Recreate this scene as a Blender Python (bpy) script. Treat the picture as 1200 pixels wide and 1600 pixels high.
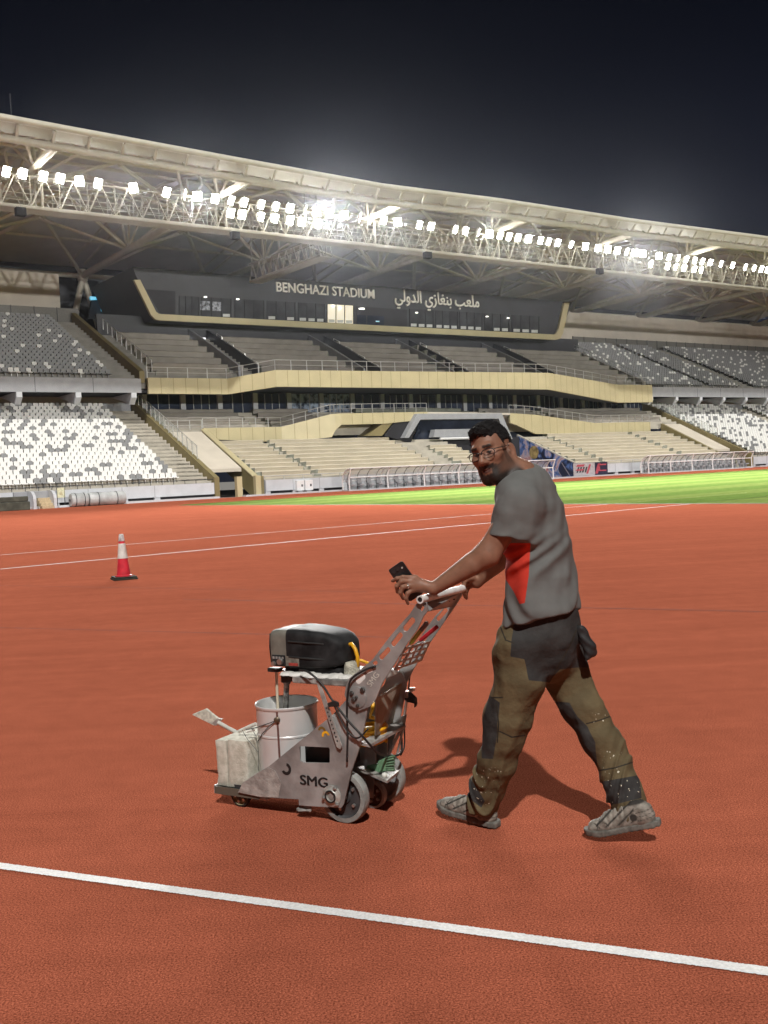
import bpy, bmesh, math, random
import numpy as np
from mathutils import Vector, Matrix, noise as mnoise

scene = bpy.context.scene
for o in list(bpy.data.objects):
    bpy.data.objects.remove(o)
COL = scene.collection
R = math.radians
random.seed(7)

# ------------------------------------------------------------------ camera
F_PX, CAM_H = 1600.0, 1.47
PITCH, ROLL = math.atan(61 / F_PX), math.atan(0.047)
cF = Vector((0, math.cos(PITCH), -math.sin(PITCH)))
_r, _u = Vector((1, 0, 0)), Vector((0, math.sin(PITCH), math.cos(PITCH)))
cU = _u * math.cos(ROLL) + _r * math.sin(ROLL)
cR = _r * math.cos(ROLL) - _u * math.sin(ROLL)
cO = Vector((0, 0, CAM_H))
cam_d = bpy.data.cameras.new('camera')
cam = bpy.data.objects.new('camera', cam_d)
COL.objects.link(cam)
cam.matrix_world = Matrix(((cR.x, cU.x, -cF.x, 0), (cR.y, cU.y, -cF.y, 0), (cR.z, cU.z, -cF.z, CAM_H), (0, 0, 0, 1)))
cam_d.sensor_fit = 'VERTICAL'
cam_d.sensor_height = 24.0
cam_d.lens = 24.0 * F_PX / 1600
cam_d.clip_start, cam_d.clip_end = 0.05, 3000
scene.camera = cam
scene.render.resolution_x, scene.render.resolution_y = 768, 1024

# ------------------------------------------------------------------ night sky, the one sun lamp (flood from the near stand), exposure
world = bpy.data.worlds.new('World')
scene.world = world
world.use_nodes = True
wn = world.node_tree
wn.nodes.clear()
w_out = wn.nodes.new('ShaderNodeOutputWorld')
w_bg = wn.nodes.new('ShaderNodeBackground')
w_tc = wn.nodes.new('ShaderNodeTexCoord')
w_sep = wn.nodes.new('ShaderNodeSeparateXYZ')
w_cr = wn.nodes.new('ShaderNodeValToRGB')
wn.links.new(w_tc.outputs['Generated'], w_sep.inputs[0])
wn.links.new(w_sep.outputs['Z'], w_cr.inputs[0])
wn.links.new(w_cr.outputs[0], w_bg.inputs[0])
wn.links.new(w_bg.outputs[0], w_out.inputs[0])
_e = w_cr.color_ramp.elements
_e[0].position, _e[0].color = 0.0, (0.020, 0.023, 0.036, 1)
_e[1].position, _e[1].color = 0.50, (0.0016, 0.0020, 0.0044, 1)
_m = w_cr.color_ramp.elements.new(0.22); _m.color = (0.013, 0.016, 0.029, 1)
_m = w_cr.color_ramp.elements.new(0.36); _m.color = (0.0050, 0.0062, 0.0125, 1)
w_bg.inputs[1].default_value = 0.7

sun_d = bpy.data.lights.new('sun', 'SUN')
sun_d.energy, sun_d.angle, sun_d.color = 3.4, R(1.3), (1.0, 0.975, 0.93)
sun = bpy.data.objects.new('sun', sun_d)
COL.objects.link(sun)
SUN_DIR = Vector((-0.06, 0.83, -1.0)).normalized()
sun.rotation_euler = SUN_DIR.to_track_quat('-Z', 'Y').to_euler()
FLOOD_W = 46000.0            # each floodlight on the gantry

scene.view_settings.view_transform = 'Standard'
scene.view_settings.look = 'None'
scene.view_settings.exposure = 0.0
scene.view_settings.gamma = 1.0
scene.render.engine = 'CYCLES'
scene.cycles.use_denoising = True
scene.cycles.max_bounces = 6
scene.cycles.sample_clamp_indirect = 4.0

# ------------------------------------------------------------------ measuring helpers
def ray(px, py):
    return (cF + cR * ((px - 600) / F_PX) + cU * ((800 - py) / F_PX))
def at(px, py, Y):                      # the point of that sight line at distance Y
    d = ray(px, py)
    return cO + d * (Y / d.y)
def ground(px, py, z=0.0):
    d = ray(px, py)
    return cO + d * ((z - CAM_H) / d.z)
def on_plane(px, py, p, n):
    d = ray(px, py)
    return cO + d * ((p - cO).dot(n) / d.dot(n))
def project(p):
    q = Vector(p) - cO
    k = F_PX / q.dot(cF)
    return 600 + q.dot(cR) * k, 800 - q.dot(cU) * k

# stand frame: s runs along the stand, t goes back into it, z up
P0 = Vector((-28.5, 76.0, 0.0))
_a = math.atan2(0.580, 0.814)
dS, dT = Vector((math.cos(_a), math.sin(_a), 0)), Vector((-math.sin(_a), math.cos(_a), 0))
def S(s, t, z):
    return P0 + dS * s + dT * t + Vector((0, 0, z))
def on_t(px, py, t):                    # (s, z) where a sight line meets the vertical plane t
    p = on_plane(px, py, S(0, t, 0), dT) - P0
    return p.dot(dS), p.z

# ------------------------------------------------------------------ materials
def mat(name, col, rough=0.6, metal=0.0, var=0.12, scale=8.0, bump=0.0, bscale=None, spec=0.5, col2=None, detail=4.0, dist=0.02, rvar=0.0):
    m = bpy.data.materials.new(name)
    m.use_nodes = True
    nt = m.node_tree
    b = nt.nodes['Principled BSDF']
    b.inputs['Roughness'].default_value = rough
    b.inputs['Metallic'].default_value = metal
    b.inputs['Specular IOR Level'].default_value = spec
    tc = nt.nodes.new('ShaderNodeTexCoord')
    nz = nt.nodes.new('ShaderNodeTexNoise')
    nz.inputs['Scale'].default_value = scale
    nz.inputs['Detail'].default_value = detail
    nt.links.new(tc.outputs['Object'], nz.inputs['Vector'])
    cr = nt.nodes.new('ShaderNodeValToRGB')
    c1 = tuple(max(0, c * (1 - var)) for c in col[:3]) + (1,)
    c2 = tuple(col2) + (1,) if col2 else tuple(min(1, c * (1 + var)) for c in col[:3]) + (1,)
    cr.color_ramp.elements[0].position, cr.color_ramp.elements[1].position = 0.36, 0.64
    cr.color_ramp.elements[0].color, cr.color_ramp.elements[1].color = c1, c2
    nt.links.new(nz.outputs['Fac'], cr.inputs[0])
    nt.links.new(cr.outputs[0], b.inputs['Base Color'])
    if rvar:
        mr = nt.nodes.new('ShaderNodeMapRange')
        mr.inputs[3].default_value, mr.inputs[4].default_value = rough - rvar, rough + rvar
        nt.links.new(nz.outputs['Fac'], mr.inputs[0])
        nt.links.new(mr.outputs[0], b.inputs['Roughness'])
    if bump:
        n2 = nt.nodes.new('ShaderNodeTexNoise')
        n2.inputs['Scale'].default_value = bscale or scale * 4
        n2.inputs['Detail'].default_value = 3
        nt.links.new(tc.outputs['Object'], n2.inputs['Vector'])
        bp = nt.nodes.new('ShaderNodeBump')
        bp.inputs['Strength'].default_value = bump
        bp.inputs['Distance'].default_value = dist
        nt.links.new(n2.outputs['Fac'], bp.inputs['Height'])
        nt.links.new(bp.outputs[0], b.inputs['Normal'])
    return m
def emit(name, col, strength):
    m = bpy.data.materials.new(name)
    m.use_nodes = True
    b = m.node_tree.nodes['Principled BSDF']
    b.inputs['Base Color'].default_value = (0.8, 0.8, 0.8, 1)
    b.inputs['Emission Color'].default_value = tuple(col) + (1,)
    b.inputs['Emission Strength'].default_value = strength
    return m

# ------------------------------------------------------------------ mesh builder
class MB:
    def __init__(self):
        self.v, self.f, self.mi = [], [], []
    def poly(self, pts, mi=0):
        n = len(self.v)
        self.v += [tuple(p) for p in pts]
        self.f.append(tuple(range(n, n + len(pts))))
        self.mi.append(mi)
    def add(self, verts, faces, mi=0):
        n = len(self.v)
        self.v += [tuple(p) for p in verts]
        self.f += [tuple(n + i for i in f) for f in faces]
        self.mi += [mi] * len(faces)
    def box(self, o, ex, ey, ez, mi=0):     # corner o and three edge vectors
        o, ex, ey, ez = Vector(o), Vector(ex), Vector(ey), Vector(ez)
        vs = [o, o + ex, o + ex + ey, o + ey, o + ez, o + ex + ez, o + ex + ey + ez, o + ey + ez]
        fs = [(0, 3, 2, 1), (4, 5, 6, 7), (0, 1, 5, 4), (1, 2, 6, 5), (2, 3, 7, 6), (3, 0, 4, 7)]
        if ex.cross(ey).dot(ez) < 0:
            fs = [f[::-1] for f in fs]
        self.add(vs, fs, mi)
    def cbox(self, c, ex, ey, ez, mi=0):
        c, ex, ey, ez = Vector(c), Vector(ex), Vector(ey), Vector(ez)
        self.box(c - ex - ey - ez, ex * 2, ey * 2, ez * 2, mi)
    def sbox(self, s0, s1, t0, t1, z0, z1, mi=0):
        self.box(S(s0, t0, z0), dS * (s1 - s0), dT * (t1 - t0), (0, 0, z1 - z0), mi)
    def tube(self, pts, r, n=8, mi=0, cap=True):
        pts = [Vector(p) for p in pts]
        rs = r if isinstance(r, (list, tuple)) else [r] * len(pts)
        base = len(self.v)
        prev = None
        for i, p in enumerate(pts):
            t = (pts[min(i + 1, len(pts) - 1)] - pts[max(i - 1, 0)]).normalized()
            if prev is None:
                a = t.cross(Vector((0, 0, 1)))
                if a.length < 1e-3:
                    a = t.cross(Vector((0, 1, 0)))
                a.normalize()
            else:
                a = (prev - t * prev.dot(t)).normalized()
            prev = a
            b = t.cross(a)
            for k in range(n):
                w = 2 * math.pi * k / n
                self.v.append(tuple(p + a * (math.cos(w) * rs[i]) + b * (math.sin(w) * rs[i])))
        for i in range(len(pts) - 1):
            for k in range(n):
                k2 = (k + 1) % n
                self.f.append((base + i * n + k, base + i * n + k2, base + (i + 1) * n + k2, base + (i + 1) * n + k))
                self.mi.append(mi)
        if cap:
            self.f.append(tuple(base + k for k in range(n))[::-1]); self.mi.append(mi)
            e = base + (len(pts) - 1) * n
            self.f.append(tuple(e + k for k in range(n))); self.mi.append(mi)
    def extrude(self, poly, vec, mi=0):      # planar polygon swept along vec, closed
        poly = [Vector(p) for p in poly]
        vec = Vector(vec)
        nrm = Vector((0, 0, 0))
        for i in range(len(poly)):
            nrm += poly[i].cross(poly[(i + 1) % len(poly)])
        if nrm.dot(vec) > 0:
            poly = poly[::-1]
        n = len(poly)
        vs = poly + [p + vec for p in poly]
        fs = [tuple(range(n)), tuple(range(2 * n - 1, n - 1, -1))]
        for i in range(n):
            j = (i + 1) % n
            fs.append((j, i, n + i, n + j))
        self.add(vs, fs, mi)
    def lathe(self, c, prof, ax=(0, 0, 1), n=32, mi=0, caps=True):   # prof: (r, h)
        c, ax = Vector(c), Vector(ax).normalized()
        a = ax.cross(Vector((0, 0, 1)))
        a = a.normalized() if a.length > 1e-3 else Vector((1, 0, 0))
        b = ax.cross(a)
        base = len(self.v)
        for r, h in prof:
            for k in range(n):
                w = 2 * math.pi * k / n
                self.v.append(tuple(c + ax * h + a * (r * math.cos(w)) + b * (r * math.sin(w))))
        for i in range(len(prof) - 1):
            for k in range(n):
                k2 = (k + 1) % n
                self.f.append((base + i * n + k, base + i * n + k2, base + (i + 1) * n + k2, base + (i + 1) * n + k))
                self.mi.append(mi)
        if caps:
            self.f.append(tuple(base + k for k in range(n))[::-1]); self.mi.append(mi)
            e = base + (len(prof) - 1) * n
            self.f.append(tuple(e + k for k in range(n))); self.mi.append(mi)
    def mesh(self, name, mats):
        me = bpy.data.meshes.new(name)
        me.from_pydata(self.v, [], self.f)
        for m in (mats if isinstance(mats, (list, tuple)) else [mats]):
            me.materials.append(m)
        me.polygons.foreach_set('material_index', self.mi)
        me.update()
        return me
    def build(self, name, mats, parent=None, smooth=False, bevel=0.0, sharp=None):
        return link(name, self.mesh(name, mats), parent, smooth, bevel, sharp)

def link(name, me, parent=None, smooth=False, bevel=0.0, sharp=None):
    if bevel:
        bm = bmesh.new(); bm.from_mesh(me)
        bmesh.ops.remove_doubles(bm, verts=bm.verts, dist=1e-5)
        es = [e for e in bm.edges if len(e.link_faces) == 2 and e.calc_face_angle(0) > R(30)]
        bmesh.ops.bevel(bm, geom=es, offset=bevel, segments=2, profile=0.5, affect='EDGES', clamp_overlap=True)
        bm.to_mesh(me); bm.free()
    o = bpy.data.objects.new(name, me)
    COL.objects.link(o)
    if smooth:
        me.shade_smooth()
        if sharp:
            me.set_sharp_from_angle(angle=R(sharp))
    if parent:
        adopt(o, parent)
    return o
WM = {}
def adopt(o, parent):                   # vertices are in world space: undo only the Empty's own placing
    o.parent = parent
    o.matrix_parent_inverse = WM.get(parent.name, Matrix.Identity(4)).inverted()
def thing(name, label, cat, loc=(0, 0, 0), group=None):
    o = bpy.data.objects.new(name, None)
    COL.objects.link(o)
    o.empty_display_size = 0.2
    o.location = loc
    WM[o.name] = Matrix.Translation(Vector(loc))
    return tag(o, label, cat, group)
def tag(o, label=None, cat=None, group=None, kind=None):
    if label: o['label'] = label
    if cat: o['category'] = cat
    if group: o['group'] = group
    if kind: o['kind'] = kind
    return o
def text_mesh(body, size, depth, o, ex, ey, space=1.0, bold=0.0, width=None):
    c = bpy.data.curves.new('lettering', 'FONT')
    c.body, c.size, c.extrude = body, size, depth / 2
    c.space_character = space
    c.offset = bold
    c.resolution_u = 4
    t = bpy.data.objects.new('lettering', c)
    COL.objects.link(t)
    dg = bpy.context.evaluated_depsgraph_get()
    me = bpy.data.meshes.new_from_object(t.evaluated_get(dg))
    bpy.data.objects.remove(t)
    ex, ey = Vector(ex).normalized(), Vector(ey).normalized()
    ez = ex.cross(ey)
    xs = [v.co.x for v in me.vertices]
    k = (width / (max(xs) - min(xs))) if width else 1.0
    for v in me.vertices:
        v.co = Vector(o) + ex * ((v.co.x - min(xs)) * k) + ey * v.co.y + ez * v.co.z
    me.materials.clear()
    return me
def plate_mesh(outline, holes, depth, o, ex, ey):       # flat plate with cut-outs, 2-D outlines in the frame (o, ex, ey)
    c = bpy.data.curves.new('plate', 'CURVE')
    c.dimensions, c.fill_mode, c.extrude = '2D', 'BOTH', depth / 2
    for ring in [outline] + list(holes):
        sp = c.splines.new('POLY')
        sp.points.add(len(ring) - 1)
        for p, q in zip(sp.points, ring):
            p.co = (q[0], q[1], 0, 1)
        sp.use_cyclic_u = True
    t = bpy.data.objects.new('plate', c)
    COL.objects.link(t)
    dg = bpy.context.evaluated_depsgraph_get()
    me = bpy.data.meshes.new_from_object(t.evaluated_get(dg))
    bpy.data.objects.remove(t)
    ex, ey = Vector(ex).normalized(), Vector(ey).normalized()
    ez = ex.cross(ey)
    for v in me.vertices:
        v.co = Vector(o) + ex * v.co.x + ey * v.co.y + ez * v.co.z
    me.materials.clear()
    return me
def lerp(a, b, k):
    return a + (b - a) * k
# ------------------------------------------------------------------ ground, track, pitch, painted lines
def track_material():
    m = bpy.data.materials.new('track_rubber')
    m.use_nodes = True
    nt = m.node_tree
    L = nt.links
    b = nt.nodes['Principled BSDF']
    tc = nt.nodes.new('ShaderNodeTexCoord')
    def noise(scale, detail, rough=0.5):
        n = nt.nodes.new('ShaderNodeTexNoise')
        n.inputs['Scale'].default_value, n.inputs['Detail'].default_value, n.inputs['Roughness'].default_value = scale, detail, rough
        L.new(tc.outputs['Object'], n.inputs['Vector'])
        return n
    def ramp(n, p0, p1, c0, c1):
        r = nt.nodes.new('ShaderNodeValToRGB')
        r.color_ramp.elements[0].position, r.color_ramp.elements[1].position = p0, p1
        r.color_ramp.elements[0].color, r.color_ramp.elements[1].color = c0, c1
        L.new(n.outputs[0], r.inputs[0])
        return r
    fine = ramp(noise(150, 4, 0.78), 0.39, 0.62, (0.172, 0.041, 0.022, 1), (0.61, 0.184, 0.106, 1))
    big = ramp(noise(0.55, 5, 0.6), 0.3, 0.7, (0.93, 0.92, 0.92, 1), (1.07, 1.06, 1.06, 1))
    mid = ramp(noise(6, 4, 0.6), 0.3, 0.7, (0.92, 0.92, 0.92, 1), (1.06, 1.06, 1.06, 1))
    def mul(a, c):
        x = nt.nodes.new('ShaderNodeMix'); x.data_type = 'RGBA'; x.blend_type = 'MULTIPLY'
        x.inputs['Factor'].default_value = 1.0
        L.new(a, x.inputs['A']); L.new(c, x.inputs['B'])
        return x.outputs['Result']
    mp = nt.nodes.new('ShaderNodeMapping'); mp.inputs['Rotation'].default_value = (0, 0, -_a); mp.inputs['Scale'].default_value = (0.12, 2.2, 1)
    L.new(tc.outputs['Object'], mp.inputs[0])
    sn = noise(1.3, 5, 0.65); L.new(mp.outputs[0], sn.inputs['Vector'])
    streak = ramp(sn, 0.34, 0.66, (0.93, 0.925, 0.92, 1), (1.06, 1.06, 1.06, 1))
    mp2 = nt.nodes.new('ShaderNodeMapping'); mp2.inputs['Rotation'].default_value = (0, 0, 0.45); mp2.inputs['Scale'].default_value = (0.5, 9, 1)
    L.new(tc.outputs['Object'], mp2.inputs[0])
    sc_ = noise(1.1, 3, 0.6); L.new(mp2.outputs[0], sc_.inputs['Vector'])
    scuff = ramp(sc_, 0.60, 0.72, (1, 1, 1, 1), (0.90, 0.89, 0.89, 1))
    col = mul(mul(mul(mul(fine.outputs[0], big.outputs[0]), mid.outputs[0]), streak.outputs[0]), scuff.outputs[0])
    # pale worn granules and drips of paint
    sp = ramp(noise(420, 1), 0.73, 0.78, (0, 0, 0, 1), (1, 1, 1, 1))
    x = nt.nodes.new('ShaderNodeMix'); x.data_type = 'RGBA'
    L.new(sp.outputs[0], x.inputs['Factor']); L.new(col, x.inputs['A'])
    x.inputs['B'].default_value = (0.45, 0.17, 0.11, 1)
    L.new(x.outputs['Result'], b.inputs['Base Color'])
    b.inputs['Roughness'].default_value = 0.82
    b.inputs['Specular IOR Level'].default_value = 0.0
    bp = nt.nodes.new('ShaderNodeBump')
    bp.inputs['Strength'].default_value, bp.inputs['Distance'].default_value = 0.7, 0.005
    L.new(noise(230, 3, 0.7).outputs[0], bp.inputs['Height'])
    L.new(bp.outputs[0], b.inputs['Normal'])
    return m
M_TRACK = track_material()
M_CONC = mat('concrete', (0.30, 0.29, 0.27), 0.85, var=0.15, scale=0.8)
def grass_material():
    m = mat('pitch_grass', (0.118, 0.166, 0.044), 0.8, var=0.18, scale=3.0, bump=0.5, bscale=40, spec=0.0)
    nt = m.node_tree; L = nt.links
    b = nt.nodes['Principled BSDF']
    old = b.inputs['Base Color'].links[0].from_socket
    tc = nt.nodes.new('ShaderNodeTexCoord')
    mp = nt.nodes.new('ShaderNodeMapping'); mp.inputs['Rotation'].default_value = (0, 0, -_a)
    w = nt.nodes.new('ShaderNodeTexWave'); w.bands_direction = 'Y'; w.inputs['Scale'].default_value = 0.055
    w.inputs['Distortion'].default_value = 0.6
    r = nt.nodes.new('ShaderNodeValToRGB')
    r.color_ramp.elements[0].position, r.color_ramp.elements[1].position = 0.4, 0.6
    r.color_ramp.elements[0].color, r.color_ramp.elements[1].color = (0.80, 0.88, 0.8, 1), (1.12, 1.06, 1.1, 1)
    L.new(tc.outputs['Object'], mp.inputs[0]); L.new(mp.outputs[0], w.inputs[0]); L.new(w.outputs[0], r.inputs[0])
    x = nt.nodes.new('ShaderNodeMix'); x.data_type = 'RGBA'; x.blend_type = 'MULTIPLY'; x.inputs['Factor'].default_value = 1
    L.new(old, x.inputs['A']); L.new(r.outputs[0], x.inputs['B']); L.new(x.outputs['Result'], b.inputs['Base Color'])
    return m
M_GRASS = grass_material()
def line_material():
    m = mat('line_paint', (0.80, 0.79, 0.78), 0.7, var=0.10, scale=120, bump=0.6, bscale=230, dist=0.004)
    return m
M_LINE = line_material()

g = MB(); g.poly([(-900, -900, -0.05), (900, -900, -0.05), (900, 900, -0.05), (-900, 900, -0.05)])
tag(g.build('ground', M_CONC), kind='structure')
g = MB(); g.poly([S(-120, -170, 0), S(230, -170, 0), S(230, -0.05, 0), S(-120, -0.05, 0)])
tag(g.build('running_track', M_TRACK), kind='structure')
# the football pitch, its near corner rounded a little
c0 = ground(268, 789.5)
q = c0 - P0
gs, gt = q.dot(dS), q.dot(dT)
g = MB()
edge = [S(gs + 3.0, gt, 0.004), S(gs + 1.2, gt - 0.05, 0.004), S(gs + 0.2, gt - 0.6, 0.004), S(gs, gt - 1.6, 0.004)]
g.poly(edge + [S(gs - 0.3, gt - 70, 0.004), S(gs + 130, gt - 70, 0.004), S(gs + 130, gt, 0.004)])
tag(g.build('pitch_grass', M_GRASS), kind='structure')
g = MB()
g.poly([S(gs - 0.35, gt - 1.6, 0.008), S(gs - 0.65, gt - 70, 0.008), S(gs - 0.3, gt - 70, 0.008), S(gs, gt - 1.6, 0.008)])
tag(g.build('pitch_edging', mat('edging', (0.10, 0.085, 0.03), 0.9, var=0.3, scale=3)), kind='structure')

def painted_line(a, b, w, n=400, jit=0.002, z=0.004, name='painted_line'):
    a, b = Vector(a), Vector(b)
    d = (b - a).normalized(); nn = Vector((-d.y, d.x, 0))
    m = MB()
    L_, R_ = [], []
    for i in range(n + 1):
        p = a.lerp(b, i / n)
        L_.append(p + nn * (w / 2 + random.uniform(-jit, jit)) + Vector((0, 0, z)))
        R_.append(p - nn * (w / 2 + random.uniform(-jit, jit)) + Vector((0, 0, z)))
    m.v = [tuple(v) for v in L_ + R_]
    m.f = [(i, i + n + 1, i + n + 2, i + 1) for i in range(n)]
    m.mi = [0] * n
    return tag(m.build(name, M_LINE), kind='structure')
def ext(a, b, k0, k1):
    return a + (a - b) * k0, b + (b - a) * k1
painted_line(*ext(ground(0, 1354), ground(1200, 1519.5), 0.5, 0.5), 0.052, 1400, 0.0022)
painted_line(*ext(ground(0, 889.5), ground(1100, 785.5), 0.3, 0.6), 0.075, 200, 0.003)
painted_line(*ext(ground(0, 867.5), ground(770, 803.0), 0.3, 0.9), 0.055, 200, 0.003)
M_SEAM = mat('seam', (0.10, 0.020, 0.011), 0.9, var=0.3, scale=4)
for a, b, w in (((300, 937), (1195, 956), 0.010), ((0, 981), (600, 996), 0.008), ((0, 915), (560, 925), 0.008)):
    pa, pb = ext(ground(*a), ground(*b), 0.02, 0.02)
    d = (pb - pa).normalized(); nn = Vector((-d.y, d.x, 0)) * w
    m = MB(); z = Vector((0, 0, 0.003))
    m.poly([pa - nn + z, pb - nn + z, pb + nn + z, pa + nn + z])
    tag(m.build('track_seam', M_SEAM), kind='structure')

# ------------------------------------------------------------------ stand materials
M_GREY = mat('grey_cladding', (0.30, 0.31, 0.33), 0.55, var=0.06, scale=1.5)
M_LGREY = mat('pale_panel', (0.52, 0.54, 0.57), 0.5, var=0.05, scale=1.2)
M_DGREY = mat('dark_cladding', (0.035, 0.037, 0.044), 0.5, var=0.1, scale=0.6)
M_DARK = mat('dark_interior', (0.015, 0.015, 0.02), 0.7, var=0.2, scale=0.6)  # near black; also paints the shade of recesses and openings
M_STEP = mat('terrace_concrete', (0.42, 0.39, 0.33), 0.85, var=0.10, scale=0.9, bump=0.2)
M_STEPD = mat('terrace_concrete_dark', (0.25, 0.24, 0.215), 0.85, var=0.12, scale=0.9)  # darker copy of the terrace concrete
M_GOLD = mat('gold_panel', (0.48, 0.422, 0.255), 0.45, var=0.05, scale=0.7, metal=0.0)
M_OLIVE = mat('olive_wall', (0.20, 0.165, 0.075), 0.6, var=0.10, scale=0.7)
M_SEAMG = mat('panel_joint', (0.26, 0.21, 0.11), 0.7)
M_CREAM = mat('cream_wall', (0.55, 0.50, 0.42), 0.8, var=0.06, scale=0.5)
M_STEEL = mat('cream_steel', (0.44, 0.42, 0.355), 0.42, var=0.06, scale=1.0)
M_TRUSS = mat('brightened_truss_steel', (0.62, 0.585, 0.49), 0.45, var=0.06, scale=1.0)  # paler copy of the cream steel, brightened for the dim roof underside
M_DECK = mat('roof_membrane', (0.62, 0.59, 0.555), 0.75, var=0.06, scale=0.4)
M_WHITE = mat('white_steel', (0.75, 0.76, 0.77), 0.4, var=0.04, scale=3)
M_RAIL = mat('rail_steel', (0.62, 0.62, 0.62), 0.3, metal=0.6, var=0.05, scale=3)
M_TARP = mat('beige_cover', (0.52, 0.47, 0.375), 0.75, var=0.05, scale=0.5, bump=0.5, bscale=1.6, dist=0.10)
M_TARPD = mat('taupe_cover', (0.27, 0.25, 0.22), 0.75, var=0.10, scale=0.7, bump=0.5, bscale=2.5, dist=0.08)
M_TARPG = mat('greenish_cover', (0.27, 0.28, 0.23), 0.75, var=0.16, scale=0.9, bump=0.6, bscale=2.5, dist=0.08)
def glass_dark(name, col, rough=0.12):
    return mat(name, col, rough, var=0.35, scale=0.5, spec=0.6)
M_GLASS = glass_dark('dark_window_glass', (0.025, 0.032, 0.050))
M_GLASSB = mat('painted_reflection_glass', (0.05, 0.07, 0.10), 0.15, var=0.6, scale=2.2, col2=(0.33, 0.40, 0.50), detail=8)  # pale mottling paints a reflection into the pane colour
M_FRAME = mat('window_frame_grey', (0.36, 0.37, 0.38), 0.5, var=0.05)
def clear_glass():
    m = bpy.data.materials.new('balustrade_glass'); m.use_nodes = True
    nt = m.node_tree; b = nt.nodes['Principled BSDF']
    b.inputs['Base Color'].default_value = (0.62, 0.70, 0.68, 1)
    b.inputs['Alpha'].default_value = 0.30
    b.inputs['Roughness'].default_value = 0.1
    return m
M_CLEAR = clear_glass()

CAM_ST = (-21.0, -78.4)
def steps(mb, t0, t1, z0, z1, n, s0, s1, thick=0.6, mi=0):
    prof = []
    dt, dz = (t1 - t0) / n, (z1 - z0) / n
    for i in range(n):
        prof += [(t0 + i * dt, z0 + i * dz), (t0 + i * dt, z0 + (i + 1) * dz)]
    prof += [(t1, z1), (t1, z1 - thick)]
    prof += [(t0, z0 - thick)]
    mb.extrude([S(s0, t, z) for t, z in prof], dS * (s1 - s0), mi)
def wall_along(mb, pts, thick, mi=0):            # pts: (s, t, zbot, ztop); the wall's body lies behind (greater t)
    for (s0, t0, a0, b0), (s1, t1, a1, b1) in zip(pts, pts[1:]):
        d = Vector((s1 - s0, t1 - t0)); d.normalize()
        n = Vector((-d.y, d.x)) * thick
        vs = [S(s0, t0, a0), S(s1, t1, a1), S(s1, t1, b1), S(s0, t0, b0)]
        off = dS * n.x + dT * n.y
        vs += [v + off for v in vs]
        mb.add(vs, [(0, 1, 2, 3), (7, 6, 5, 4), (0, 4, 5, 1), (1, 5, 6, 2), (2, 6, 7, 3), (3, 7, 4, 0)], mi)
def joints(mb, pts, step, w=0.05, mi=1):
    for (s0, t0, a0, b0), (s1, t1, a1, b1) in zip(pts, pts[1:]):
        L_ = math.hypot(s1 - s0, t1 - t0)
        d = Vector(((s1 - s0) / L_, (t1 - t0) / L_)); nn = Vector((d.y, -d.x)) * 0.004
        for i in range(1, int(L_ / step) + 1):
            k = i * step / L_; k2 = k + w / L_
            if k2 > 0.995: continue
            f = lambda q, lo: S(lerp(s0, s1, q) + nn.x, lerp(t0, t1, q) + nn.y, (lerp(a0, a1, q) + 0.01) if lo else (lerp(b0, b1, q) - 0.01))
            mb.poly([f(k, 1), f(k2, 1), f(k2, 0), f(k, 0)], mi)
def railing(name, pts, h, step, label, group='railings of the stand', bars=(1.0, 0.5), r=0.03, mt=None, glass=False, post=0.035):
    # pts (s, t, z) along the foot of the rail
    root = thing(name, label, 'railing', S(*pts[0]), group)
    m = MB(); gl = MB(); rl = MB()
    for p, q in zip(pts, pts[1:]):
        a, b = S(*p), S(*q)
        n = max(1, round((b - a).length / step))
        for i in range(n + 1):
            c = a.lerp(b, i / n)
            pm = MB(); pm.cbox(c + Vector((0, 0, h / 2)), dS * post, dT * post * 0.6, (0, 0, h / 2)); pm.build('post', mt or M_RAIL, root)
        for k in bars:
            rl.tube([a + Vector((0, 0, h * k)), b + Vector((0, 0, h * k))], r if k == 1.0 else r * 0.6, 5)
        if glass:
            gl.poly([a + Vector((0, 0, 0.08)), b + Vector((0, 0, 0.08)), b + Vector((0, 0, h * 0.93)), a + Vector((0, 0, h * 0.93))])
    rl.build('rail', mt or M_RAIL, root)
    if glass: gl.build('glass_panel', M_CLEAR, root)
    return root

# ------------------------------------------------------------------ the stand
LOW_T, LOW_Z = (0.5, 17.3), (1.15, 8.6)
UP_T, UP_Z = (12.8, 29.8), (11.0, 18.9)
sL, sR = 18.0, 92.4                               # inner edges of the two seated wings

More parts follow.
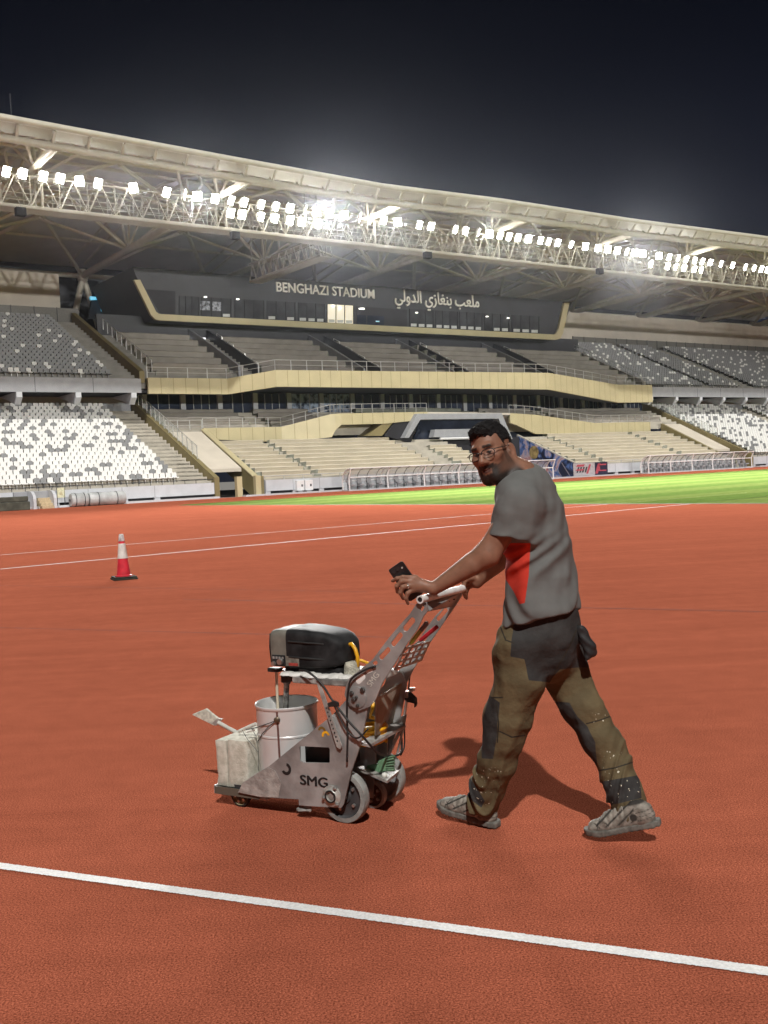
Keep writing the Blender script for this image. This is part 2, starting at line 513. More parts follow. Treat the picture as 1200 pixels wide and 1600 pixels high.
def wing(name, label, s0, s1, e0, e1):
    w = thing(name, label, 'grandstand', S((s0 + s1) / 2, 0, 0))
    m = MB(); steps(m, *LOW_T, *LOW_Z, 21, s0, s1); m.build('lower_terrace', M_STEP, w)
    m = MB(); m.sbox(s0, s1, 17.35, 17.7, 7.8, 10.2); m.build('lower_back_wall', M_GREY, w)
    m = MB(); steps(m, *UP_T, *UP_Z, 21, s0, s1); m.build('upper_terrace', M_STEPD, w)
    m = MB(); m.sbox(e0, e1, 12.0, 12.35, 9.95, 11.25)
    for i in range(int((e1 - e0) / 5.2) + 1):
        s = e0 + 0.02 + i * 5.2
        m.sbox(s, s + 0.04, 11.992, 12.0, 9.96, 11.24, 1)
    m.build('balcony_front', [M_GREY, M_DGREY], w)
    for i in range(int((e1 - e0) / 5.2) + 1):
        s = (e1 - 1.0 - i * 5.2) if name == 'seating_wing_near' else (e0 + 0.6 + i * 5.2)
        m = MB(); m.extrude([S(s, 12.0, 9.95), S(s, 12.0, 9.5), S(s, 12.6, 8.9), S(s, 14.5, 9.4), S(s, 17.3, 9.95)], dS * 0.5)
        m.build('bracket', M_LGREY, w)
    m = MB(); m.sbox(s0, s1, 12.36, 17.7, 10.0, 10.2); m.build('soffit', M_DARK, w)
    m = MB(); m.sbox(s0, s1, 36.2, 36.6, 18.0, 25.4); m.build('back_wall', M_CREAM, w)
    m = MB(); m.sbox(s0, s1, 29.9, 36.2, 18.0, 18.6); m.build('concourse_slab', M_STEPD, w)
    m = MB(); m.sbox(s0, s1, 30.3, 30.36, 18.6, 20.6)
    for i in range(int((s1 - s0) / 2.4)):
        m.sbox(s0 + i * 2.4, s0 + i * 2.4 + 0.06, 30.25, 30.30, 18.6, 20.65, 1)
    m.build('rear_screen', [mat('smoked_screen', (0.13, 0.125, 0.11), 0.3, var=0.1), M_DGREY], w)
    m = MB(); m.sbox(s0, s1, 0.0, 0.28, 0.36, 1.32)
    n = int((s1 - s0) / 2.75)
    for i in range(n):
        s = s0 + i * 2.75
        m.sbox(s, s + 0.05, -0.006, 0.0, 0.37, 1.31, 1)
        m.sbox(s, s + 0.5, 0.05, 0.25, 0.0, 0.355, 2)
    m.build('front_barrier', [M_LGREY, M_GREY, M_LGREY], w)
    m = MB(); m.sbox(s0, s1, 0.32, 0.45, 0.0, 0.9); m.build('barrier_gap_shade', M_DARK, w)  # near black slab puts the shade into the gap below the barrier
    m = MB(); m.sbox(s0, s1, -1.0, -0.25, 0.0, 0.16); m.build('kerb', M_LGREY, w)
    m = MB(); m.tube([S(s0, 0.1, 1.62), S(s1, 0.1, 1.62)], 0.03, 5)
    for i in range(int((s1 - s0) / 1.0)):
        m.cbox(S(s0 + i, 0.1, 1.47), dS * 0.02, dT * 0.02, (0, 0, 0.15))
    m.build('barrier_rail', M_DGREY, w)
    return w
wing_near = wing('seating_wing_near', 'nearer seating wing at left with white lower seats and grey upper seats', -40, sL - 0.4, -40, 16.6)
wing_far = wing('seating_wing_far', 'farther seating wing at right edge beyond the gold fronted middle block', sR + 0.4, 165, 87.4, 165)
# stair aisles without seats beside the gold walls
for w, a, b in ((wing_near, 15.2, sL - 0.5), (wing_far, sR + 0.5, sR + 2.0)):
    m = MB()
    for i in range(42):
        t = LOW_T[0] + i * 0.4; z = LOW_Z[0] + (i + 1) * (LOW_Z[1] - LOW_Z[0]) / 42
        m.sbox(a, b, t, t + 0.4, z - 0.12, z + 0.02)
    m.build('stair', M_STEP, w)
m = MB()
for i in range(42):
    t = UP_T[0] + i * 0.405; z = UP_Z[0] + (i + 1) * (UP_Z[1] - UP_Z[0]) / 42
    m.sbox(14.4, sL - 1.5, t, t + 0.4, z - 0.12, z + 0.02)
m.build('stair', M_STEPD, wing_near)

mid = thing('grandstand_middle', 'middle block of the grandstand with pale gold fascias and covered seat terraces', 'grandstand', S(55, 0, 0))
# plain body below the terraces
for a__, b__ in ((22.4, 50.2), (61.5, 88.3)):
    m = MB(); steps(m, 0.5, 10.4, 1.15, 4.9, 12, a__, b__); m.build('lower_terrace', M_STEP, mid)
m = MB(); m.sbox(50.25, 61.1, 9.0, 9.2, 0.0, 4.9); m.build('tunnel_shade_panel', M_DARK, mid)  # flat dark slab paints the shade inside the tunnel
m = MB(); m.sbox(49.9, 50.2, 0.1, 9.0, 0.0, 1.6); m.build('tunnel_side_wall', M_GREY, mid)
m = MB(); steps(m, 11.2, 16.2, 6.2, 8.3, 6, sL + 0.3, sR - 0.3); m.build('middle_terrace', M_STEP, mid)
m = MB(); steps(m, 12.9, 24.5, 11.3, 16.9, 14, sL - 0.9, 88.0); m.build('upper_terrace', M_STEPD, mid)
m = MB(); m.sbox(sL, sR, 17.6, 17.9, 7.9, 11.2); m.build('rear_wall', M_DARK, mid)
m = MB(); m.sbox(sL - 0.6, sR - 4.5, 24.55, 25.0, 15.5, 19.2); m.build('upper_back_wall', M_DGREY, mid)
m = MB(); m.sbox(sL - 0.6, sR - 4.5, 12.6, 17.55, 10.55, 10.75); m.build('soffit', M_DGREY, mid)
# front barrier
for a, b in ((22.5, 50.0), (61.6, 88.4)):
    m = MB(); m.sbox(a, b, 0.0, 0.28, 0.36, 1.32)
    n = int((b - a) / 2.75)
    for i in range(n):
        m.sbox(a + i * 2.75, a + i * 2.75 + 0.05, -0.006, 0, 0.37, 1.31, 1)
        m.sbox(a + i * 2.75, a + i * 2.75 + 0.5, 0.05, 0.25, 0.0, 0.355)
    m.build('front_barrier', [M_LGREY, M_GREY], mid)
    m = MB(); m.sbox(a, b, 0.32, 0.45, 0.0, 0.9); m.build('barrier_gap_shade', M_DARK, mid)  # dark slab painting the shade below this barrier
m = MB(); m.sbox(sL + 2, sR - 1, -1.0, -0.25, 0.0, 0.14); m.build('kerb', M_LGREY, mid)

def fascia(name, spec, thick, step, parent):
    pts = []
    for px, yt, yb, t in spec:
        s, zt = on_t(px, yt, t); _, zb = on_t(px, yb, t)
        pts.append((s, t, zb, zt))
    m = MB(); wall_along(m, pts, thick); joints(m, pts, step)
    m.build(name, [M_GOLD, M_SEAMG], parent)
    return pts
up_f = fascia('upper_fascia', [(231, 590, 615, 12.0), (355, 591.5, 616, 12.0), (431, 578, 604, 8.5), (640, 580.3, 606.3, 8.5), (857, 582.5, 608.5, 8.5), (965, 601, 629, 11.6), (1019, 601.5, 628.5, 12.0)], 0.35, 1.25, mid)
m = MB()
for (s0, t0, a0, b0), (s1, t1, a1, b1) in zip(up_f, up_f[1:]):
    m.add([S(s0, t0 + 0.36, b0 - 0.25), S(s1, t1 + 0.36, b1 - 0.25), S(s1, 13.2, b1 - 0.25), S(s0, 13.2, b0 - 0.25),
           S(s0, t0 + 0.36, a0 + 0.02), S(s1, t1 + 0.36, a1 + 0.02), S(s1, 13.2, a1 + 0.02), S(s0, 13.2, a0 + 0.02)],
          [(0, 1, 2, 3), (7, 6, 5, 4), (4, 5, 1, 0), (2, 6, 7, 3)])
m.build('balcony_slab', M_DGREY, mid)
lo_f = fascia('lower_fascia', [(318, 669, 686, 10.8), (440, 667, 691, 10.8), (517, 647, 683, 9.4), (523, 646.6, 672, 9.3), (533, 646, 663.5, 9.2), (600, 644.6, 662, 9.2), (668, 643.5, 655, 9.2)], 0.3, 1.3, mid)
lo_r = fascia('lower_fascia', [(797, 645.5, 661, 9.2), (806, 646, 664, 9.2), (836, 648, 678, 9.4), (930, 661, 679, 10.4), (994, 659.5, 675, 10.8), (1016, 659.5, 674, 10.8)], 0.3, 1.3, mid)
s_a, s_b = lo_f[-1][0], lo_r[0][0]
m = MB(); wall_along(m, [(s_a, 9.2, lo_f[-1][3] - 0.2, lo_f[-1][3]), (s_b, 9.2, lo_r[0][3] - 0.2, lo_r[0][3])], 0.3); m.build('terrace_edge', M_CREAM, mid)
m = MB()
for (s0, t0, a0, b0), (s1, t1, a1, b1) in zip(lo_f + lo_r, (lo_f + lo_r)[1:]):
    zz0, zz1 = min(b0, 6.9) - 0.3, min(b1, 6.9) - 0.3
    m.poly([S(s0, t0 + 0.31, b0 - 0.3), S(s1, t1 + 0.31, b1 - 0.3), S(s1, 11.25, 6.6), S(s0, 11.25, 6.6)])
m.build('walkway', M_STEP, mid)
for a__, b__ in ((22.6, 40.5), (64.5, 88.0)):
    m = MB(); m.sbox(a__, b__, 12.4, 12.6, 4.2, 6.5); m.build('vomitory_wall', M_DGREY, mid)
# gold walls that end the lower terraces, with the ramp between them
def fin(name, s, w, pts, mt, parent):
    m = MB(); m.extrude([S(s, t, z) for t, z in pts], dS * w); return m.build(name, mt, parent)
prof_w = [(0.0, 0.3), (0.0, 1.55), (0.9, 1.75), (17.6, 9.6), (17.6, 7.5), (17.6, 7.5), (2.2, 0.3)]
fin('flank_wall', sL - 0.35, 0.45, [(0.0, 0.0), (0.0, 1.75), (17.3, 9.7), (17.3, 7.6), (0.6, 0.0)], M_OLIVE, wing_near)
fin('flank_wall', sR - 0.1, 0.45, [(0.0, 0.0), (0.0, 1.75), (17.3, 9.7), (17.3, 7.6), (0.6, 0.0)], M_OLIVE, wing_far)
fin('flank_wall', 21.9, 0.45, [(0.0, 0.0), (0.0, 1.7), (1.2, 1.7), (10.8, 6.3), (10.8, 4.4), (1.5, 0.0)], M_OLIVE, mid)
fin('flank_coping', 21.85, 0.55, [(1.2, 1.705), (1.2, 1.83), (10.8, 6.45), (10.8, 6.305)], M_GOLD, mid)
fin('flank_wall', 88.35, 0.45, [(0.0, 0.0), (0.0, 1.7), (1.2, 1.7), (10.8, 6.3), (10.8, 4.4), (1.5, 0.0)], M_OLIVE, mid)
for s in (19.6, 21.4):
    fin('gate_post', s, 0.5, [(-0.3, 0.0), (-0.3, 1.75), (0.15, 1.75), (0.15, 0.0)], M_GOLD, mid)
fin('gate_post', 88.9, 0.5, [(-0.3, 0.0), (-0.3, 1.75), (-0.02, 1.75), (-0.02, 0.0)], M_GOLD, mid)
fin('ramp', sL + 0.2, 3.6, [(3.0, 2.2), (3.0, 2.5), (10.7, 6.2), (10.7, 5.7)], M_CREAM, mid)
fin('ramp', 88.9, 3.3, [(3.0, 2.2), (3.0, 2.5), (10.7, 6.2), (10.7, 5.7)], M_CREAM, mid)
fin('flank_wall', sL - 1.35, 0.5, [(12.4, 10.9), (12.4, 12.0), (30.0, 20.1), (30.0, 18.4)], M_OLIVE, wing_near)
fin('flank_wall', 87.2, 0.4, [(12.4, 10.9), (12.4, 12.0), (30.0, 20.1), (30.0, 18.4)], M_STEPD, wing_far)
# glazed band of lounges under the upper balcony
s = sL + 0.6
k = 0
while s < sR - 3:
    m = MB(); m.sbox(s, s + 0.55, 16.9, 17.3, 7.9, 10.5); m.build('pillar', M_FRAME, mid)
    m = MB(); m.sbox(s + 0.57, s + 4.08, 17.15, 17.2, 8.0, 10.45)
    fr = MB()
    for j in range(1, 3 + (k % 2)):
        x = s + 0.57 + 3.5 * j / (3 + (k % 2))
        fr.sbox(x, x + 0.07, 17.08, 17.14, 8.0, 10.4)
    w = m.build('window', M_GLASSB if k in (4, 5) else M_GLASS, mid)
    fr.build('frame', M_FRAME, w)
    s += 4.1; k += 1
# players' tunnel: flat dark panels paint the recess shade behind a grey portal frame
tz0, tz1 = 1.2, 7.3
m = MB(); m.sbox(43.0, 66.3, 11.26, 11.3, 3.0, 6.5); m.build('tunnel_glazing', M_GLASS, mid)
def px_s(px, py, t):
    s, z = on_t(px, py, t); return S(s, t, z)
m = MB()
fr_o = [on_t(x, y, 8.6) for x, y in ((632, 684), (652, 646.5), (784, 645.5), (801, 686))]
fr_i = [on_t(x, y, 8.6) for x, y in ((639, 684), (657, 655.5), (779, 654), (793, 686))]
for i in range(3):
    a0, a1, b0, b1 = fr_o[i], fr_o[i + 1], fr_i[i], fr_i[i + 1]
    vs = [S(a0[0], 8.6, a0[1]), S(a1[0], 8.6, a1[1]), S(b1[0], 8.6, b1[1]), S(b0[0], 8.6, b0[1])]
    m.extrude(vs, dT * 1.6)
m.build('tunnel_portal', M_GREY, mid)
m = MB()
vs = [px_s(612, 651, 9.0), px_s(668, 645, 9.0), px_s(660, 652, 9.0), px_s(597, 680, 9.0), px_s(575, 680, 9.0)]
m.extrude([px_s(610, 652, 9.3), px_s(622, 650, 9.3), px_s(597, 681, 9.3), px_s(574, 681, 9.3)], dT * 2.0)
m.build('slanting_fin', M_OLIVE, mid)
m = MB(); m.extrude([px_s(600, 681, 9.35), px_s(622, 652, 9.35), px_s(668, 647, 9.35), px_s(655, 656, 9.35), px_s(642, 692, 9.35)], dT * 0.05); m.build('recess_shade_panel', M_DARK, mid)
m = MB(); m.extrude([px_s(641, 700, 9.6), px_s(657, 655, 9.6), px_s(779, 654, 9.6), px_s(794, 690, 9.6)], dT * 0.05); m.build('recess_shade_panel', M_GLASS, mid)
m = MB(); m.extrude([px_s(677, 683, 8.4), px_s(680, 671, 8.4), px_s(737, 670, 8.4), px_s(740, 683, 8.4)], dT * 0.8); m.build('bench_block', M_GREY, mid)
m = MB(); m.tube([px_s(688, 685.5, 8.0), px_s(735, 684.5, 8.0)], 0.14, 6); m.build('bench_rail', M_WHITE, mid)
# banner wall beside the tunnel and the red and white board in front
bx = 61.2
fin('banner_wall', bx, 0.3, [(0.2, 0.0), (0.2, 1.5), (9.5, 5.2), (9.5, 1.0), (6.0, 0.0)], M_STEP, mid)
def banner_material():
    m = bpy.data.materials.new('banner_print'); m.use_nodes = True
    nt = m.node_tree; L = nt.links; b = nt.nodes['Principled BSDF']
    tc = nt.nodes.new('ShaderNodeTexCoord')
    n = nt.nodes.new('ShaderNodeTexNoise'); n.inputs['Scale'].default_value = 0.55; n.inputs['Detail'].default_value = 5
    n.inputs['Distortion'].default_value = 1.2
    r = nt.nodes.new('ShaderNodeValToRGB')
    els = r.color_ramp.elements
    els[0].position, els[0].color = 0.30, (0.012, 0.013, 0.030, 1)
    els[1].position, els[1].color = 0.72, (0.40, 0.09, 0.11, 1)
    for p, c in ((0.44, (0.015, 0.02, 0.06, 1)), (0.52, (0.10, 0.18, 0.45, 1)), (0.60, (0.55, 0.42, 0.45, 1))):
        e = els.new(p); e.color = c
    L.new(tc.outputs['Object'], n.inputs['Vector']); L.new(n.outputs[0], r.inputs[0]); L.new(r.outputs[0], b.inputs['Base Color'])
    b.inputs['Roughness'].default_value = 0.5
    return m
bn = thing('banner', 'dark blue printed banner on the sloping wall beside the tunnel', 'banner', S(bx, 3, 0))
m = MB(); m.extrude([S(bx - 0.04, 0.25, 0.1), S(bx - 0.04, 0.25, 1.42), S(bx - 0.04, 9.3, 5.0), S(bx - 0.04, 9.3, 1.2), S(bx - 0.04, 5.8, 0.1)], dS * 0.036)
m.build('cloth', banner_material(), bn)
m = MB(); m.lathe(S(bx - 0.06, 6.7, 3.0), [(0.0, 0), (0.75, 0.0), (0.75, 0.02), (0.0, 0.02)], tuple(-dS), 20, caps=False)
m.build('crest', mat('crest_gold', (0.33, 0.24, 0.10), 0.5, var=0.5, scale=1.6), bn)
m = MB()
for k in range(3):
    m.extrude([S(bx - 0.06, 1.2 + k * 1.3, 0.2), S(bx - 0.06, 1.32 + k * 1.3, 0.2), S(bx - 0.06, 2.5 + k * 1.3, 1.7), S(bx - 0.06, 2.38 + k * 1.3, 1.7)], dS * 0.018)
m.build('stripe', mat('banner_stripe', (0.25, 0.22, 0.26), 0.5), bn)
s0, z0 = on_t(896, 742, -0.35); s1, z1 = on_t(949, 720, -0.35)
bd = thing('advertising_board', 'red and white printed board on the barrier right of the worker', 'board', S(s0, -0.35, 0))
m = MB(); m.sbox(s0, s1, -0.35, -0.30, 0.15, 1.55); m.build('panel', mat('board_navy', (0.02, 0.022, 0.05), 0.4), bd)
m = MB(); m.sbox(s0 + 0.02, s0 + (s1 - s0) * 0.62, -0.36, -0.355, 0.17, 1.53); m.build('white_field', mat('board_white', (0.42, 0.40, 0.42), 0.5, var=0.15, scale=4), bd)
M_RED = mat('print_red', (0.42, 0.07, 0.10), 0.5)
m = MB()
for k, (a, b, z, h, sl) in enumerate(((0.08, 0.30, 1.15, 0.22, 0.2), (0.05, 0.26, 0.72, 0.16, 0.3), (0.36, 0.42, 0.35, 1.0, 0.5), (0.62, 0.70, 0.3, 1.1, 0.5), (0.74, 0.95, 1.2, 0.14, 0.1), (0.74, 0.95, 0.55, 0.14, 0.1), (0.72, 0.77, 0.6, 0.7, 0.0))):
    W = s1 - s0
    m.add([S(s0 + a * W, -0.372, z), S(s0 + b * W, -0.372, z), S(s0 + b * W + sl, -0.372, z + h), S(s0 + a * W + sl, -0.372, z + h)], [(0, 1, 2, 3)])
m.build('red_print', M_RED, bd)
m = MB()
for k in range(4):
    a = s0 + 0.45 + k * 0.42
    m.poly([S(a, -0.371, 0.5), S(a + 0.25, -0.371, 0.5), S(a + 0.5, -0.371, 1.1), S(a + 0.25, -0.371, 1.1)])
m.build('grey_print', M_DGREY, bd)

# ------------------------------------------------------------------ fabric covers over the blocks of seats
def cover(label, s0, s1, t0, t1, z0, z1, rows, mt, group, flap=True, wr=0.03):
    m = MB()
    prof = [(0.0, 0.0), (.16, -.03), (.30, .02), (.36, .22), (.31, .60), (.25, .97), (.33, 1.08), (.50, 1.07), (.78, 1.0)]
    ns, nt = max(10, int((s1 - s0) / 0.35)), rows * len(prof)
    seed = random.uniform(0, 100)
    grid = []
    for j in range(nt + 1):
        rr, kk = divmod(j, len(prof))
        fp = (rr + prof[kk][0]) / rows; zp = (rr + prof[kk][1]) / rows
        row = []
        for i in range(ns + 1):
            s = lerp(s0, s1, i / ns); t = lerp(t0, t1, fp)
            w = mnoise.noise((s * 0.55 + seed, t * 0.9, seed)) * wr + mnoise.noise((s * 1.7, t * 1.3 + seed, 3.0)) * wr * 0.5
            z = lerp(z0, z1, zp) + 0.45 + w
            s2 = s + (mnoise.noise((t * 1.1, seed, 1.0)) * 0.3 if i in (0, ns) else 0)
            row.append(S(s2, t, z))
        if flap:
            for side in (0, -1):
                e = row[0] if side == 0 else row[-1]
                d = dS * (0.12 if side == 0 else -0.12)
                lo = e - d * (1.6 + mnoise.noise((t * 2, seed, 2)) * 3) + Vector((0, 0, -1.0 + 0.3 * mnoise.noise((t * 1.5, seed, 9))))
                row.insert(0, lo) if side == 0 else row.append(lo)
        grid.append(row)
    base = grid[0]
    grid.insert(0, [p + Vector((0, 0, -0.5)) - dT * 0.05 for p in base])
    n = len(grid[0])
    m.v = [tuple(p) for r in grid for p in r]
    m.f = [(j * n + i, j * n + i + 1, (j + 1) * n + i + 1, (j + 1) * n + i) for j in range(len(grid) - 1) for i in range(n - 1)]
    m.mi = [1 if flap and i in (0, n - 2) else 0 for j in range(len(grid) - 1) for i in range(n - 1)]
    o = m.build('seat_cover', [mt, M_TARPG], None, smooth=True, sharp=35)
    return tag(o, label, 'seat cover', group)
G1, G2, G3 = 'covers over the lower terrace', 'covers over the middle terrace', 'covers over the upper terrace'
LT = (0.7, 10.3, 1.2, 4.75, 9)
cover('beige cover on the leftmost lower block beside the olive wall', 22.7, 27.7, *LT, M_TARP, G1)
cover('widest beige cover on the lower block left of the tunnel', 28.5, 42.9, *LT, M_TARP, G1)
cover('beige cover on the lower block directly behind the worker', 46.2, 49.8, 0.7, 7.5, 1.2, 3.7, 7, M_TARP, G1)
cover('narrow beige cover directly above the blue banner wall', 61.7, 65.5, 0.7, 8.6, 1.2, 4.1, 8, M_TARP, G1)
cover('beige cover on the lower block right of the blue banner', 66.2, 80.4, *LT, M_TARP, G1)
cover('rightmost beige cover on the lower terrace beside the far seats', 81.3, 88.0, *LT, M_TARP, G1)
MT = (11.6, 16.0, 6.35, 8.2, 4)
cover('wrinkled brown cover on the middle terrace nearest the left stairs', 18.6, 27.6, *MT, M_TARPD, G2, wr=0.12)
cover('crumpled brown cover on the middle terrace left of its stepped gap', 30.0, 36.5, *MT, M_TARPD, G2, wr=0.12)
cover('greenish grey cover on the middle terrace above the tunnel', 42.5, 57.5, 11.6, 16.0, 6.9, 8.2, 3, M_TARPG, G2, wr=0.12)
cover('short grey cover on the middle terrace right of the tunnel', 60.5, 69.0, *MT, M_TARPD, G2, wr=0.1)
cover('long taupe cover on the middle terrace at its right end', 71.0, 89.5, *MT, M_TARPD, G2, wr=0.1)
UT = (13.6, 23.6, 11.75, 16.6, 6)
for (a, b), lab in zip(((18.9, 26.8), (30.4, 41.9), (45.2, 54.6), (57.2, 68.6), (72.4, 86.0)),
                       ('taupe cover on the upper block nearest the left stairs', 'taupe cover on the upper block below the lit window',
                        'narrow taupe cover on the upper block below the Arabic sign', 'taupe cover on the upper block above the worker', 'rightmost taupe cover on the upper terrace beside the grey seats')):
    cover(lab, a, b, *UT, M_TARPD, G3, wr=0.04)
# aisles between the upper covers: low grey side walls and lit doorway slots
for k, s in enumerate((27.4, 42.6, 55.2, 69.4)):
    w = 2.6
    for d in (0.1, w - 0.35):
        fin('aisle_wall', s + d, 0.25, [(13.4, 11.3), (13.4, 12.9), (19.0, 15.6), (24.4, 18.0), (24.4, 16.9)], M_DGREY if d > 1 else M_GREY, mid)
    m = MB(); m.sbox(s - 1.6, s + w - 0.5, 24.40, 24.50, 16.95, 17.2)
    m.build('lit_slot', emit('lit_slot', (0.95, 0.95, 1.0), 1.0), mid)

# ------------------------------------------------------------------ railings
def at_f(pts, dz=0.0, dt=0.15):
    return [(s, t + dt, b + dz) for s, t, a, b in pts]
railing('balcony_railing', at_f(up_f), 1.0, 1.9, 'white balcony railing along the top of the upper gold fascia')
railing('balcony_railing', at_f(lo_f), 0.95, 1.5, 'white railing stepping up along the lower gold fascia left of the tunnel')
railing('balcony_railing', at_f(lo_r), 0.95, 1.5, 'white railing stepping down the lower gold fascia right of the tunnel')
railing('balcony_railing', [(sL + 0.3, 10.95, 6.35), (22.0, 10.95, 6.35)], 0.95, 1.2, 'short white railing above the left entrance ramp')
railing('stair_balustrade', [(sL - 0.1, 3.6, 3.45), (sL - 0.1, 17.0, 9.55)], 1.15, 1.05, 'glass balustrade on the olive wall of the left lower stairs', glass=True, bars=(1.0,))
railing('stair_balustrade', [(sR + 0.1, 5.0, 4.1), (sR + 0.1, 17.0, 9.55)], 1.15, 1.3, 'glass balustrade on the olive wall of the far lower stairs', glass=True, bars=(1.0,))
railing('stair_balustrade', [(sL + 0.0, 12.6, 12.0), (sL + 0.0, 24.5, 17.6)], 1.1, 1.3, 'glass balustrade up the left side of the upper stairs', glass=True, bars=(1.0,))
railing('terrace_railing', [(22.5, 0.15, 1.32), (50.0, 0.15, 1.32)], 0.35, 2.0, 'low white rail on the barrier before the left covers', bars=(1.0,))
railing('terrace_railing', [(66.3, 0.15, 1.32), (88.2, 0.15, 1.32)], 0.35, 2.0, 'low white rail on the barrier before the right covers', bars=(1.0,))
railing('stair_balustrade', [(87.0, 12.6, 12.0), (87.0, 29.0, 19.4)], 1.0, 1.4, 'railing up the dividing wall of the far upper seats', bars=(1.0, 0.5))
for k, s in enumerate((26.9, 42.0, 54.8, 68.8)):
    for tt in (14.5, 17.0, 19.5, 22.0):
        pass
    r_ = thing('aisle_handrail', ('hooped handrails on the first upper aisle from the left', 'hooped handrails on the second upper aisle from the left', 'hooped handrails on the third upper aisle from the left', 'hooped handrails on the fourth upper aisle from the left')[k], 'handrail', S(s, 14, 12), 'handrails on the upper aisles')
    for tt in (14.0, 16.5, 19.0, 21.5):
        z = 11.3 + (tt - 12.9) * 0.483 + 0.4
        m = MB(); m.tube([S(s + 3.1, tt, z), S(s + 3.1, tt, z + 1.1), S(s + 3.1, tt + 1.2, z + 1.6), S(s + 3.1, tt + 1.2, z + 0.5)], 0.04, 5)
        m.build('hoop', M_RAIL, r_)
# ------------------------------------------------------------------ press box under the roof
pb = thing('press_box', 'dark glazed press box with gold rim and stadium name in white letters', 'press box', S(50, 22, 19))
PT = 22.0
def pp(px, py, t=PT):
    s, z = on_t(px, py, t); return S(s, t, z)
m = MB(); m.extrude([pp(207, 417), pp(241, 499.5), pp(873, 530), pp(894, 472)], dT * 12.0)
m.build('shell', M_DGREY, pb)
gold_o = [(209.5, 437), (236, 492), (243, 499.2), (250, 500.5), (868, 531), (875.5, 529), (880, 520), (890, 473)]
gold_i = [(219, 437), (244, 487), (248, 490), (252, 490.8), (866, 522.6), (869, 521.5), (873, 514), (882, 473)]
m = MB()
for i in range(len(gold_o) - 1):
    m.extrude([pp(*gold_o[i], 21.6), pp(*gold_o[i + 1], 21.6), pp(*gold_i[i + 1], 21.6), pp(*gold_i[i], 21.6)], dT * 0.395)
m.build('gold_rim', M_GOLD, pb)
def lin(x, x0, y0, x1, y1): return y0 + (y1 - y0) * (x - x0) / (x1 - x0)
wtop = lambda x: lin(x, 280, 462, 840, 494)
wbot = lambda x: lin(x, 252, 490.3, 866, 522.1)
M_PGLASS = glass_dark('press_box_glass', (0.050, 0.053, 0.060), 0.2)  # colour raised to stand in for dim light inside the rooms
M_LIT = emit('lit_room', (1.0, 0.83, 0.50), 0.42)
M_LITW = emit('lamp_white', (1.0, 0.95, 0.85), 4.0)
M_CYAN = emit('screen_cyan', (0.1, 0.6, 0.85), 0.6)
M_DESK = mat('desk_white', (0.55, 0.57, 0.58), 0.6)
bays = [(280, 310, 3), (315, 361, 3), (367, 412, 3), (417, 461, 3), (466, 507, 3), (511, 552, 3), (640, 677, 3), (680, 715, 3), (718, 753, 3), (757, 795, 3), (800, 842, 3)]
for k, (a, b, n) in enumerate(bays):
    m = MB(); m.extrude([pp(a, wtop(a), 21.97), pp(b, wtop(b), 21.97), pp(b, wbot(b), 21.97), pp(a, wbot(a), 21.97)], dT * 0.025)
    w = m.build('window', M_LIT if k == 5 else M_PGLASS, pb)
    fr = MB()
    for j in range(n + 1):
        x = lerp(a, b, j / n)
        wpx = 1.0
        fr.extrude([pp(x, wtop(x), 21.90), pp(x + wpx, wtop(x + wpx), 21.90), pp(x + wpx, wbot(x + wpx), 21.90), pp(x, wbot(x), 21.90)], dT * 0.068)
    fr.build('frame', M_DARK, w)
    dk = MB()
    for j in range(n):
        x0_, x1_ = lerp(a, b, (j + .18) / n), lerp(a, b, (j + .88) / n)
        if k in (1,) and j < 2 or (k in (0, 2)) or (k == 9 and j == 0) or (k == 3 and j == 1): continue
        y = wbot((x0_ + x1_) / 2)
        dk.extrude([pp(x0_, y - 5.2, 21.93), pp(x1_, y - 5.0, 21.93), pp(x1_, y - 0.6, 21.93), pp(x0_, y - 0.8, 21.93)], dT * 0.03)
    if dk.v: dk.build('desk_front', M_DESK, w)
m = MB(); m.extrude([pp(228, 452, 21.97), pp(274, 455, 21.97), pp(274, 491, 21.97), pp(250, 489.5, 21.97)], dT * 0.025); m.build('window', M_DARK, pb)
m = MB(); m.extrude([pp(557, 478.5, 21.97), pp(636, 484, 21.97), pp(636, 510, 21.97), pp(557, 506, 21.97)], dT * 0.025); m.build('balcony_shade_panel', M_DARK, pb)  # flat dark panel paints the shade of the balcony recess
m = MB(); m.extrude([pp(558, 492, 21.94), pp(572, 492.6, 21.94), pp(572, 506, 21.94), pp(558, 505.5, 21.94)], dT * 0.025)
m.extrude([pp(574, 492.6, 21.94), pp(600, 494, 21.94), pp(600, 508, 21.94), pp(574, 506.5, 21.94)], dT * 0.025); m.build('balcony_glass', M_GLASS, pb)
m = MB(); m.extrude([pp(587, 501, 21.92), pp(593, 501.3, 21.92), pp(593, 503.2, 21.92), pp(587, 502.9, 21.92)], dT * 0.01); m.build('screen', M_CYAN, pb)
for x, y in ((565, 482.5), (321, 464), (371.5, 467.5), (521, 478), (531.5, 481), (651, 488.5), (761, 494.5), (794, 497)):
    m = MB(); c = pp(x, y, 21.86); r = 0.36 if x == 565 else 0.16
    m.lathe(c, [(0.001, -0.05), (r, -0.04), (r, 0.04), (0.001, 0.05)], (0, 0, 1), 10); m.build('ceiling_lamp', M_LITW, pb)
m = MB(); m.extrude([pp(313, 470, 21.93), pp(328, 471, 21.93), pp(328, 485, 21.93), pp(313, 484.5, 21.93)], dT * 0.02)
m.extrude([pp(332, 471, 21.93), pp(346, 472, 21.93), pp(346, 486, 21.93), pp(332, 485.5, 21.93)], dT * 0.02)
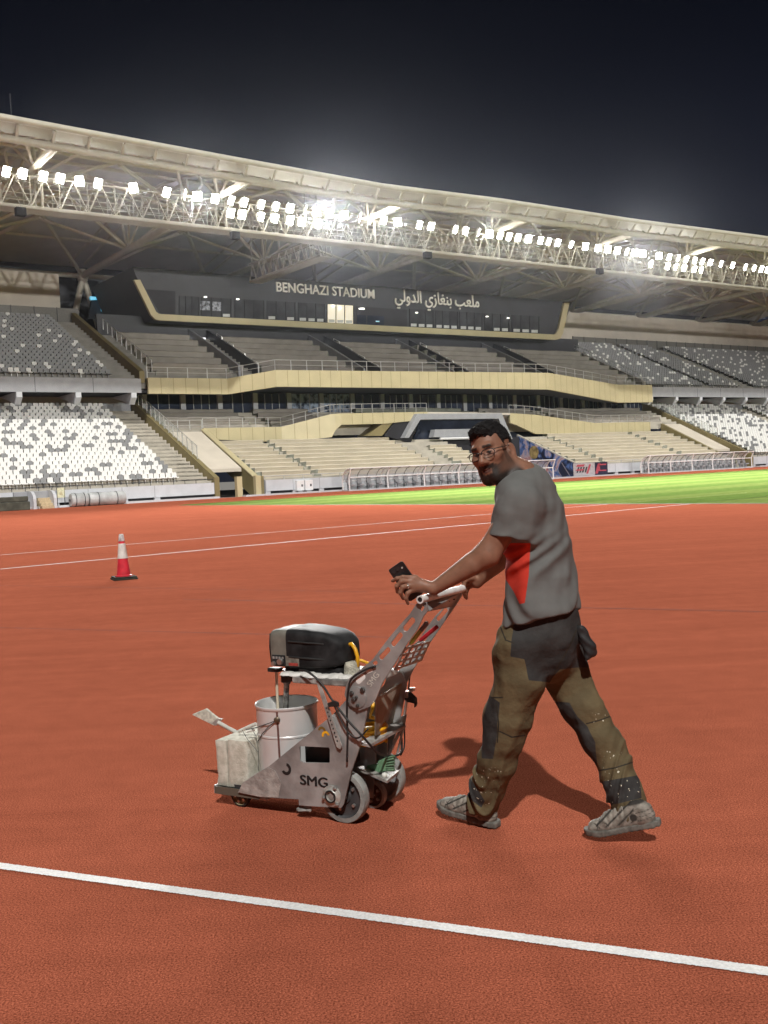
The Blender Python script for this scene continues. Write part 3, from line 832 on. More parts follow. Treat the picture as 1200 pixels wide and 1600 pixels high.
m.build('wall_screen', mat('wall_screen', (0.10, 0.11, 0.14), 0.4, var=0.8, scale=3.5, col2=(0.40, 0.43, 0.50), detail=6), pb)
M_LETTER = mat('letter_white', (0.78, 0.76, 0.70), 0.45, var=0.03)
a_, b_ = pp(432, 455.2, 21.80), pp(585, 465.8, 21.80)
me = text_mesh('BENGHAZI STADIUM', 1.52, 0.16, a_, dS, (0, 0, 1), width=(b_ - a_).dot(dS), bold=0.012)
me.materials.append(M_LETTER); link('sign_lettering', me, pb)
ar = '\ufee3\ufee0\ufecc\ufe90 \ufe91\ufee8\ufed0\ufe8e\ufeaf\ufef1 \ufe8d\ufedf\ufeaa\ufeed\ufedf\ufef2'[::-1]
a_, b_ = pp(617, 472.0, 21.80), pp(748.5, 478.0, 21.80)
me = text_mesh(ar, 2.05, 0.16, a_ + Vector((0, 0, 0.1)), dS, (0, 0, 1), width=(b_ - a_).dot(dS), bold=0.020)
me.materials.append(M_LETTER); link('sign_lettering', me, pb)

# ------------------------------------------------------------------ roof
LIP = [(-60, 29.2), (0, 29.0), (22, 28.45), (36, 28.15), (51, 28.5), (71, 28.55), (95, 29.0), (200, 29.0)]
def lip(s):
    for (a, za), (b, zb) in zip(LIP, LIP[1:]):
        if s <= b: return lerp(za, zb, (s - a) / (b - a))
    return LIP[-1][1]
def deck(s, t):
    base = [(-0.6, 0.0), (6, 0.9), (15, 2.0), (25, 2.2), (35, 0.9), (46, -0.9)]
    for (a, za), (b, zb) in zip(base, base[1:]):
        if t <= b: d = lerp(za, zb, (t - a) / (b - a)); break
    else: d = base[-1][1]
    return lerp(lip(s), 29.0, min(1, max(0, t / 20))) + d
TR = [5.8 + 16.45 * i for i in range(-2, 10)]
s_lo, s_hi = -30.0, 160.0
roof = thing('stadium_roof', 'cream steel cantilever roof with membrane ceiling above the stands', 'roof', S(50, 20, 29))
m = MB(); ss = np.linspace(s_lo, s_hi, 96); ts = [-0.6, 2, 6, 10, 15, 20, 25, 30, 35, 40, 46]
top = len(ss) * len(ts)
for up in (0, 0.25):
    for s in ss:
        for t in ts: m.v.append(tuple(S(s, t, deck(s, t) + up)))
n = len(ts)
for i in range(len(ss) - 1):
    for j in range(n - 1):
        a = i * n + j
        m.f.append((a, a + 1, a + n + 1, a + n)); m.mi.append(0)
        m.f.append((top + a + n, top + a + n + 1, top + a + 1, top + a)); m.mi.append(0)
m.build('membrane', M_DECK, roof)
# front lip: upper roll, ring chord and the brackets between them
m = MB(); pts = [S(s, -0.75, lip(s) - 0.06) for s in ss]; m.tube(pts, 0.27, 8); m.build('lip_roll', M_STEEL, roof, smooth=True, sharp=60)
m = MB()
for i in range(len(ss) - 1):
    s0_, s1_ = ss[i], ss[i + 1]
    m.add([S(s0_, -0.45, lip(s0_) - 0.25), S(s1_, -0.45, lip(s1_) - 0.25), S(s1_, 0.9, lip(s1_) - 0.55), S(s0_, 0.9, lip(s0_) - 0.55)], [(0, 1, 2, 3)])
m.build('lip_lining', M_STEEL, roof)
m = MB(); m.tube([S(s, 0.2, lip(s) - 1.25) for s in ss], 0.30, 8); m.build('ring_chord', M_STEEL, roof, smooth=True, sharp=60)
m = MB()
s = s_lo
while s < s_hi:
    m.tube([S(s, -0.55, lip(s) - 0.3), S(s, 0.2, lip(s) - 1.25)], 0.13, 5)
    m.tube([S(s + .15, 0.9, lip(s) - 0.45), S(s, 0.2, lip(s) - 1.25)], 0.09, 5)
    s += 2.74
tag(m.build('lip_bracket', M_STEEL, roof), kind='stuff')
for t, r, dz in ((3.2, 0.22, 0.75), (7.5, 0.16, 0.4), (11.5, 0.16, 0.4), (17, 0.14, 0.35), (23, 0.14, 0.35), (29, 0.14, 0.35), (36, 0.16, 0.35)):
    m = MB(); m.tube([S(s, t, deck(s, t) - dz) for s in ss], r, 6)
    s = s_lo
    while s < s_hi:
        m.tube([S(s, t, deck(s, t) - dz), S(s, t, deck(s, t) + 0.02)], 0.06, 4); s += 5.48
    m.build('purlin', M_TRUSS, roof, smooth=True, sharp=60)
NODE_T, NODE_Z = 41.5, 26.5
for s in TR:
    m = MB()
    zf = lip(s) - 1.35
    def low(t): return lerp(zf, NODE_Z, (t - 0.2) / (NODE_T - 0.2))
    m.tube([S(s, 0.2, zf), S(s, NODE_T, NODE_Z)], [0.30, 0.42], 8)
    for d in (-0.9, 0.9):
        m.tube([S(s + d * min(1, t / 4), t, deck(s, t) - 0.3) for t in (0.3, 4, 8, 15, 25, 35, 43)], 0.17, 6)
    for t, t2 in ((1.2, 4.5), (5.5, 4.5), (5.5, 8.0), (12, 10), (27, 24), (27, 31)):
        for d in (-0.9, 0.9): m.tube([S(s, t, low(t)), S(s + d, t2, deck(s, t2) - 0.3)], 0.13, 6)
    m.build('cantilever_truss', M_TRUSS, roof, smooth=True, sharp=50)
    m = MB()
    for t in (12.0, 27.0):
        for ds, t2, r in ((-8.2, -4, .19), (8.2, -4, .19), (-8.2, 4, .17), (8.2, 4, .17), (-4.2, -7, .15), (4.2, -7, .15)):
            m.tube([S(s, t, low(t)), S(s + ds, t + t2, deck(s, t + t2) - 0.35)], r, 6)
    for ds in (-8.2, 8.2):
        m.tube([S(s, NODE_T, NODE_Z), S(s + ds, 30, deck(s, 30) - 0.3)], 0.24, 6)
    m.build('fan_strut', M_TRUSS, roof, smooth=True, sharp=50)
    m = MB(); m.tube([S(s, NODE_T, NODE_Z), S(s - 2.3, NODE_T - 1.0, 18.6)], [0.34, 0.42], 8); m.tube([S(s, NODE_T, NODE_Z), S(s + 2.6, NODE_T + 1.0, 18.6)], [0.34, 0.42], 8)
    m.lathe(S(s, NODE_T, NODE_Z - 0.9), [(0.3, 0), (0.6, 0.4), (0.62, 1.2), (0.35, 1.7)], n=12)
    m.build('raking_column', M_TRUSS, roof, smooth=True, sharp=50)
    m = MB()
    sm = s - 8.2
    m.tube([S(sm, NODE_T, NODE_Z), S(sm - 3.0, 36.8, 19.0)], 0.17, 6); m.tube([S(sm, NODE_T, NODE_Z), S(sm + 2.6, 36.8, 19.0)], 0.17, 6)
    m.build('rear_strut', M_TRUSS, roof, smooth=True, sharp=50)
m = MB(); m.tube([S(s_lo, NODE_T, NODE_Z), S(s_hi, NODE_T, NODE_Z)], 0.30, 8); m.build('rear_beam', M_TRUSS, roof, smooth=True, sharp=60)
m = MB(); m.sbox(s_lo, s_hi, 45.0, 45.3, 18.0, 29.0); m.build('rear_cladding', M_DGREY, roof)
o = MB(); o.tube([S(2.6, 0, 28.9), S(2.6, 0, 31.0)], 0.03, 5)
tag(o.build('lightning_rod', M_DARK), 'thin dark lightning rod standing on the roof edge at upper left', 'lightning rod')

m = MB(); m.tube([pp(141, 466, 34.5), pp(157, 466.5, 34.5), pp(161, 486, 34.5)], 0.22, 6); m.build('lit_door_frame', emit('cyan_light', (0.06, 0.50, 0.75), 1.0), pb)
m = MB(); m.extrude([pp(147, 447, 35), pp(172, 449, 35), pp(180, 468, 35), pp(172, 498, 35), pp(138, 498, 35)], dT * 0.3); m.build('dark_door', M_DARK, pb)
# ------------------------------------------------------------------ gantry with the floodlights
GT0, GT1, GZ0, GZ1 = 5.0, 6.9, 24.1, 26.55
gan = thing('floodlight_gantry', 'cream lattice gantry hung below the roof carrying the floodlights', 'gantry', S(50, 6, 24))
m = MB()
for t in (GT0, GT1):
    for z, r in ((GZ0, 0.10), (GZ1, 0.08)):
        m.tube([S(s_lo, t, z), S(s_hi, t, z)], r, 6)
m.build('chord', M_STEEL, gan, smooth=True, sharp=60)
m = MB(); s = s_lo; st = 2.35
while s < s_hi:
    for t in (GT0, GT1):
        m.tube([S(s, t, GZ0), S(s - st / 2, t, GZ1)], 0.055, 5); m.tube([S(s, t, GZ0), S(s + st / 2, t, GZ1)], 0.055, 5)
        m.tube([S(s, t, GZ0), S(s, t, GZ1)], 0.04, 4)
    m.tube([S(s, GT0, GZ0), S(s, GT1, GZ0)], 0.05, 4)
    s += st
tag(m.build('lattice', M_STEEL, gan), kind='stuff')
m = MB(); m.sbox(s_lo, s_hi, GT0 + 0.2, GT1 - 0.2, GZ0 - 0.1, GZ0 - 0.02); m.sbox(s_lo, s_hi, GT0 - 0.16, GT0 - 0.12, GZ0 - 0.14, GZ0 - 0.02)
m.build('walkway', M_STEEL, gan)
m = MB()
for t in (GT0 + 0.25, GT1 - 0.25):
    for dz in (0.55, 1.1): m.tube([S(s_lo, t, GZ0 + dz), S(s_hi, t, GZ0 + dz)], 0.035, 4)
m.build('walkway_rail', M_STEEL, gan)
m = MB(); m.sbox(s_lo, s_hi, 6.4, 6.55, GZ0 + 0.05, GZ0 + 0.42); m.build('cable_tray', M_DGREY, gan)
for s in TR:
    m = MB()
    for t in (GT0 + 0.1, GT1):
        m.tube([S(s + .4, t, GZ0), S(s + .4, t, deck(s, t) - 0.3)], 0.12, 6)
    m.build('hanger', M_STEEL, gan)
br = thing('catwalk_bridge', 'cream lattice catwalk running back from the gantry toward the press box', 'catwalk', S(34.5, 14, 24))
m = MB()
for d in (-0.7, 0.7):
    for z, r in ((23.1, 0.12), (24.95, 0.09)): m.tube([S(34.5 + d, 7, z), S(34.5 + d, 21.6, z)], r, 6)
    for k in range(10):
        t = 7 + k * 1.46
        m.tube([S(34.5 + d, t, 23.1), S(34.5 + d, t + 0.73, 24.95), S(34.5 + d, t + 1.46, 23.1)], 0.06, 5)
m.build('lattice', M_STEEL, br)
m = MB(); m.box(S(33.8, 7, 22.95), dS * 1.4, dT * 14.6, (0, 0, 0.08)); m.build('walkway', M_STEEL, br)
m = MB()
for t in (9.5, 15, 21): 
    for d in (-.7, .7): m.tube([S(34.5 + d, t, 24.95), S(34.5 + d, t, 30.5)], 0.05, 4)
m.build('hanger', M_STEEL, br)

M_LENS = emit('floodlight_lens', (1.0, 0.97, 0.88), 60.0)
M_HOUS = mat('floodlight_housing', (0.45, 0.44, 0.40), 0.4, metal=0.4, var=0.08)
up_px = [11, 37, 69, 95, 125, 154, 209, 261, 290, 309, 337, 362, 383, 409, 432, 454, 478, 495, 515, 539, 563, 581, 600, 622, 656, 674, 712, 728, 748, 765, 782, 796, 810, 826, 845, 858, 872, 893, 915, 935, 950, 965, 980, 993, 1005, 1030, 1046, 1060, 1073, 1086, 1098, 1110, 1127, 1145, 1165, 1179, 1190, 1199]
lo_px = [360, 378, 408, 430, 453, 471, 497, 1017, 1043, 1056, 1069, 1085, 1096]
side = {209, 290, 478, 563, 581, 748, 765, 993, 1005, 125, 622}
spot_d = bpy.data.lights.new('floodlight_beam', 'SPOT')
spot_d.energy, spot_d.spot_size, spot_d.spot_blend, spot_d.shadow_soft_size, spot_d.color = FLOOD_W, R(54), 1.0, 0.25, (1.0, 0.985, 0.95)
hm = MB()
hm.extrude([Vector((-0.36, 0.02, -0.40)), Vector((-0.36, 0.02, 0.40)), Vector((-0.36, 0.30, 0.25)), Vector((-0.36, 0.30, -0.25))], Vector((0.72, 0, 0)))
HOUS = hm.mesh('housing', M_HOUS)
lm = MB(); lm.cbox((0, 0.0, 0), (0.34, 0, 0), (0, 0.015, 0), (0, 0, 0.38)); LENS = lm.mesh('lens', M_LENS)
km = MB(); km.tube([(-0.41, 0.15, 0), (-0.41, 0.15, -0.55), (0.41, 0.15, -0.55), (0.41, 0.15, 0)], 0.03, 4); YOKE = km.mesh('yoke', M_HOUS)
rl = random.Random(5)
zone = lambda x: 'left third' if x < 400 else 'middle' if x < 800 else 'right third'
order = sorted([(x, 0) for x in up_px] + [(x, 1) for x in lo_px])
n_on = 0
for k, (x, low_) in enumerate(order):
    yy = lin(x, 0, 281, 1200, 424)
    s, z = on_t(x, yy, GT0 - 0.35)
    z = GZ1 + 0.02 - (1.12 if low_ else 0)
    p = S(s, GT0 - 0.35, z)
    tilted = (not low_) and x in side
    lab = ('floodlight turned sideways on the gantry, in its %s' if tilted else 'lower row floodlight of the gantry, in its %s' if low_ else 'upper row lit floodlight on the gantry, in its %s') % zone(x)
    r = thing('floodlight', lab, 'floodlight', (0, 0, 0), 'floodlights turned sideways' if tilted else 'floodlights of the lower row, %s' % zone(x) if low_ else 'floodlights of the upper row, %s' % zone(x))
    big = x in (309, 515, 539, 495, 826, 915, 935, 950, 965, 1030)
    aim = S(s + (rl.uniform(-28, -18) if big else rl.uniform(12, 34) if x < 300 else rl.uniform(-4, 26)), -rl.uniform(38, 58), 0)
    if tilted: aim = S(s + rl.choice((-1, 1)) * 60 + 20, -40, 0)
    f = (aim - p).normalized()
    q = (-f).to_track_quat('Y', 'Z')
    r.rotation_mode = 'QUATERNION'; r.rotation_quaternion = q; r.location = p
    for nm, me in (('housing', HOUS), ('lens', LENS), ('yoke', YOKE)):
        o = bpy.data.objects.new(nm, me); COL.objects.link(o); o.parent = r
    lo_ = bpy.data.objects.new('floodlight_beam', spot_d); COL.objects.link(lo_)
    lo_.parent = r; lo_.location = (0, -0.35, 0); lo_.rotation_euler = (R(-90), 0, 0)
    n_on += 1
# the floods of the opposite stand, behind the camera, that wash the upper seats
opp_d = bpy.data.lights.new('opposite_beam', 'SPOT')
opp_d.energy, opp_d.spot_size, opp_d.spot_blend, opp_d.shadow_soft_size, opp_d.color = 330000.0, R(26), 0.6, 1.2, (1.0, 0.975, 0.93)
for s in (-5, 28, 61, 94, 127):
    p = S(s, -178, 30.0); f = (S(s, 24, 19.5) - p).normalized()
    r = thing('floodlight', 'floodlight of the opposite stand behind the camera', 'floodlight', (0, 0, 0), 'floodlights of the opposite stand')
    r.rotation_mode = 'QUATERNION'; r.rotation_quaternion = (-f).to_track_quat('Y', 'Z'); r.location = p
    for nm, me in (('housing', HOUS), ('lens', LENS), ('yoke', YOKE)):
        o = bpy.data.objects.new(nm, me); COL.objects.link(o); o.parent = r
    o = bpy.data.objects.new('floodlight_beam', opp_d); COL.objects.link(o); o.parent = r; o.location = (0, -1.4, 0); o.rotation_euler = (R(-90), 0, 0)
for k, (x, y) in enumerate(((32, 331), (367, 368), (668, 399), (937, 424))):
    s, z = on_t(x, y, GT0 - 0.5)
    t_ = thing('loudspeaker', ('black loudspeaker hung under the gantry at its left end', 'black loudspeaker under the gantry below the first lamp pairs', 'black loudspeaker under the middle of the gantry', 'black loudspeaker under the right half of the gantry')[k], 'loudspeaker', S(s, GT0 - .5, z), 'loudspeakers under the gantry')
    m = MB(); m.cbox(S(s, GT0 - 0.5, z), dS * 0.4, dT * 0.3, (0, 0, 0.33)); m.build('cabinet', M_DARK, t_, bevel=0.05)
    m = MB(); m.tube([S(s, GT0 - 0.4, z + 0.3), S(s, GT0, GZ0 + 0.1)], 0.05, 4); m.build('bracket', M_STEEL, t_)

# ------------------------------------------------------------------ seats
M_SW = mat('seat_white', (0.74, 0.74, 0.72), 0.4, var=0.03, scale=3)
M_SG = mat('seat_grey', (0.235, 0.24, 0.245), 0.45, var=0.06, scale=3)
def seat_geo():
    m = MB()
    out = [(-0.22, 0.0), (-0.22, 0.36), (-0.16, 0.44), (0.16, 0.44), (0.22, 0.36), (0.22, 0.0)]
    m.extrude([Vector((x, 0.10 + 0.10 * z, 0.40 + z)) for x, z in out], Vector((0, 0.05, -0.005)))
    m.add([Vector((x, y, z)) for x, y, z in ((-0.22, 0.10, 0.40), (0.22, 0.10, 0.40), (0.22, -0.30, 0.45), (0.22, -0.36, 0.40), (-0.22, -0.36, 0.40), (-0.22, -0.30, 0.45), (0.20, 0.10, 0.33), (-0.20, 0.10, 0.33), (0.20, -0.33, 0.35), (-0.20, -0.33, 0.35))],
          [(0, 1, 2, 5), (5, 2, 3, 4), (4, 3, 8, 9), (9, 8, 6, 7), (1, 6, 8, 3, 2), (0, 5, 4, 9, 7)])
    m.box((-0.04, 0.02, 0.0), (0.08, 0, 0), (0, 0.08, 0), (0, 0, 0.34))
    return m
SEAT = seat_geo()
ME_W, ME_G = SEAT.mesh('seat', M_SW), SEAT.mesh('seat', M_SG)
ROT = Matrix(((dS.x, dT.x, 0, 0), (dS.y, dT.y, 0, 0), (0, 0, 1, 0), (0, 0, 0, 1)))
rs = random.Random(3)
cand = []
def rows(T, Z, s0, s1, pw, wingname, skip=()):
    dt, dz = (T[1] - T[0]) / 21, (Z[1] - Z[0]) / 21
    for i in range(21):
        z = Z[0] + (i + 1) * dz; t = T[0] + (i + 0.62) * dt
        s = s0
        while s < s1:
            if not any(a < s < b for a, b in skip):
                p = S(s, t, z); x, y = project(p)
                cl = mnoise.noise((s * 0.9, i * 0.6, pw * 10))
                white = rs.random() < pw + (0.10 * cl if pw > 0.3 else 0.05 * cl)
                if -1400 < x < 2600: cand.append((p.length, p, white, wingname, -5 < x < 1205))
            s += 0.515
rows(LOW_T, LOW_Z, -38, 15.0, 0.80, 'left lower')
rows(UP_T, UP_Z, -38, 14.2, 0.11, 'left upper')
rows(LOW_T, LOW_Z, sR + 2.2, 150, 0.74, 'far lower', skip=((112, 115.5),))
rows(UP_T, UP_Z, 88.2, 158, 0.15, 'far upper', skip=((101, 102.2), (109, 112.5),))
cand.sort(key=lambda c: c[0])
near = [c for c in cand if c[4]][:300]
ids = set(id(c) for c in near)
for c in near:
    o = bpy.data.objects.new('stadium_seat', ME_W if c[2] else ME_G)
    COL.objects.link(o)
    o.matrix_world = Matrix.Translation(c[1]) @ ROT
    tag(o, '%s plastic seat in the rows of the left lower wing' % ('white' if c[2] else 'grey'), 'seat', '%s seats of the left lower wing' % ('white' if c[2] else 'grey'))
sv = np.array(SEAT.v) @ np.array([[dS.x, dS.y, 0], [dT.x, dT.y, 0], [0, 0, 1]])
m = MB()
for c in cand:
    if id(c) in ids: continue
    n0 = len(m.v)
    vv = sv + np.array(c[1])
    m.v += [tuple(v) for v in vv]
    m.f += [tuple(n0 + i for i in f) for f in SEAT.f]
    m.mi += [0 if c[2] else 1] * len(SEAT.f)
o = m.build('stadium_seats', [M_SW, M_SG])
tag(o, 'rows of grey and white seats filling both wings of the stand', 'seats', kind='stuff')

# ------------------------------------------------------------------ dugouts and things along the barrier
M_POLY = bpy.data.materials.new('polycarbonate'); M_POLY.use_nodes = True
_b = M_POLY.node_tree.nodes['Principled BSDF']; _b.inputs['Base Color'].default_value = (0.55, 0.58, 0.60, 1); _b.inputs['Alpha'].default_value = 0.55; _b.inputs['Roughness'].default_value = 0.25
M_DSEAT = mat('dugout_seat', (0.30, 0.31, 0.33), 0.5, var=0.06)
def arc(t0, z0, n=8):
    pts = [(t0 + 1.25, 0.12), (t0 + 1.25, 0.8)]
    for k in range(n + 1):
        a = math.pi / 2 * k / n
        pts.append((t0 + 1.25 - 1.25 * math.sin(a) * 1.0, 0.8 + 1.1 * (1 - math.cos(a)) if False else 0.8 + 1.15 * math.sin(a * 0.9)))
    return pts
def dugout(label, sa, sb, t0, nseat, where):
    d = thing('dugout', label, 'dugout', S((sa + sb) / 2, t0, 0), 'team shelters on the touchline')
    prof = [(t0 + 1.3, 0.1), (t0 + 1.32, 0.9), (t0 + 1.15, 1.45), (t0 + 0.75, 1.82), (t0 + 0.2, 1.98), (t0 - 0.15, 2.0)]
    n = max(2, round((sb - sa) / 4.2))
    for i in range(n + 1):
        s = lerp(sa, sb, i / n)
        m = MB(); m.tube([S(s, t, z) for t, z in prof], 0.06, 6)
        m.tube([S(s, t0 - 0.1, 1.99), S(s, t0 + 0.25, 1.2), S(s, t0 + 0.2, 0.0)], 0.06, 6)
        m.build('post', M_WHITE, d)
    m = MB()
    for i in range(int((sb - sa) / 1.05)):
        m.tube([S(sa + (i + 0.5) * 1.05, t, z) for t, z in prof], 0.03, 4)
    m.build('rib', M_DGREY, d)
    m = MB()
    for (t_, z_), r in ((prof[-1], 0.05), ((t0 + 0.25, 1.2), 0.055), (prof[1], 0.04)): m.tube([S(sa, t_, z_), S(sb, t_, z_)], r, 6)
    m.build('rail', M_WHITE, d)
    m = MB()
    for (ta, za), (tb, zb) in zip(prof, prof[1:]):
        m.poly([S(sa, ta + .03, za), S(sb, ta + .03, za), S(sb, tb + .03, zb), S(sa, tb + .03, zb)])
    m.build('canopy', M_POLY, d)
    m = MB(); m.sbox(sa, sb, t0 + 0.1, t0 + 1.4, 0.0, 0.1); m.build('base', M_LGREY, d)
    sm = MB()
    sm.extrude([Vector(p) for p in ((-0.24, 0.12, 0.45), (0.24, 0.12, 0.45), (0.21, 0.30, 1.05), (-0.21, 0.30, 1.05))], Vector((0, 0.08, 0.02)))
    sm.extrude([Vector(p) for p in ((-0.25, -0.32, 0.38), (0.25, -0.32, 0.38), (0.25, 0.16, 0.33), (-0.25, 0.16, 0.33))], Vector((0, 0.0, 0.12)))
    sm.box((-0.15, -0.1, 0), (0.3, 0, 0), (0, 0.2, 0), (0, 0, 0.33))
    me = sm.mesh('dugout_seat', M_DSEAT)
    for i in range(nseat):
        o = bpy.data.objects.new('dugout_seat', me); COL.objects.link(o); adopt(o, d)
        o.matrix_basis = Matrix.Translation(S(lerp(sa, sb, (i + 0.5) / nseat), t0 + 0.72, 0.1)) @ ROT
dugout('long white ribbed team shelter left of and behind the worker', 29.4, 54.6, -3.0, 24, 'left')
dugout('white ribbed team shelter at right near the frame edge', 69.4, 88.4, -3.0, 18, 'right')
def gs_(px, py):
    p = ground(px, py) - P0; return p.dot(dS), p.dot(dT)
# rolled covers, sign, entrance walls, steps and the dark mat at lower left of the stand
M_ROLL = mat('roll_cover', (0.42, 0.44, 0.44), 0.45, var=0.2, scale=1.6, bump=0.6, bscale=5, dist=0.05)
for (xa, xb, y0), lab in zip(((110, 137, 787), (138, 195, 785.5)), ('short white rolled ground cover lying by the left barrier', 'long white rolled ground cover lying by the left barrier')):
    sa, _ = on_t(xa, y0, -1.6); sb, _ = on_t(xb, y0, -1.6)
    t_ = thing('rolled_cover', lab, 'rolled cover', S((sa + sb) / 2, -1.6, 0), 'rolled ground covers')
    m = MB(); m.lathe(S(sa, -1.6, 0.52), [(0.12, 0.0), (0.46, 0.02), (0.52, 0.1), (0.50, (sb - sa) * .5), (0.52, sb - sa - 0.1), (0.46, sb - sa - 0.02), (0.12, sb - sa)], tuple(dS), 20)
    m.build('roll', M_ROLL, t_, smooth=True, sharp=50)
    m = MB(); m.lathe(S(sa - 0.05, -1.6, 0.52), [(0.10, 0), (0.10, sb - sa + 0.1)], tuple(dS), 10); m.build('core_tube', M_DGREY, t_)
    m = MB()
    for f in (0.25, 0.75): m.lathe(S(lerp(sa, sb, f), -1.6, 0.52), [(0.53, -0.03), (0.53, 0.03)], tuple(dS), 20, caps=False)
    m.build('strap', M_DGREY, t_)
s0_, z_ = on_t(95, 772, -0.9)
t_ = thing('notice_board', 'small yellowish notice board on legs before the left barrier', 'sign', S(s0_, -0.9, 0))
m = MB(); m.sbox(s0_ - 0.30, s0_ + 0.32, -0.92, -0.88, 0.75, 1.5); m.build('panel', mat('notice_yellow', (0.62, 0.62, 0.42), 0.5, var=0.15, scale=6), t_)
m = MB(); m.extrude([S(s0_ - 0.12, -0.935, 0.95), S(s0_ + 0.16, -0.935, 0.95), S(s0_ + 0.02, -0.935, 1.25)], dT * 0.008); m.build('warning_triangle', M_GOLD, t_)
for d in (-0.28, 0.28):
    m = MB(); m.tube([S(s0_ + d, -0.9, 0.0), S(s0_ + d, -0.9, 1.5)], 0.03, 5); m.build('leg', M_DGREY, t_)
m = MB(); m.sbox(s0_ - 0.7, s0_ + 0.9, -1.15, -0.7, 0.0, 0.06); m.build('foot', M_LGREY, t_)
for (x, w, h), lab in zip(((34, 1.0, 1.3), (66, 0.9, 1.35)), ('pale grey curved entrance wall at the far left barrier', 'pale grey curved entrance wall left of the notice board')):
    sa, _ = on_t(x + 13, 790, -0.8)
    t_ = thing('entrance_wall', lab, 'wall', S(sa, -1, 0), 'entrance walls in the barrier')
    pr = [(-1.7, 0.0), (-1.7, 0.75), (-1.55, 1.05), (-1.2, 1.28), (-0.8, 1.34), (-0.02, 1.34), (-0.02, 0.0)]
    m = MB(); m.extrude([S(sa, t, z) for t, z in pr], dS * 0.22); m.build('panel', M_LGREY, t_)
    m = MB(); m.extrude([S(sa - 1.0, -0.3, 0.0), S(sa - 1.0, -0.3, 1.30), S(sa - 0.01, -0.3, 1.30), S(sa - 0.01, -0.3, 0.0)], dT * 0.2); m.build('return_panel', M_GREY, t_)
sa, _ = on_t(57, 790, -0.6); sb, _ = on_t(78, 790, -0.6)
m = MB()
for k in range(4): m.sbox(sa + 0.1, sb, -1.7 + k * 0.32, -0.32, k * 0.2, k * 0.2 + 0.2)
tag(m.build('entrance_steps', mat('tan_steps', (0.48, 0.38, 0.24), 0.8)), 'tan steps between the two curved entrance walls', 'steps')
sa, _ = on_t(-30, 795, -2.6); sb, _ = on_t(46, 795, -2.6)
t_ = thing('stacked_mats', 'dark olive stack of mats before the barrier at the left edge', 'mats', S(sb, -2.6, 0))
m = MB(); m.sbox(sa, sb, -2.9, -2.0, 0.0, 0.62); m.sbox(sa, sb - 0.1, -2.86, -2.05, 0.63, 1.0)
m.build('mat_pile', mat('mat_olive', (0.075, 0.078, 0.06), 0.9, var=0.3, scale=2), t_, bevel=0.06)
for (xa, xb), lab in zip(((463, 474), (476, 488)), ('left one of two white utility boxes on the barrier', 'right one of two white utility boxes on the barrier')):
    sa, _ = on_t(xa, 755, -0.3); sb, _ = on_t(xb, 755, -0.3)
    t_ = thing('utility_box', lab, 'utility box', S(sa, -0.3, 0), 'utility boxes')
    m = MB(); m.sbox(sa, sb, -0.42, -0.02, 0.25, 1.15); m.build('cabinet', M_WHITE, t_, bevel=0.03)
    m = MB(); m.sbox(lerp(sa, sb, .6), lerp(sa, sb, .8), -0.435, -0.425, 0.6, 0.8); m.build('vent', M_DGREY, t_)
    m = MB(); m.sbox(lerp(sa, sb, .2), lerp(sa, sb, .8), -0.35, -0.1, 0.0, 0.25); m.build('plinth', M_GREY, t_)

# ------------------------------------------------------------------ traffic cone
cp = ground(194, 905)
cone = thing('traffic_cone', 'red traffic cone with white sleeve standing on the track at left', 'cone', cp)
lean = Vector((-0.012, 0, 1)).normalized()
m = MB()
prof = [(0.115, 0.055), (0.100, 0.075), (0.096, 0.10), (0.030, 0.655), (0.030, 0.66), (0.026, 0.67), (0.026, 0.60)]
m.lathe(cp, [(0.135, 0.05), (0.135, 0.062), (0.106, 0.075)] + [(lerp(0.106, 0.033, k / 12), lerp(0.075, 0.70, k / 12)) for k in range(1, 13)] + [(0.026, 0.705), (0.022, 0.69), (0.022, 0.5)], lean, 40)
M_CRED = mat('cone_red', (0.62, 0.035, 0.055), 0.4, var=0.14, scale=9)
m.build('body', M_CRED, cone, smooth=True, sharp=45)
m = MB(); cr_ = lambda h: lerp(0.106, 0.033, (h - 0.075) / 0.625) + 0.003
m.lathe(cp, [(cr_(0.33) - .003, 0.328), (cr_(0.33), 0.33), (cr_(0.56), 0.56), (cr_(0.56) - .003, 0.562)], lean, 40)
m.build('reflective_sleeve', mat('sleeve_white', (0.72, 0.72, 0.68), 0.35, var=0.10, scale=14), cone, smooth=True, sharp=45)
m = MB(); m.lathe(cp, [(cr_(0.60) - .003, 0.598), (cr_(0.60), 0.60), (cr_(0.695), 0.695), (0.028, 0.709)], lean, 30)
m.build('tip', mat('tip_worn', (0.35, 0.33, 0.33), 0.5, var=0.7, scale=18, col2=(0.75, 0.72, 0.72)), cone, smooth=True, sharp=45)
m = MB(); A = R(24); ex, ey = Vector((math.cos(A), math.sin(A), 0)), Vector((-math.sin(A), math.cos(A), 0))
for k, (w, z0, z1) in enumerate(((0.185, 0.0, 0.024), (0.172, 0.026, 0.05))):
    m.cbox(cp + Vector((0, 0, (z0 + z1) / 2)), ex * w, ey * w, (0, 0, (z1 - z0) / 2))
m.build('rubber_base', mat('cone_rubber', (0.035, 0.036, 0.026), 0.85, var=0.4, scale=22, bump=0.5), cone, bevel=0.006)
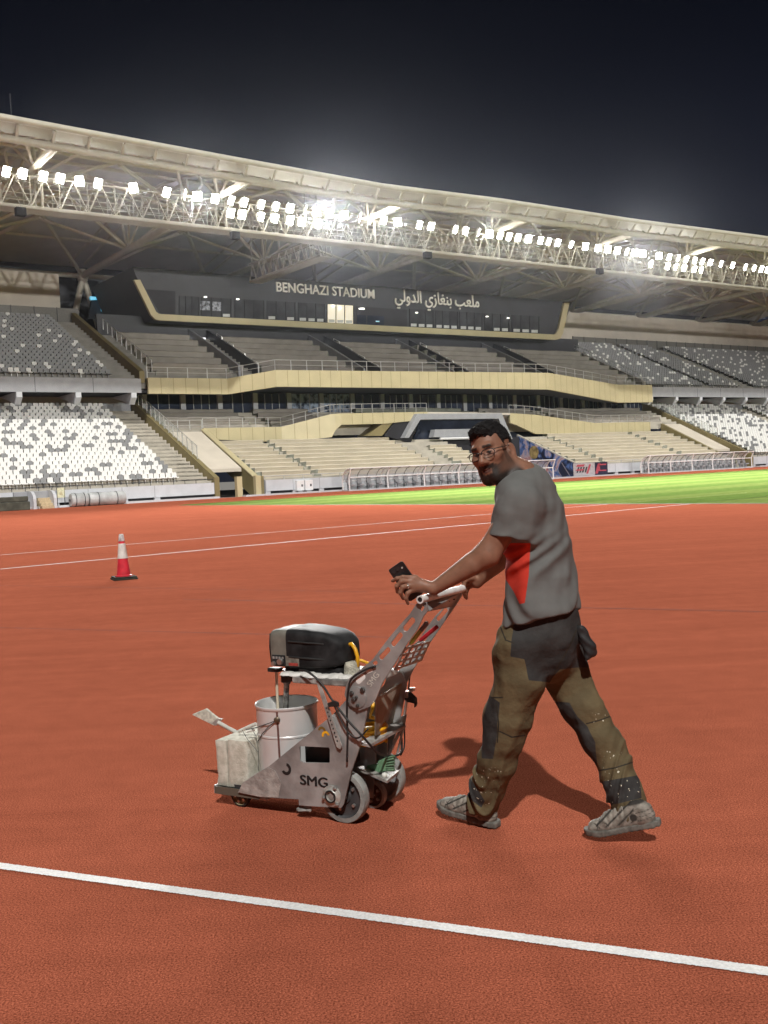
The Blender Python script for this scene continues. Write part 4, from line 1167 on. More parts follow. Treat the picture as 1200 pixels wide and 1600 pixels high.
# ------------------------------------------------------------------ line marking machine
U = Vector((-0.87, 0.49, 0)).normalized()          # the way it is pushed
V = Vector((-U.y * 1.0, U.x, 0)) * 1.0             # its left side, toward the camera
if V.y > 0: V = -V
W0 = ground(541, 1284)                             # near rear wheel stands here
VW = 0.125
O_M = W0 - V * VW                                  # middle of the rear axle, on the ground
Zv = Vector((0, 0, 1))
def MP(u, v, z): return O_M + U * u + V * v + Zv * z
def mq(px, py, v):                                  # (u, z) where a sight line meets the upright plane at v
    p = on_plane(px, py, O_M + V * v, V) - O_M
    return p.dot(U), p.z
def mp3(px, py, v): return on_plane(px, py, O_M + V * v, V)
M_ALU = mat('brushed_aluminium', (0.34, 0.338, 0.33), 0.48, metal=0.35, var=0.30, scale=7, bump=0.12, rvar=0.15)
M_ALUP = mat('painted_over_aluminium', (0.34, 0.32, 0.30), 0.5, metal=0.2, var=0.2, scale=22, bump=0.2, col2=(0.48, 0.46, 0.43), rvar=0.15)
M_TABLE = mat('paint_spattered_table', (0.22, 0.215, 0.20), 0.6, metal=0.1, var=0.3, scale=11, col2=(0.50, 0.49, 0.46), bump=0.3)
M_BLACK = mat('black_plastic', (0.020, 0.020, 0.021), 0.6, spec=0.10, var=0.35, scale=14, rvar=0.12, col2=(0.035, 0.035, 0.036))
M_RUB = mat('black_rubber', (0.016, 0.016, 0.016), 0.55)
M_TYRE = mat('grey_tyre', (0.26, 0.265, 0.25), 0.65, var=0.22, scale=16, bump=0.2)
M_RIM = mat('dark_rim', (0.045, 0.045, 0.047), 0.5, var=0.3, scale=20)
M_YEL = mat('yellow_hose', (0.80, 0.40, 0.015), 0.38, var=0.12, scale=18)
M_BUCK = mat('white_bucket_steel', (0.66, 0.66, 0.65), 0.30, metal=0.25, var=0.06, scale=7)
M_STONE = mat('concrete_block', (0.54, 0.52, 0.43), 0.92, var=0.12, scale=40, bump=0.6, bscale=140, dist=0.004, col2=(0.60, 0.58, 0.50))
M_BOLT = mat('bolt_steel', (0.45, 0.44, 0.42), 0.35, metal=0.8, var=0.1)
M_INK = mat('ink_and_hole_black', (0.012, 0.011, 0.011), 0.6)  # letter ink, and the painted dark of holes and cut-outs
mach = thing('line_marking_machine', 'grey aluminium line marking machine with spray motor pushed by the worker', 'line marker', O_M)
PV, PT_ = 0.165, 0.008
po = [(372.5, 1238), (379.6, 1223), (405, 1206), (421, 1197), (470, 1157), (520, 1117), (541, 1094), (546, 1078), (558, 1070), (570, 1076), (577, 1096), (563.6, 1164), (549.4, 1205), (538, 1256), (534, 1262), (468, 1258), (467.4, 1248.5), (406.5, 1245)]
hole = [(468.8, 1167), (471, 1165.5), (514, 1167.5), (516, 1170), (516, 1190), (514, 1192), (476, 1191.5), (470, 1189)]
outl = [mq(x, y, PV) for x, y in po]; hol = [mq(x, y, PV) for x, y in hole]
def ring2(c, r, n=24): return [(c[0] + r * math.cos(2 * math.pi * k / n), c[1] + r * math.sin(2 * math.pi * k / n)) for k in range(n)]
for v in (PV, -PV):
    me = plate_mesh(outl, [hol], PT_, O_M + V * v, U, Zv); me.materials.append(M_ALU)
    pl_ = link('side_plate', me, mach)
    if v > 0: near_plate = pl_
def near_text(body, px0, py0, px1, size, mt, ex=None, ey=None, v=PV + PT_ / 2 + 0.001, name='lettering', parent=None, bold=0.0):
    a = mp3(px0, py0, v); b = mp3(px1, py0, v)
    exx = ex or -U
    me = text_mesh(body, size, 0.001, a, exx, ey or Zv, width=None if ex else abs((b - a).dot(U)), bold=bold)
    me.materials.append(mt); return link(name, me, parent or mach)
for k_ in range(3):
    near_text('SMG', 469.0 + k_ * 0.7, 1225.5 - (k_ % 2) * .5, 511 + k_ * 0.7, 0.060, M_INK, parent=near_plate, v=PV + PT_ / 2 + 0.001 + k_ * 0.0004)
def cmark(px, py, r, a0, a1, mt, name):
    cu, cz = mq(px, py, PV); m = MB(); N = 10
    o_, i_ = [], []
    for k in range(N + 1):
        a = R(lerp(a0, a1, k / N))
        o_.append(MP(cu + r * math.cos(a), PV + PT_ / 2 + 0.0012, cz + r * math.sin(a))); i_.append(MP(cu + r * .5 * math.cos(a), PV + PT_ / 2 + 0.0012, cz + r * .5 * math.sin(a)))
    for k in range(N): m.poly([o_[k], o_[k + 1], i_[k + 1], i_[k]])
    m.build(name, mt, near_plate)
cmark(448, 1201, 0.027, 100, 330, M_INK, 'cutout_patch')  # black patch drawn for the dark of a hook shaped cut-out
cmark(504, 1142, 0.020, 10, 190, mat('old_brass', (0.20, 0.11, 0.02), 0.5), 'cutout_patch')
cmark(510, 1149, 0.020, -20, 170, M_YEL, 'cutout_patch')
# pale paint spattered nose on the plate
m = MB(); nose = [(373.2, 1237.4), (380, 1223.6), (405, 1206.8), (420, 1198.5), (431, 1204), (440, 1222), (436, 1245.5), (407, 1244.4)]
m.extrude([MP(*(lambda q: (q[0], PV + PT_ / 2 + 0.0005, q[1]))(mq(x, y, PV))) for x, y in nose], V * 0.001)
m.build('paint_crust', M_ALUP, near_plate)
# cross members
def cross(name, u0, u1, z0, z1, v0, v1, mt, bevel=0.0, parent=mach):
    m = MB(); m.box(MP(u0, v0, z0), U * (u1 - u0), V * (v1 - v0), Zv * (z1 - z0)); return m.build(name, mt, parent, bevel=bevel)
ub, zb = mq(420, 1235, PV); u1_, z1_ = mq(376, 1226, PV); u2_, _ = mq(500, 1240, PV)
cross('bucket_tray', u2_, ub + 0.02, zb + 0.004, zb + 0.012, -PV + 0.01, PV - 0.01, M_ALU)
uf, zf_ = mq(342, 1236.5, 0.13)
cross('front_tray', ub + 0.02, uf, zf_ + 0.002, zf_ + 0.010, -0.155, 0.155, M_ALU)
cross('front_lip', uf, uf + 0.006, zf_, zf_ + 0.036, -0.155, 0.155, M_ALU)
cross('front_side_lip', ub + 0.06, uf - 0.001, zf_, zf_ + 0.034, 0.156, 0.161, mat('shaded_steel', (0.10, 0.085, 0.065), 0.6))
ua, za = mq(519, 1215, PV); cross('axle_beam', ua - 0.03, ua + 0.03, 0.07, 0.10, -PV + 0.006, PV - 0.006, M_RIM)
ha, hb_z = mq(520, 1196, 0.1); hc2, hd2 = mq(464, 1160, 0.1)
cross('inner_dark_box', ha - 0.02, hc2 - 0.045, hb_z - 0.03, hd2 + 0.03, -0.1, 0.11, M_RUB, 0.006)  # black box added so the plate window shows dark inside
# table for the motor
tu0, tz0 = mq(456, 1063, 0.145); tu1, tz1 = mq(560, 1077, 0.16)
tz = (tz0 + tz1) / 2
m = MB(); m.box(MP(tu1 - 0.02, -0.15, tz0 - 0.012), U * (tu0 - tu1 + 0.02), V * 0.295, Zv * 0.03); m.build('motor_table', M_TABLE, mach, bevel=0.006)
print('table z', tz0, tz1, 'u', tu0, tu1)
TZ = tz0 + 0.018
# motor: grey front end and black shroud
def shroud(name, secs, mt, n=40, e=6.5):
    m = MB(); base = 0
    rings = []
    for u, vc, zc, hv, hz in secs:
        ring = []
        for k in range(n):
            a = 2 * math.pi * k / n; c, s_ = math.cos(a), math.sin(a)
            ring.append(MP(u, vc + hv * math.copysign(abs(c) ** (2 / e), c), zc + hz * math.copysign(abs(s_) ** (2 / e), s_)))
        rings.append(ring)
    m.v = [tuple(p) for r in rings for p in r]
    for i in range(len(rings) - 1):
        for k in range(n):
            m.f.append((i * n + k, (i + 1) * n + k, (i + 1) * n + (k + 1) % n, i * n + (k + 1) % n)); m.mi.append(0)
    m.f.append(tuple(range(n))); m.mi.append(0)
    m.f.append(tuple(range((len(rings) - 1) * n, len(rings) * n))[::-1]); m.mi.append(0)
    return m, mt
mu, mz = mq(431, 1016, 0.05)         # front face
mb_, _ = mq(541, 1016, 0.05)
VC = 0.0
mzc = TZ + 0.108
hz = 0.083
motor_secs = [(mu, VC, mzc - .002, 0.080, hz - 0.018), (mu - 0.006, VC, mzc, 0.095, hz - 0.006), (mu - 0.03, VC, mzc, 0.10, hz), (mu - 0.092, VC, mzc, 0.10, hz)]
mm, _ = shroud('m', motor_secs, None); mo_g = mm.build('motor_front', mat('grey_plastic', (0.165, 0.16, 0.135), 0.6, var=0.18, scale=16, bump=0.1), mach, smooth=True, sharp=40)
L_m = mu - mb_
mm, _ = shroud('m', [(mu - 0.0925, VC, mzc, 0.102, hz + 0.004), (mu - 0.10, VC, mzc, 0.107, hz + 0.006), (mu - 0.17, VC, mzc, 0.108, hz + 0.004), (mu - L_m * 0.78, VC, mzc - 0.004, 0.101, hz - 0.006), (mu - L_m * 0.90, VC, mzc - 0.009, 0.092, hz - 0.018), (mu - L_m * 0.97, VC, mzc - 0.014, 0.078, hz - 0.034), (mu - L_m, VC, mzc - 0.016, 0.062, hz - 0.046)], None)
mo_b = mm.build('motor_shroud', M_BLACK, mach, smooth=True, sharp=40)
m = MB()
for zz in (-0.012, 0.055): m.tube([MP(mu - 0.11, 0.109, mzc + zz - 0.02), MP(mu - 0.2, 0.110, mzc + zz - 0.022), MP(mu - L_m * 0.78, 0.099, mzc + zz - 0.026)], 0.004, 6)
m.build('shroud_rib', M_RUB, mo_b)
m = MB(); m.box(MP(mu - 0.095, 0.109, mzc - 0.072), U * -0.068, V * 0.001, Zv * 0.042); m.build('label_plate', mat('label_plate', (0.16, 0.155, 0.13), 0.5, var=0.35, scale=60), mo_b)
m = MB(); m.box(MP(mu - 0.11, 0.1105, mzc - 0.070), U * -0.048, V * 0.0008, Zv * 0.012); m.build('label_band', mat('label_red', (0.33, 0.05, 0.04), 0.5, var=0.3, scale=90), mo_b)
m = MB(); m.box(MP(mu - 0.015, 0.099, mzc - 0.078), U * -0.070, V * 0.004, Zv * 0.05); ctl = m.build('control_panel', M_BLACK, mo_g, bevel=0.003)
m = MB()
for k in range(4): m.box(MP(mu - 0.02 - k * 0.016, 0.1035, mzc - 0.045), U * -0.010, V * 0.002, Zv * 0.010)
m.build('switch_row', M_ALU, mo_g)
m = MB(); m.lathe(MP(mu - 0.062, 0.103, mzc - 0.056), [(0.014, 0), (0.013, 0.014), (0.0, 0.014)], V, 16, caps=False); m.lathe(MP(mu - 0.025, 0.103, mzc - 0.066), [(0.010, 0), (0.009, 0.012), (0.0, 0.012)], V, 14, caps=False); m.build('knob', M_BOLT, mo_g, smooth=True, sharp=40)
m = MB(); m.tube([MP(mu + 0.004, 0.07, mzc + 0.06), MP(mu + 0.006, 0.075, mzc), MP(mu + 0.004, 0.07, mzc - 0.07)], 0.010, 8); m.build('front_bumper', M_RUB, mo_g, smooth=True)
cross('motor_foot', mu - L_m + 0.02, mu - 0.06, TZ + 0.001, TZ + 0.03, -0.085, 0.075, M_BLACK, 0.006)
m = MB(); m.lathe(MP(mu - L_m - 0.015, 0.035, TZ), [(0.036, 0), (0.034, 0.03), (0.028, 0.055), (0.0, 0.055)], n=18, caps=False); m.build('hose_wrap', mat('dirty_cloth', (0.40, 0.38, 0.31), 0.9, var=0.3, scale=30, bump=0.6), mach, smooth=True)
# rag of dried paint on the table
m = MB(); rg = random.Random(4)
for k in range(7):
    u = lerp(mu - 0.10, tu1 + 0.10, k / 6)
    m.lathe(MP(u, 0.115 - 0.02 * rg.random(), TZ), [(0.035 + 0.015 * rg.random(), -0.001), (0.03, 0.006 + 0.006 * rg.random()), (0.0, 0.009)], n=9, caps=False)
m.build('paint_crust', mat('dried_paint', (0.70, 0.68, 0.64), 0.6, var=0.1, scale=30, bump=0.4), mach, smooth=True)
# suction tube and stirrer going down in the bucket
a1 = mp3(431.5, 1048, 0.03); b1 = mp3(435, 1128, 0.03)
m = MB(); m.tube([a1, b1], 0.0065, 8); m.build('suction_tube', mat('cream_tube', (0.62, 0.55, 0.42), 0.5), mach, smooth=True, sharp=50)
a1 = mp3(448.5, 1046, 0.0); b1 = mp3(446, 1122, 0.0)
m = MB(); m.tube([a1, a1.lerp(b1, .28), a1.lerp(b1, .29), b1], [0.020, 0.019, 0.013, 0.012], 12); m.build('pump_shaft', mat('spattered_shaft', (0.06, 0.06, 0.065), 0.4, metal=0.4, var=0.5, scale=40, col2=(0.5, 0.5, 0.48)), mach, smooth=True, sharp=50)
m = MB(); m.cbox(mp3(430, 1046, 0.03), U * 0.03, V * 0.02, Zv * 0.009); m.cbox(mp3(448, 1058, 0.02), U * 0.018, V * 0.022, Zv * 0.022); m.build('pump_head', M_RUB, mach, bevel=0.004)
# handle: two slotted arms, top bridge with grip tube, perforated tool holder
HV = 0.176; HF = -0.19
arm = [(541, 1072), (546, 1060), (566, 1044), (583, 1030), (604, 1002), (622, 980), (640, 960), (654, 939.5), (667, 941), (669, 954), (662, 963), (652, 984), (637, 1005), (598, 1067), (588, 1092), (578, 1104), (562, 1110), (547, 1103), (539, 1086)]
def slot(p, q, r, n=5):
    p, q = Vector((p[0], p[1])), Vector((q[0], q[1])); d = (q - p).normalized(); nn = Vector((-d.y, d.x)); o_ = []
    for k in range(n + 1):
        a = math.pi * k / n; o_.append(q + (nn * math.cos(a) + d * math.sin(a)) * r)
    for k in range(n + 1):
        a = math.pi * k / n; o_.append(p + (-nn * math.cos(a) - d * math.sin(a)) * r)
    return [tuple(x) for x in o_]
arm_o = [mq(x, y, HV) for x, y in arm]
sl = [slot(mq(*p, HV), mq(*q, HV), r) for p, q, r in (((634, 982), (645, 969), 0.0125), ((615, 1006), (626, 992), 0.0115), ((596, 1027), (607, 1015), 0.011), ((585, 1037), (588, 1035), 0.008), ((571, 1050), (580, 1043), 0.0))[:4]]
sl.append(slot(mq(659, 953, HV), mq(664.5, 943, HV), 0.0055))
me = plate_mesh(arm_o, sl, 0.007, O_M + V * HV, U, Zv); me.materials.append(M_ALU); arm_n = link('handle_arm', me, mach)
far = [(720.5, 923), (722, 930), (712, 946), (690, 978), (672, 1004), (660, 1023), (646, 1046), (634, 1070), (612, 1090), (606, 1080), (618, 1056), (634, 1034), (650, 1008), (668, 979), (681, 962), (694, 948), (706, 932)]
far_o = [mq(x, y, HF) for x, y in far]
slf = [slot(mq(*p, HF), mq(*q, HF), r) for p, q, r in (((685, 967), (697, 953), 0.010), ((662, 1000), (672, 986), 0.008))]
me = plate_mesh(far_o, slf, 0.007, O_M + V * HF, U, Zv); me.materials.append(M_ALU); link('handle_arm', me, mach)
def quad_plate(name, pts, th, mt, bevel=0.0):
    n = (pts[1] - pts[0]).cross(pts[-1] - pts[0]).normalized()
    m = MB(); m.extrude([p - n * th / 2 for p in pts], n * th); return m.build(name, mt, mach, bevel=bevel)
B1, B2, B3, B4 = mp3(657, 940, HV - .005), mp3(669, 955, HV - .005), mp3(707, 947.5, HF + .005), mp3(719, 926, HF + .005)
quad_plate('grip_bridge', [B1, B2, B3, B4], 0.006, M_ALU)
bn_ = (B2 - B1).cross(B4 - B1).normalized()
if bn_.dot(cO - B1) < 0: bn_ = -bn_
m = MB()
for f, g_ in ((0.32, 0.5), (0.45, 0.5), (0.72, 0.45), (0.86, 0.4)):
    c = (B1.lerp(B4, f)).lerp(B2.lerp(B3, f), g_) + bn_ * 0.0035
    m.lathe(c, [(0.0, 0), (0.009, 0.0), (0.009, 0.001), (0, 0.001)], bn_, 12, caps=False)
m.build('bolt_hole', M_INK, mach)
G0, G1 = mp3(656, 937, HV + 0.02), mp3(722.5, 919.5, HF - 0.015)
m = MB(); d = (G1 - G0).normalized()
m.lathe(G0, [(0.0105, 0.001), (0.0105, 0.0), (0.016, 0.0), (0.016, (G1 - G0).length), (0.0, (G1 - G0).length)], d, 18, caps=False)
m.build('grip_tube', mat('white_tube', (0.70, 0.69, 0.67), 0.4, var=0.1, scale=25), mach, smooth=True, sharp=50)
m = MB(); m.lathe(G0, [(0.0, 0.004), (0.0105, 0.004)], d, 18, caps=False); m.build('tube_bore', M_INK, mach)
H = [mp3(632, 1012, HV - .006), mp3(616, 1047, HV - .006), mp3(656, 1031, HF + .006), mp3(673, 1001, HF + .006)]
hx = (H[3] - H[0]); hy = (H[0] - H[1]); hxn = hx.normalized(); hyn = (hy - hxn * hy.dot(hxn)).normalized()
def h2(p): return ((p - H[1]).dot(hxn), (p - H[1]).dot(hyn))
def hb(a, b): return h2((H[1].lerp(H[2], a)).lerp(H[0].lerp(H[3], a), b))
hh = []
for j in range(3):
    for i in range(4):
        a0, a1, b0, b1 = 0.06 + i * 0.235, 0.06 + i * 0.235 + 0.165, 0.12 + j * 0.29, 0.12 + j * 0.29 + 0.19
        hh.append([hb(a0, b0), hb(a1, b0), hb(a1, b1), hb(a0, b1)])
me = plate_mesh([hb(0, 0), hb(1, 0), hb(1, 1), hb(0, 1)], hh, 0.005, H[1], hxn, hyn); me.materials.append(M_ALUP); link('tool_holder', me, mach)
near_text('SMG', 579.5, 1073.5, 0, 0.036, mat('pale_ink', (0.55, 0.53, 0.48), 0.6), ex=(mp3(595, 1052.5, HV) - mp3(579.5, 1073.5, HV)), ey=(mp3(579.5, 1073.5, HV) - mp3(579.5 + 21, 1073.5 + 15.5, HV)), v=HV + 0.005, parent=arm_n)
m = MB()
cu, cz = mq(558, 1089, HV)
m.lathe(MP(cu, HV + 0.004, cz), [(0.046, 0.0), (0.046, 0.003), (0.042, 0.004), (0.0, 0.004)], V, 36, caps=False); m.build('pivot_disc', M_ALU, arm_n, smooth=True, sharp=30)
m = MB()
for x, y, r in ((567, 1078, 0.012), (550, 1083, 0.010), (553, 1093, 0.011), (559, 1103, 0.008), (557, 1090, 0.007)):
    m.lathe(mp3(x, y, HV + 0.008), [(r, 0), (r, 0.006), (r * .7, 0.009), (0, 0.009)], V, 6, caps=False)
m.build('pivot_bolt', mat('dark_bolt', (0.09, 0.085, 0.08), 0.4, metal=0.7), arm_n)
m = MB()
for p, q, r in (((561, 1064), (568, 1057), 0.012), ((575, 1049.5), (581, 1047), 0.007)):
    o2 = slot(mq(*p, HV), mq(*q, HV), r); m.extrude([MP(a, HV + 0.004, b) for a, b in o2], V * 0.0008)
m.build('paint_mark', mat('white_mark', (0.74, 0.73, 0.70), 0.6), arm_n)
# slotted brace
b0, b1 = mp3(497, 1063, PV + 0.014), mp3(531, 1166, PV + 0.014)
d = (b1 - b0).normalized(); nn = d.cross(V).normalized()
m = MB(); m.extrude([b0 + nn * .009, b0 + d * -.008, b0 - nn * .009, b1 - nn * .014, b1 + d * .012, b1 + nn * .014], V * 0.005); brace = m.build('slotted_brace', M_ALUP, mach, bevel=0.001)
m = MB()
for k in range(9):
    p = b0.lerp(b1, 0.42 + k * 0.062) + V * 0.0056
    m.lathe(p, [(0.0, 0), (0.0042, 0.0), (0.0042, 0.0006), (0, 0.0006)], V, 8, caps=False)
m.build('brace_hole', M_RIM, brace)
# rear sheet, shelves
quad_plate('rear_sheet', [mp3(586, 1092, 0.10), mp3(586, 1150, 0.10), mp3(611, 1138, -0.16), mp3(628, 1066, -0.16)], 0.004, mat('stained_sheet', (0.24, 0.20, 0.14), 0.55, metal=0.2, var=0.35, scale=12, col2=(0.34, 0.31, 0.25)))
su0, sz0 = mq(563, 1166, 0.15)
S1, S2, S3, S4 = mp3(562, 1164, 0.158), mp3(578, 1168, 0.158), mp3(634, 1137, -0.17), mp3(618, 1131, -0.17)
m = MB(); m.extrude([S1, S2, S3, S4], Zv * 0.012); m.build('upper_shelf', M_ALUP, mach)
T1, T2, T3, T4 = mp3(557, 1203, 0.06), mp3(605, 1224, 0.06), mp3(624, 1208, -0.12), mp3(590, 1196, -0.12)
m = MB(); m.extrude([T1, T2, T3, T4], Zv * 0.012); m.build('lower_shelf', M_ALUP, mach)
tray_z = T2.z + 0.012
m = MB(); m.extrude([mp3(570, 1165, 0.0), mp3(571, 1203, 0.0), mp3(588, 1208, 0.0), mp3(588, 1160, 0.0)], V * 0.006); m.extrude([mp3(592, 1158, -0.1), mp3(590, 1202, -0.1), mp3(606, 1203, -0.1), mp3(606, 1150, -0.1)], V * 0.006); m.build('shelf_upright', M_ALU, mach)
m = MB(); m.tube([mp3(626, 1140, -0.15), mp3(607, 1180, -0.15), mp3(600, 1215, -0.15)], 0.007, 6); m.tube([mp3(631, 1135, -0.17), mp3(620, 1180, -0.17)], 0.005, 6); m.build('shelf_stay', M_ALU, mach)
m = MB(); m.extrude([mp3(613, 1124, -0.17), mp3(611, 1140, -0.17), mp3(633, 1132, -0.17), mp3(636, 1116, -0.17)], V * 0.004); m.build('rear_name_plate', M_TABLE, mach)
# wheels
def wheel(c, r, w, tyre, rim, hub, name='wheel', spokes=5):
    wh = MB(); wh.lathe(c - V * w / 2, [(r * 0.80, 0), (r * 0.97, w * 0.04), (r, w * 0.22), (r, w * 0.78), (r * 0.97, w * 0.96), (r * 0.80, w)], V, 48, caps=False)
    o = bpy.data.objects.new(name, None); COL.objects.link(o); o.empty_display_size = .05; adopt(o, mach)
    t_ = wh.build('tyre', tyre, o, smooth=True, sharp=40)
    m = MB(); m.lathe(c - V * w * .45, [(r * .83, 0), (r * .78, w * .1), (r * .74, w * .32), (r * .3, w * .40), (r * .26, w * .25), (0.0, w * .25)], V, 40, caps=False)
    m.lathe(c + V * w * .45, [(0.0, -w * .25), (r * .26, -w * .25), (r * .3, -w * .40), (r * .74, -w * .32), (r * .78, -w * .1), (r * .83, 0)], V, 40, caps=False)
    rm = m.build('rim', rim, o, smooth=True, sharp=40)
    m = MB()
    for k in range(spokes):
        a = 2 * math.pi * k / spokes; dd = U * math.cos(a) + Zv * math.sin(a)
        for sg in (1, -1): m.lathe(c + dd * r * 0.52 + V * sg * w * 0.06, [(0.0, sg * .0), (0.008, 0.0), (0.007, sg * 0.012), (0, sg * 0.012)], V, 8, caps=False)
    m.build('rim_bolt', M_BOLT, o)
    m = MB(); m.lathe(c - V * w * .5, [(0.0, 0), (r * .16, 0), (r * .16, w), (0, w)], V, 20, caps=False); m.build('hub', hub, o, smooth=True, sharp=40)
    return o
RW = 0.112
wheel(MP(0, VW, RW), RW, 0.046, M_TYRE, M_RIM, M_BOLT)
fw = ground(606, 1240.5); fv = min(-0.10, (fw - O_M).dot(V))
print('far wheel', (fw - O_M).dot(U), (fw - O_M).dot(V))
wheel(MP(-0.01, -VW - 0.055, RW), RW, 0.046, M_TYRE, mat('pale_rim', (0.30, 0.31, 0.31), 0.5), M_BOLT)
cw = ground(585, 1262); wheel(cw + Zv * 0.062 , 0.062, 0.030, M_TYRE, mat('rust_rim', (0.10, 0.06, 0.035), 0.7, var=0.4, scale=40), M_BOLT, 'castor')
m = MB(); cc = cw + Zv * 0.062
for sg in (-1, 1): m.extrude([cc + V * sg * .021 + U * .012 - Zv * .012, cc + V * sg * .021 - U * .012 - Zv * .012, cc + V * sg * .021 - U * .02 + Zv * .08, cc + V * sg * .021 + U * .03 + Zv * .08], V * .003 * sg)
m.cbox(cc + Zv * .085, U * .03, V * .026, Zv * .006); m.tube([cc + Zv * .09, cc + Zv * 0.14], 0.012, 8)
m.build('castor_fork', M_BOLT, mach)
fc = ground(378, 1259.5)
wheel(fc + Zv * 0.048, 0.048, 0.028, M_RUB, mat('cream_rim', (0.28, 0.24, 0.13), 0.6, var=0.3, scale=30), M_BOLT, 'castor')
m = MB(); cc = fc + Zv * 0.048
for sg in (-1, 1): m.extrude([cc + V * sg * .019 + U * .01 - Zv * .01, cc + V * sg * .019 - U * .01 - Zv * .01, cc + V * sg * .019 - U * .02 + Zv * .055, cc + V * sg * .019 + U * .02 + Zv * .055], V * .003 * sg)
m.build('castor_fork', M_RIM, mach)
# axle flange on the plate
fu, fz = mq(519.5, 1243, PV)
m = MB(); m.lathe(MP(fu, PV + PT_ / 2, fz), [(0.045, 0.0), (0.045, 0.005), (0.032, 0.008), (0.026, 0.014), (0.021, 0.014), (0.019, 0.006), (0.012, 0.006), (0.012, 0.010), (0.0, 0.010)], V, 36, caps=False)
flg = m.build('bearing_flange', mat('cast_flange', (0.42, 0.41, 0.38), 0.45, metal=0.4, var=0.25, scale=30), mach, smooth=True, sharp=35)
m = MB()
for x, y in ((524, 1231.5), (506.5, 1246), (527, 1256.5)): m.lathe(mp3(x, y, PV + PT_ / 2 + .005), [(0.009, 0), (0.009, 0.008), (0.005, 0.013), (0, 0.013)], V, 6, caps=False)
m.build('flange_bolt', M_BOLT, flg)
m = MB(); m.lathe(MP(fu, PV + PT_ / 2 + .0145, fz), [(0.0275, 0.0), (0.0275, 0.001), (0.0205, 0.001), (0.0205, 0.0)], V, 30, caps=False); m.build('bearing_seal', M_RUB, flg)
m = MB(); m.cbox(mp3(472, 1264, PV - .02), U * .020, V * .015, Zv * .006); m.cbox(mp3(481, 1262, PV - .02), U * .016, V * .006, Zv * .016); m.tube([mp3(466, 1267, PV), mp3(486, 1266, PV)], .005, 6); m.build('line_guide', M_TABLE, mach, bevel=0.002)
# hose coil and loose hoses
hc = mp3(582, 1150, -0.01)
m = MB()
pts = []
for k in range(6 * 20 + 1):
    a = 2 * math.pi * k / 20; rr = 0.052 + 0.006 * math.sin(k * 0.21)
    pts.append(hc + Vector((math.cos(a) * rr * 1.1, math.sin(a) * rr * 1.2, -0.03 + k * 0.00068 + 0.006 * math.cos(a))))
pts += [mp3(578, 1120, 0.02), mp3(582, 1108, 0.0), mp3(583, 1098, 0.0)]
m.tube(pts, 0.0085, 8); m.build('hose_coil', M_YEL, mach, smooth=True)
m = MB(); q0 = MP(mu - L_m + 0.02, 0.02, mzc + 0.01)
m.tube([q0, mp3(549, 1006, 0.02), mp3(555, 1014, 0.03), mp3(558.5, 1026, 0.03), mp3(559, 1042, 0.035)], 0.0085, 8)
m.tube([mp3(549, 1036, 0.0), mp3(553, 1031, -0.02), mp3(565, 1032, -0.03), mp3(577, 1037, -0.05), mp3(583, 1052, -0.06)], 0.007, 8)
m.build('yellow_hose', M_YEL, mach, smooth=True)
def cable(pts, r=0.005, v=PV + 0.02):
    P = [mp3(x, y, vv) for x, y, vv in pts]
    Q = []
    for i in range(len(P) - 1):
        p0, p1, p2, p3 = P[max(i - 1, 0)], P[i], P[i + 1], P[min(i + 2, len(P) - 1)]
        for k in range(6):
            t = k / 6; Q.append(0.5 * ((2 * p1) + (p2 - p0) * t + (2 * p0 - 5 * p1 + 4 * p2 - p3) * t * t + (3 * p1 - p0 - 3 * p2 + p3) * t ** 3))
    Q.append(P[-1]); m = MB(); m.tube(Q, r, 7); return m.build('cable', M_RUB, mach, smooth=True)
v1 = PV + 0.022
cable([(468, 1047, 0.16), (482, 1050, v1), (502, 1068, v1), (520, 1095, v1), (545, 1127, v1 + .02), (568, 1152, v1 + .02), (590, 1176, .12), (608, 1181, 0.0), (624, 1178, -.1), (628, 1160, -.18), (622, 1125, -.2), (618, 1100, -.2)])
cable([(587, 1041, HV + .01), (570, 1047, HV + .015), (550, 1060, HV + .02), (544, 1078, HV + .02), (542, 1110, v1), (543, 1150, v1), (542, 1190, v1)], 0.0045)
cable([(520, 1097, v1), (535, 1130, v1), (548, 1148, v1), (560, 1153, v1), (575, 1139, v1)], 0.0035)
cable([(642, 1040, HF), (640, 1060, -.21), (637, 1090, -.22), (634, 1110, -.22), (632, 1135, -.22), (632, 1165, -.2), (626, 1180, -.15)], 0.0035)
# brake lever block on the far arm
m = MB(); m.extrude([mp3(629, 1078, -.2), mp3(629, 1088, -.2), mp3(640, 1096, -.2), mp3(650, 1098, -.2), mp3(650, 1105, -.2), mp3(653, 1100, -.2), mp3(652, 1090, -.2), mp3(642, 1080, -.2)], V * 0.02); m.build('brake_lever', M_RUB, mach, bevel=0.003)
m = MB(); m.cbox(mp3(632, 1084, -.18), U * .02, V * .012, Zv * .016); m.cbox(mp3(644, 1077, -.18), U * .01, V * .012, Zv * .008); m.tube([mp3(636, 1090, -.2), mp3(632, 1118, -.2)], .007, 6); m.build('lever_mount', M_BOLT, mach, bevel=0.002)
m = MB(); m.extrude([mp3(513, 1098, PV + .02), mp3(515, 1104, PV + .02), mp3(531, 1103, PV + .02), mp3(530, 1097, PV + .02), mp3(524, 1094, PV + .02)], V * 0.012); m.build('cable_clamp', M_RUB, mach, bevel=0.003)

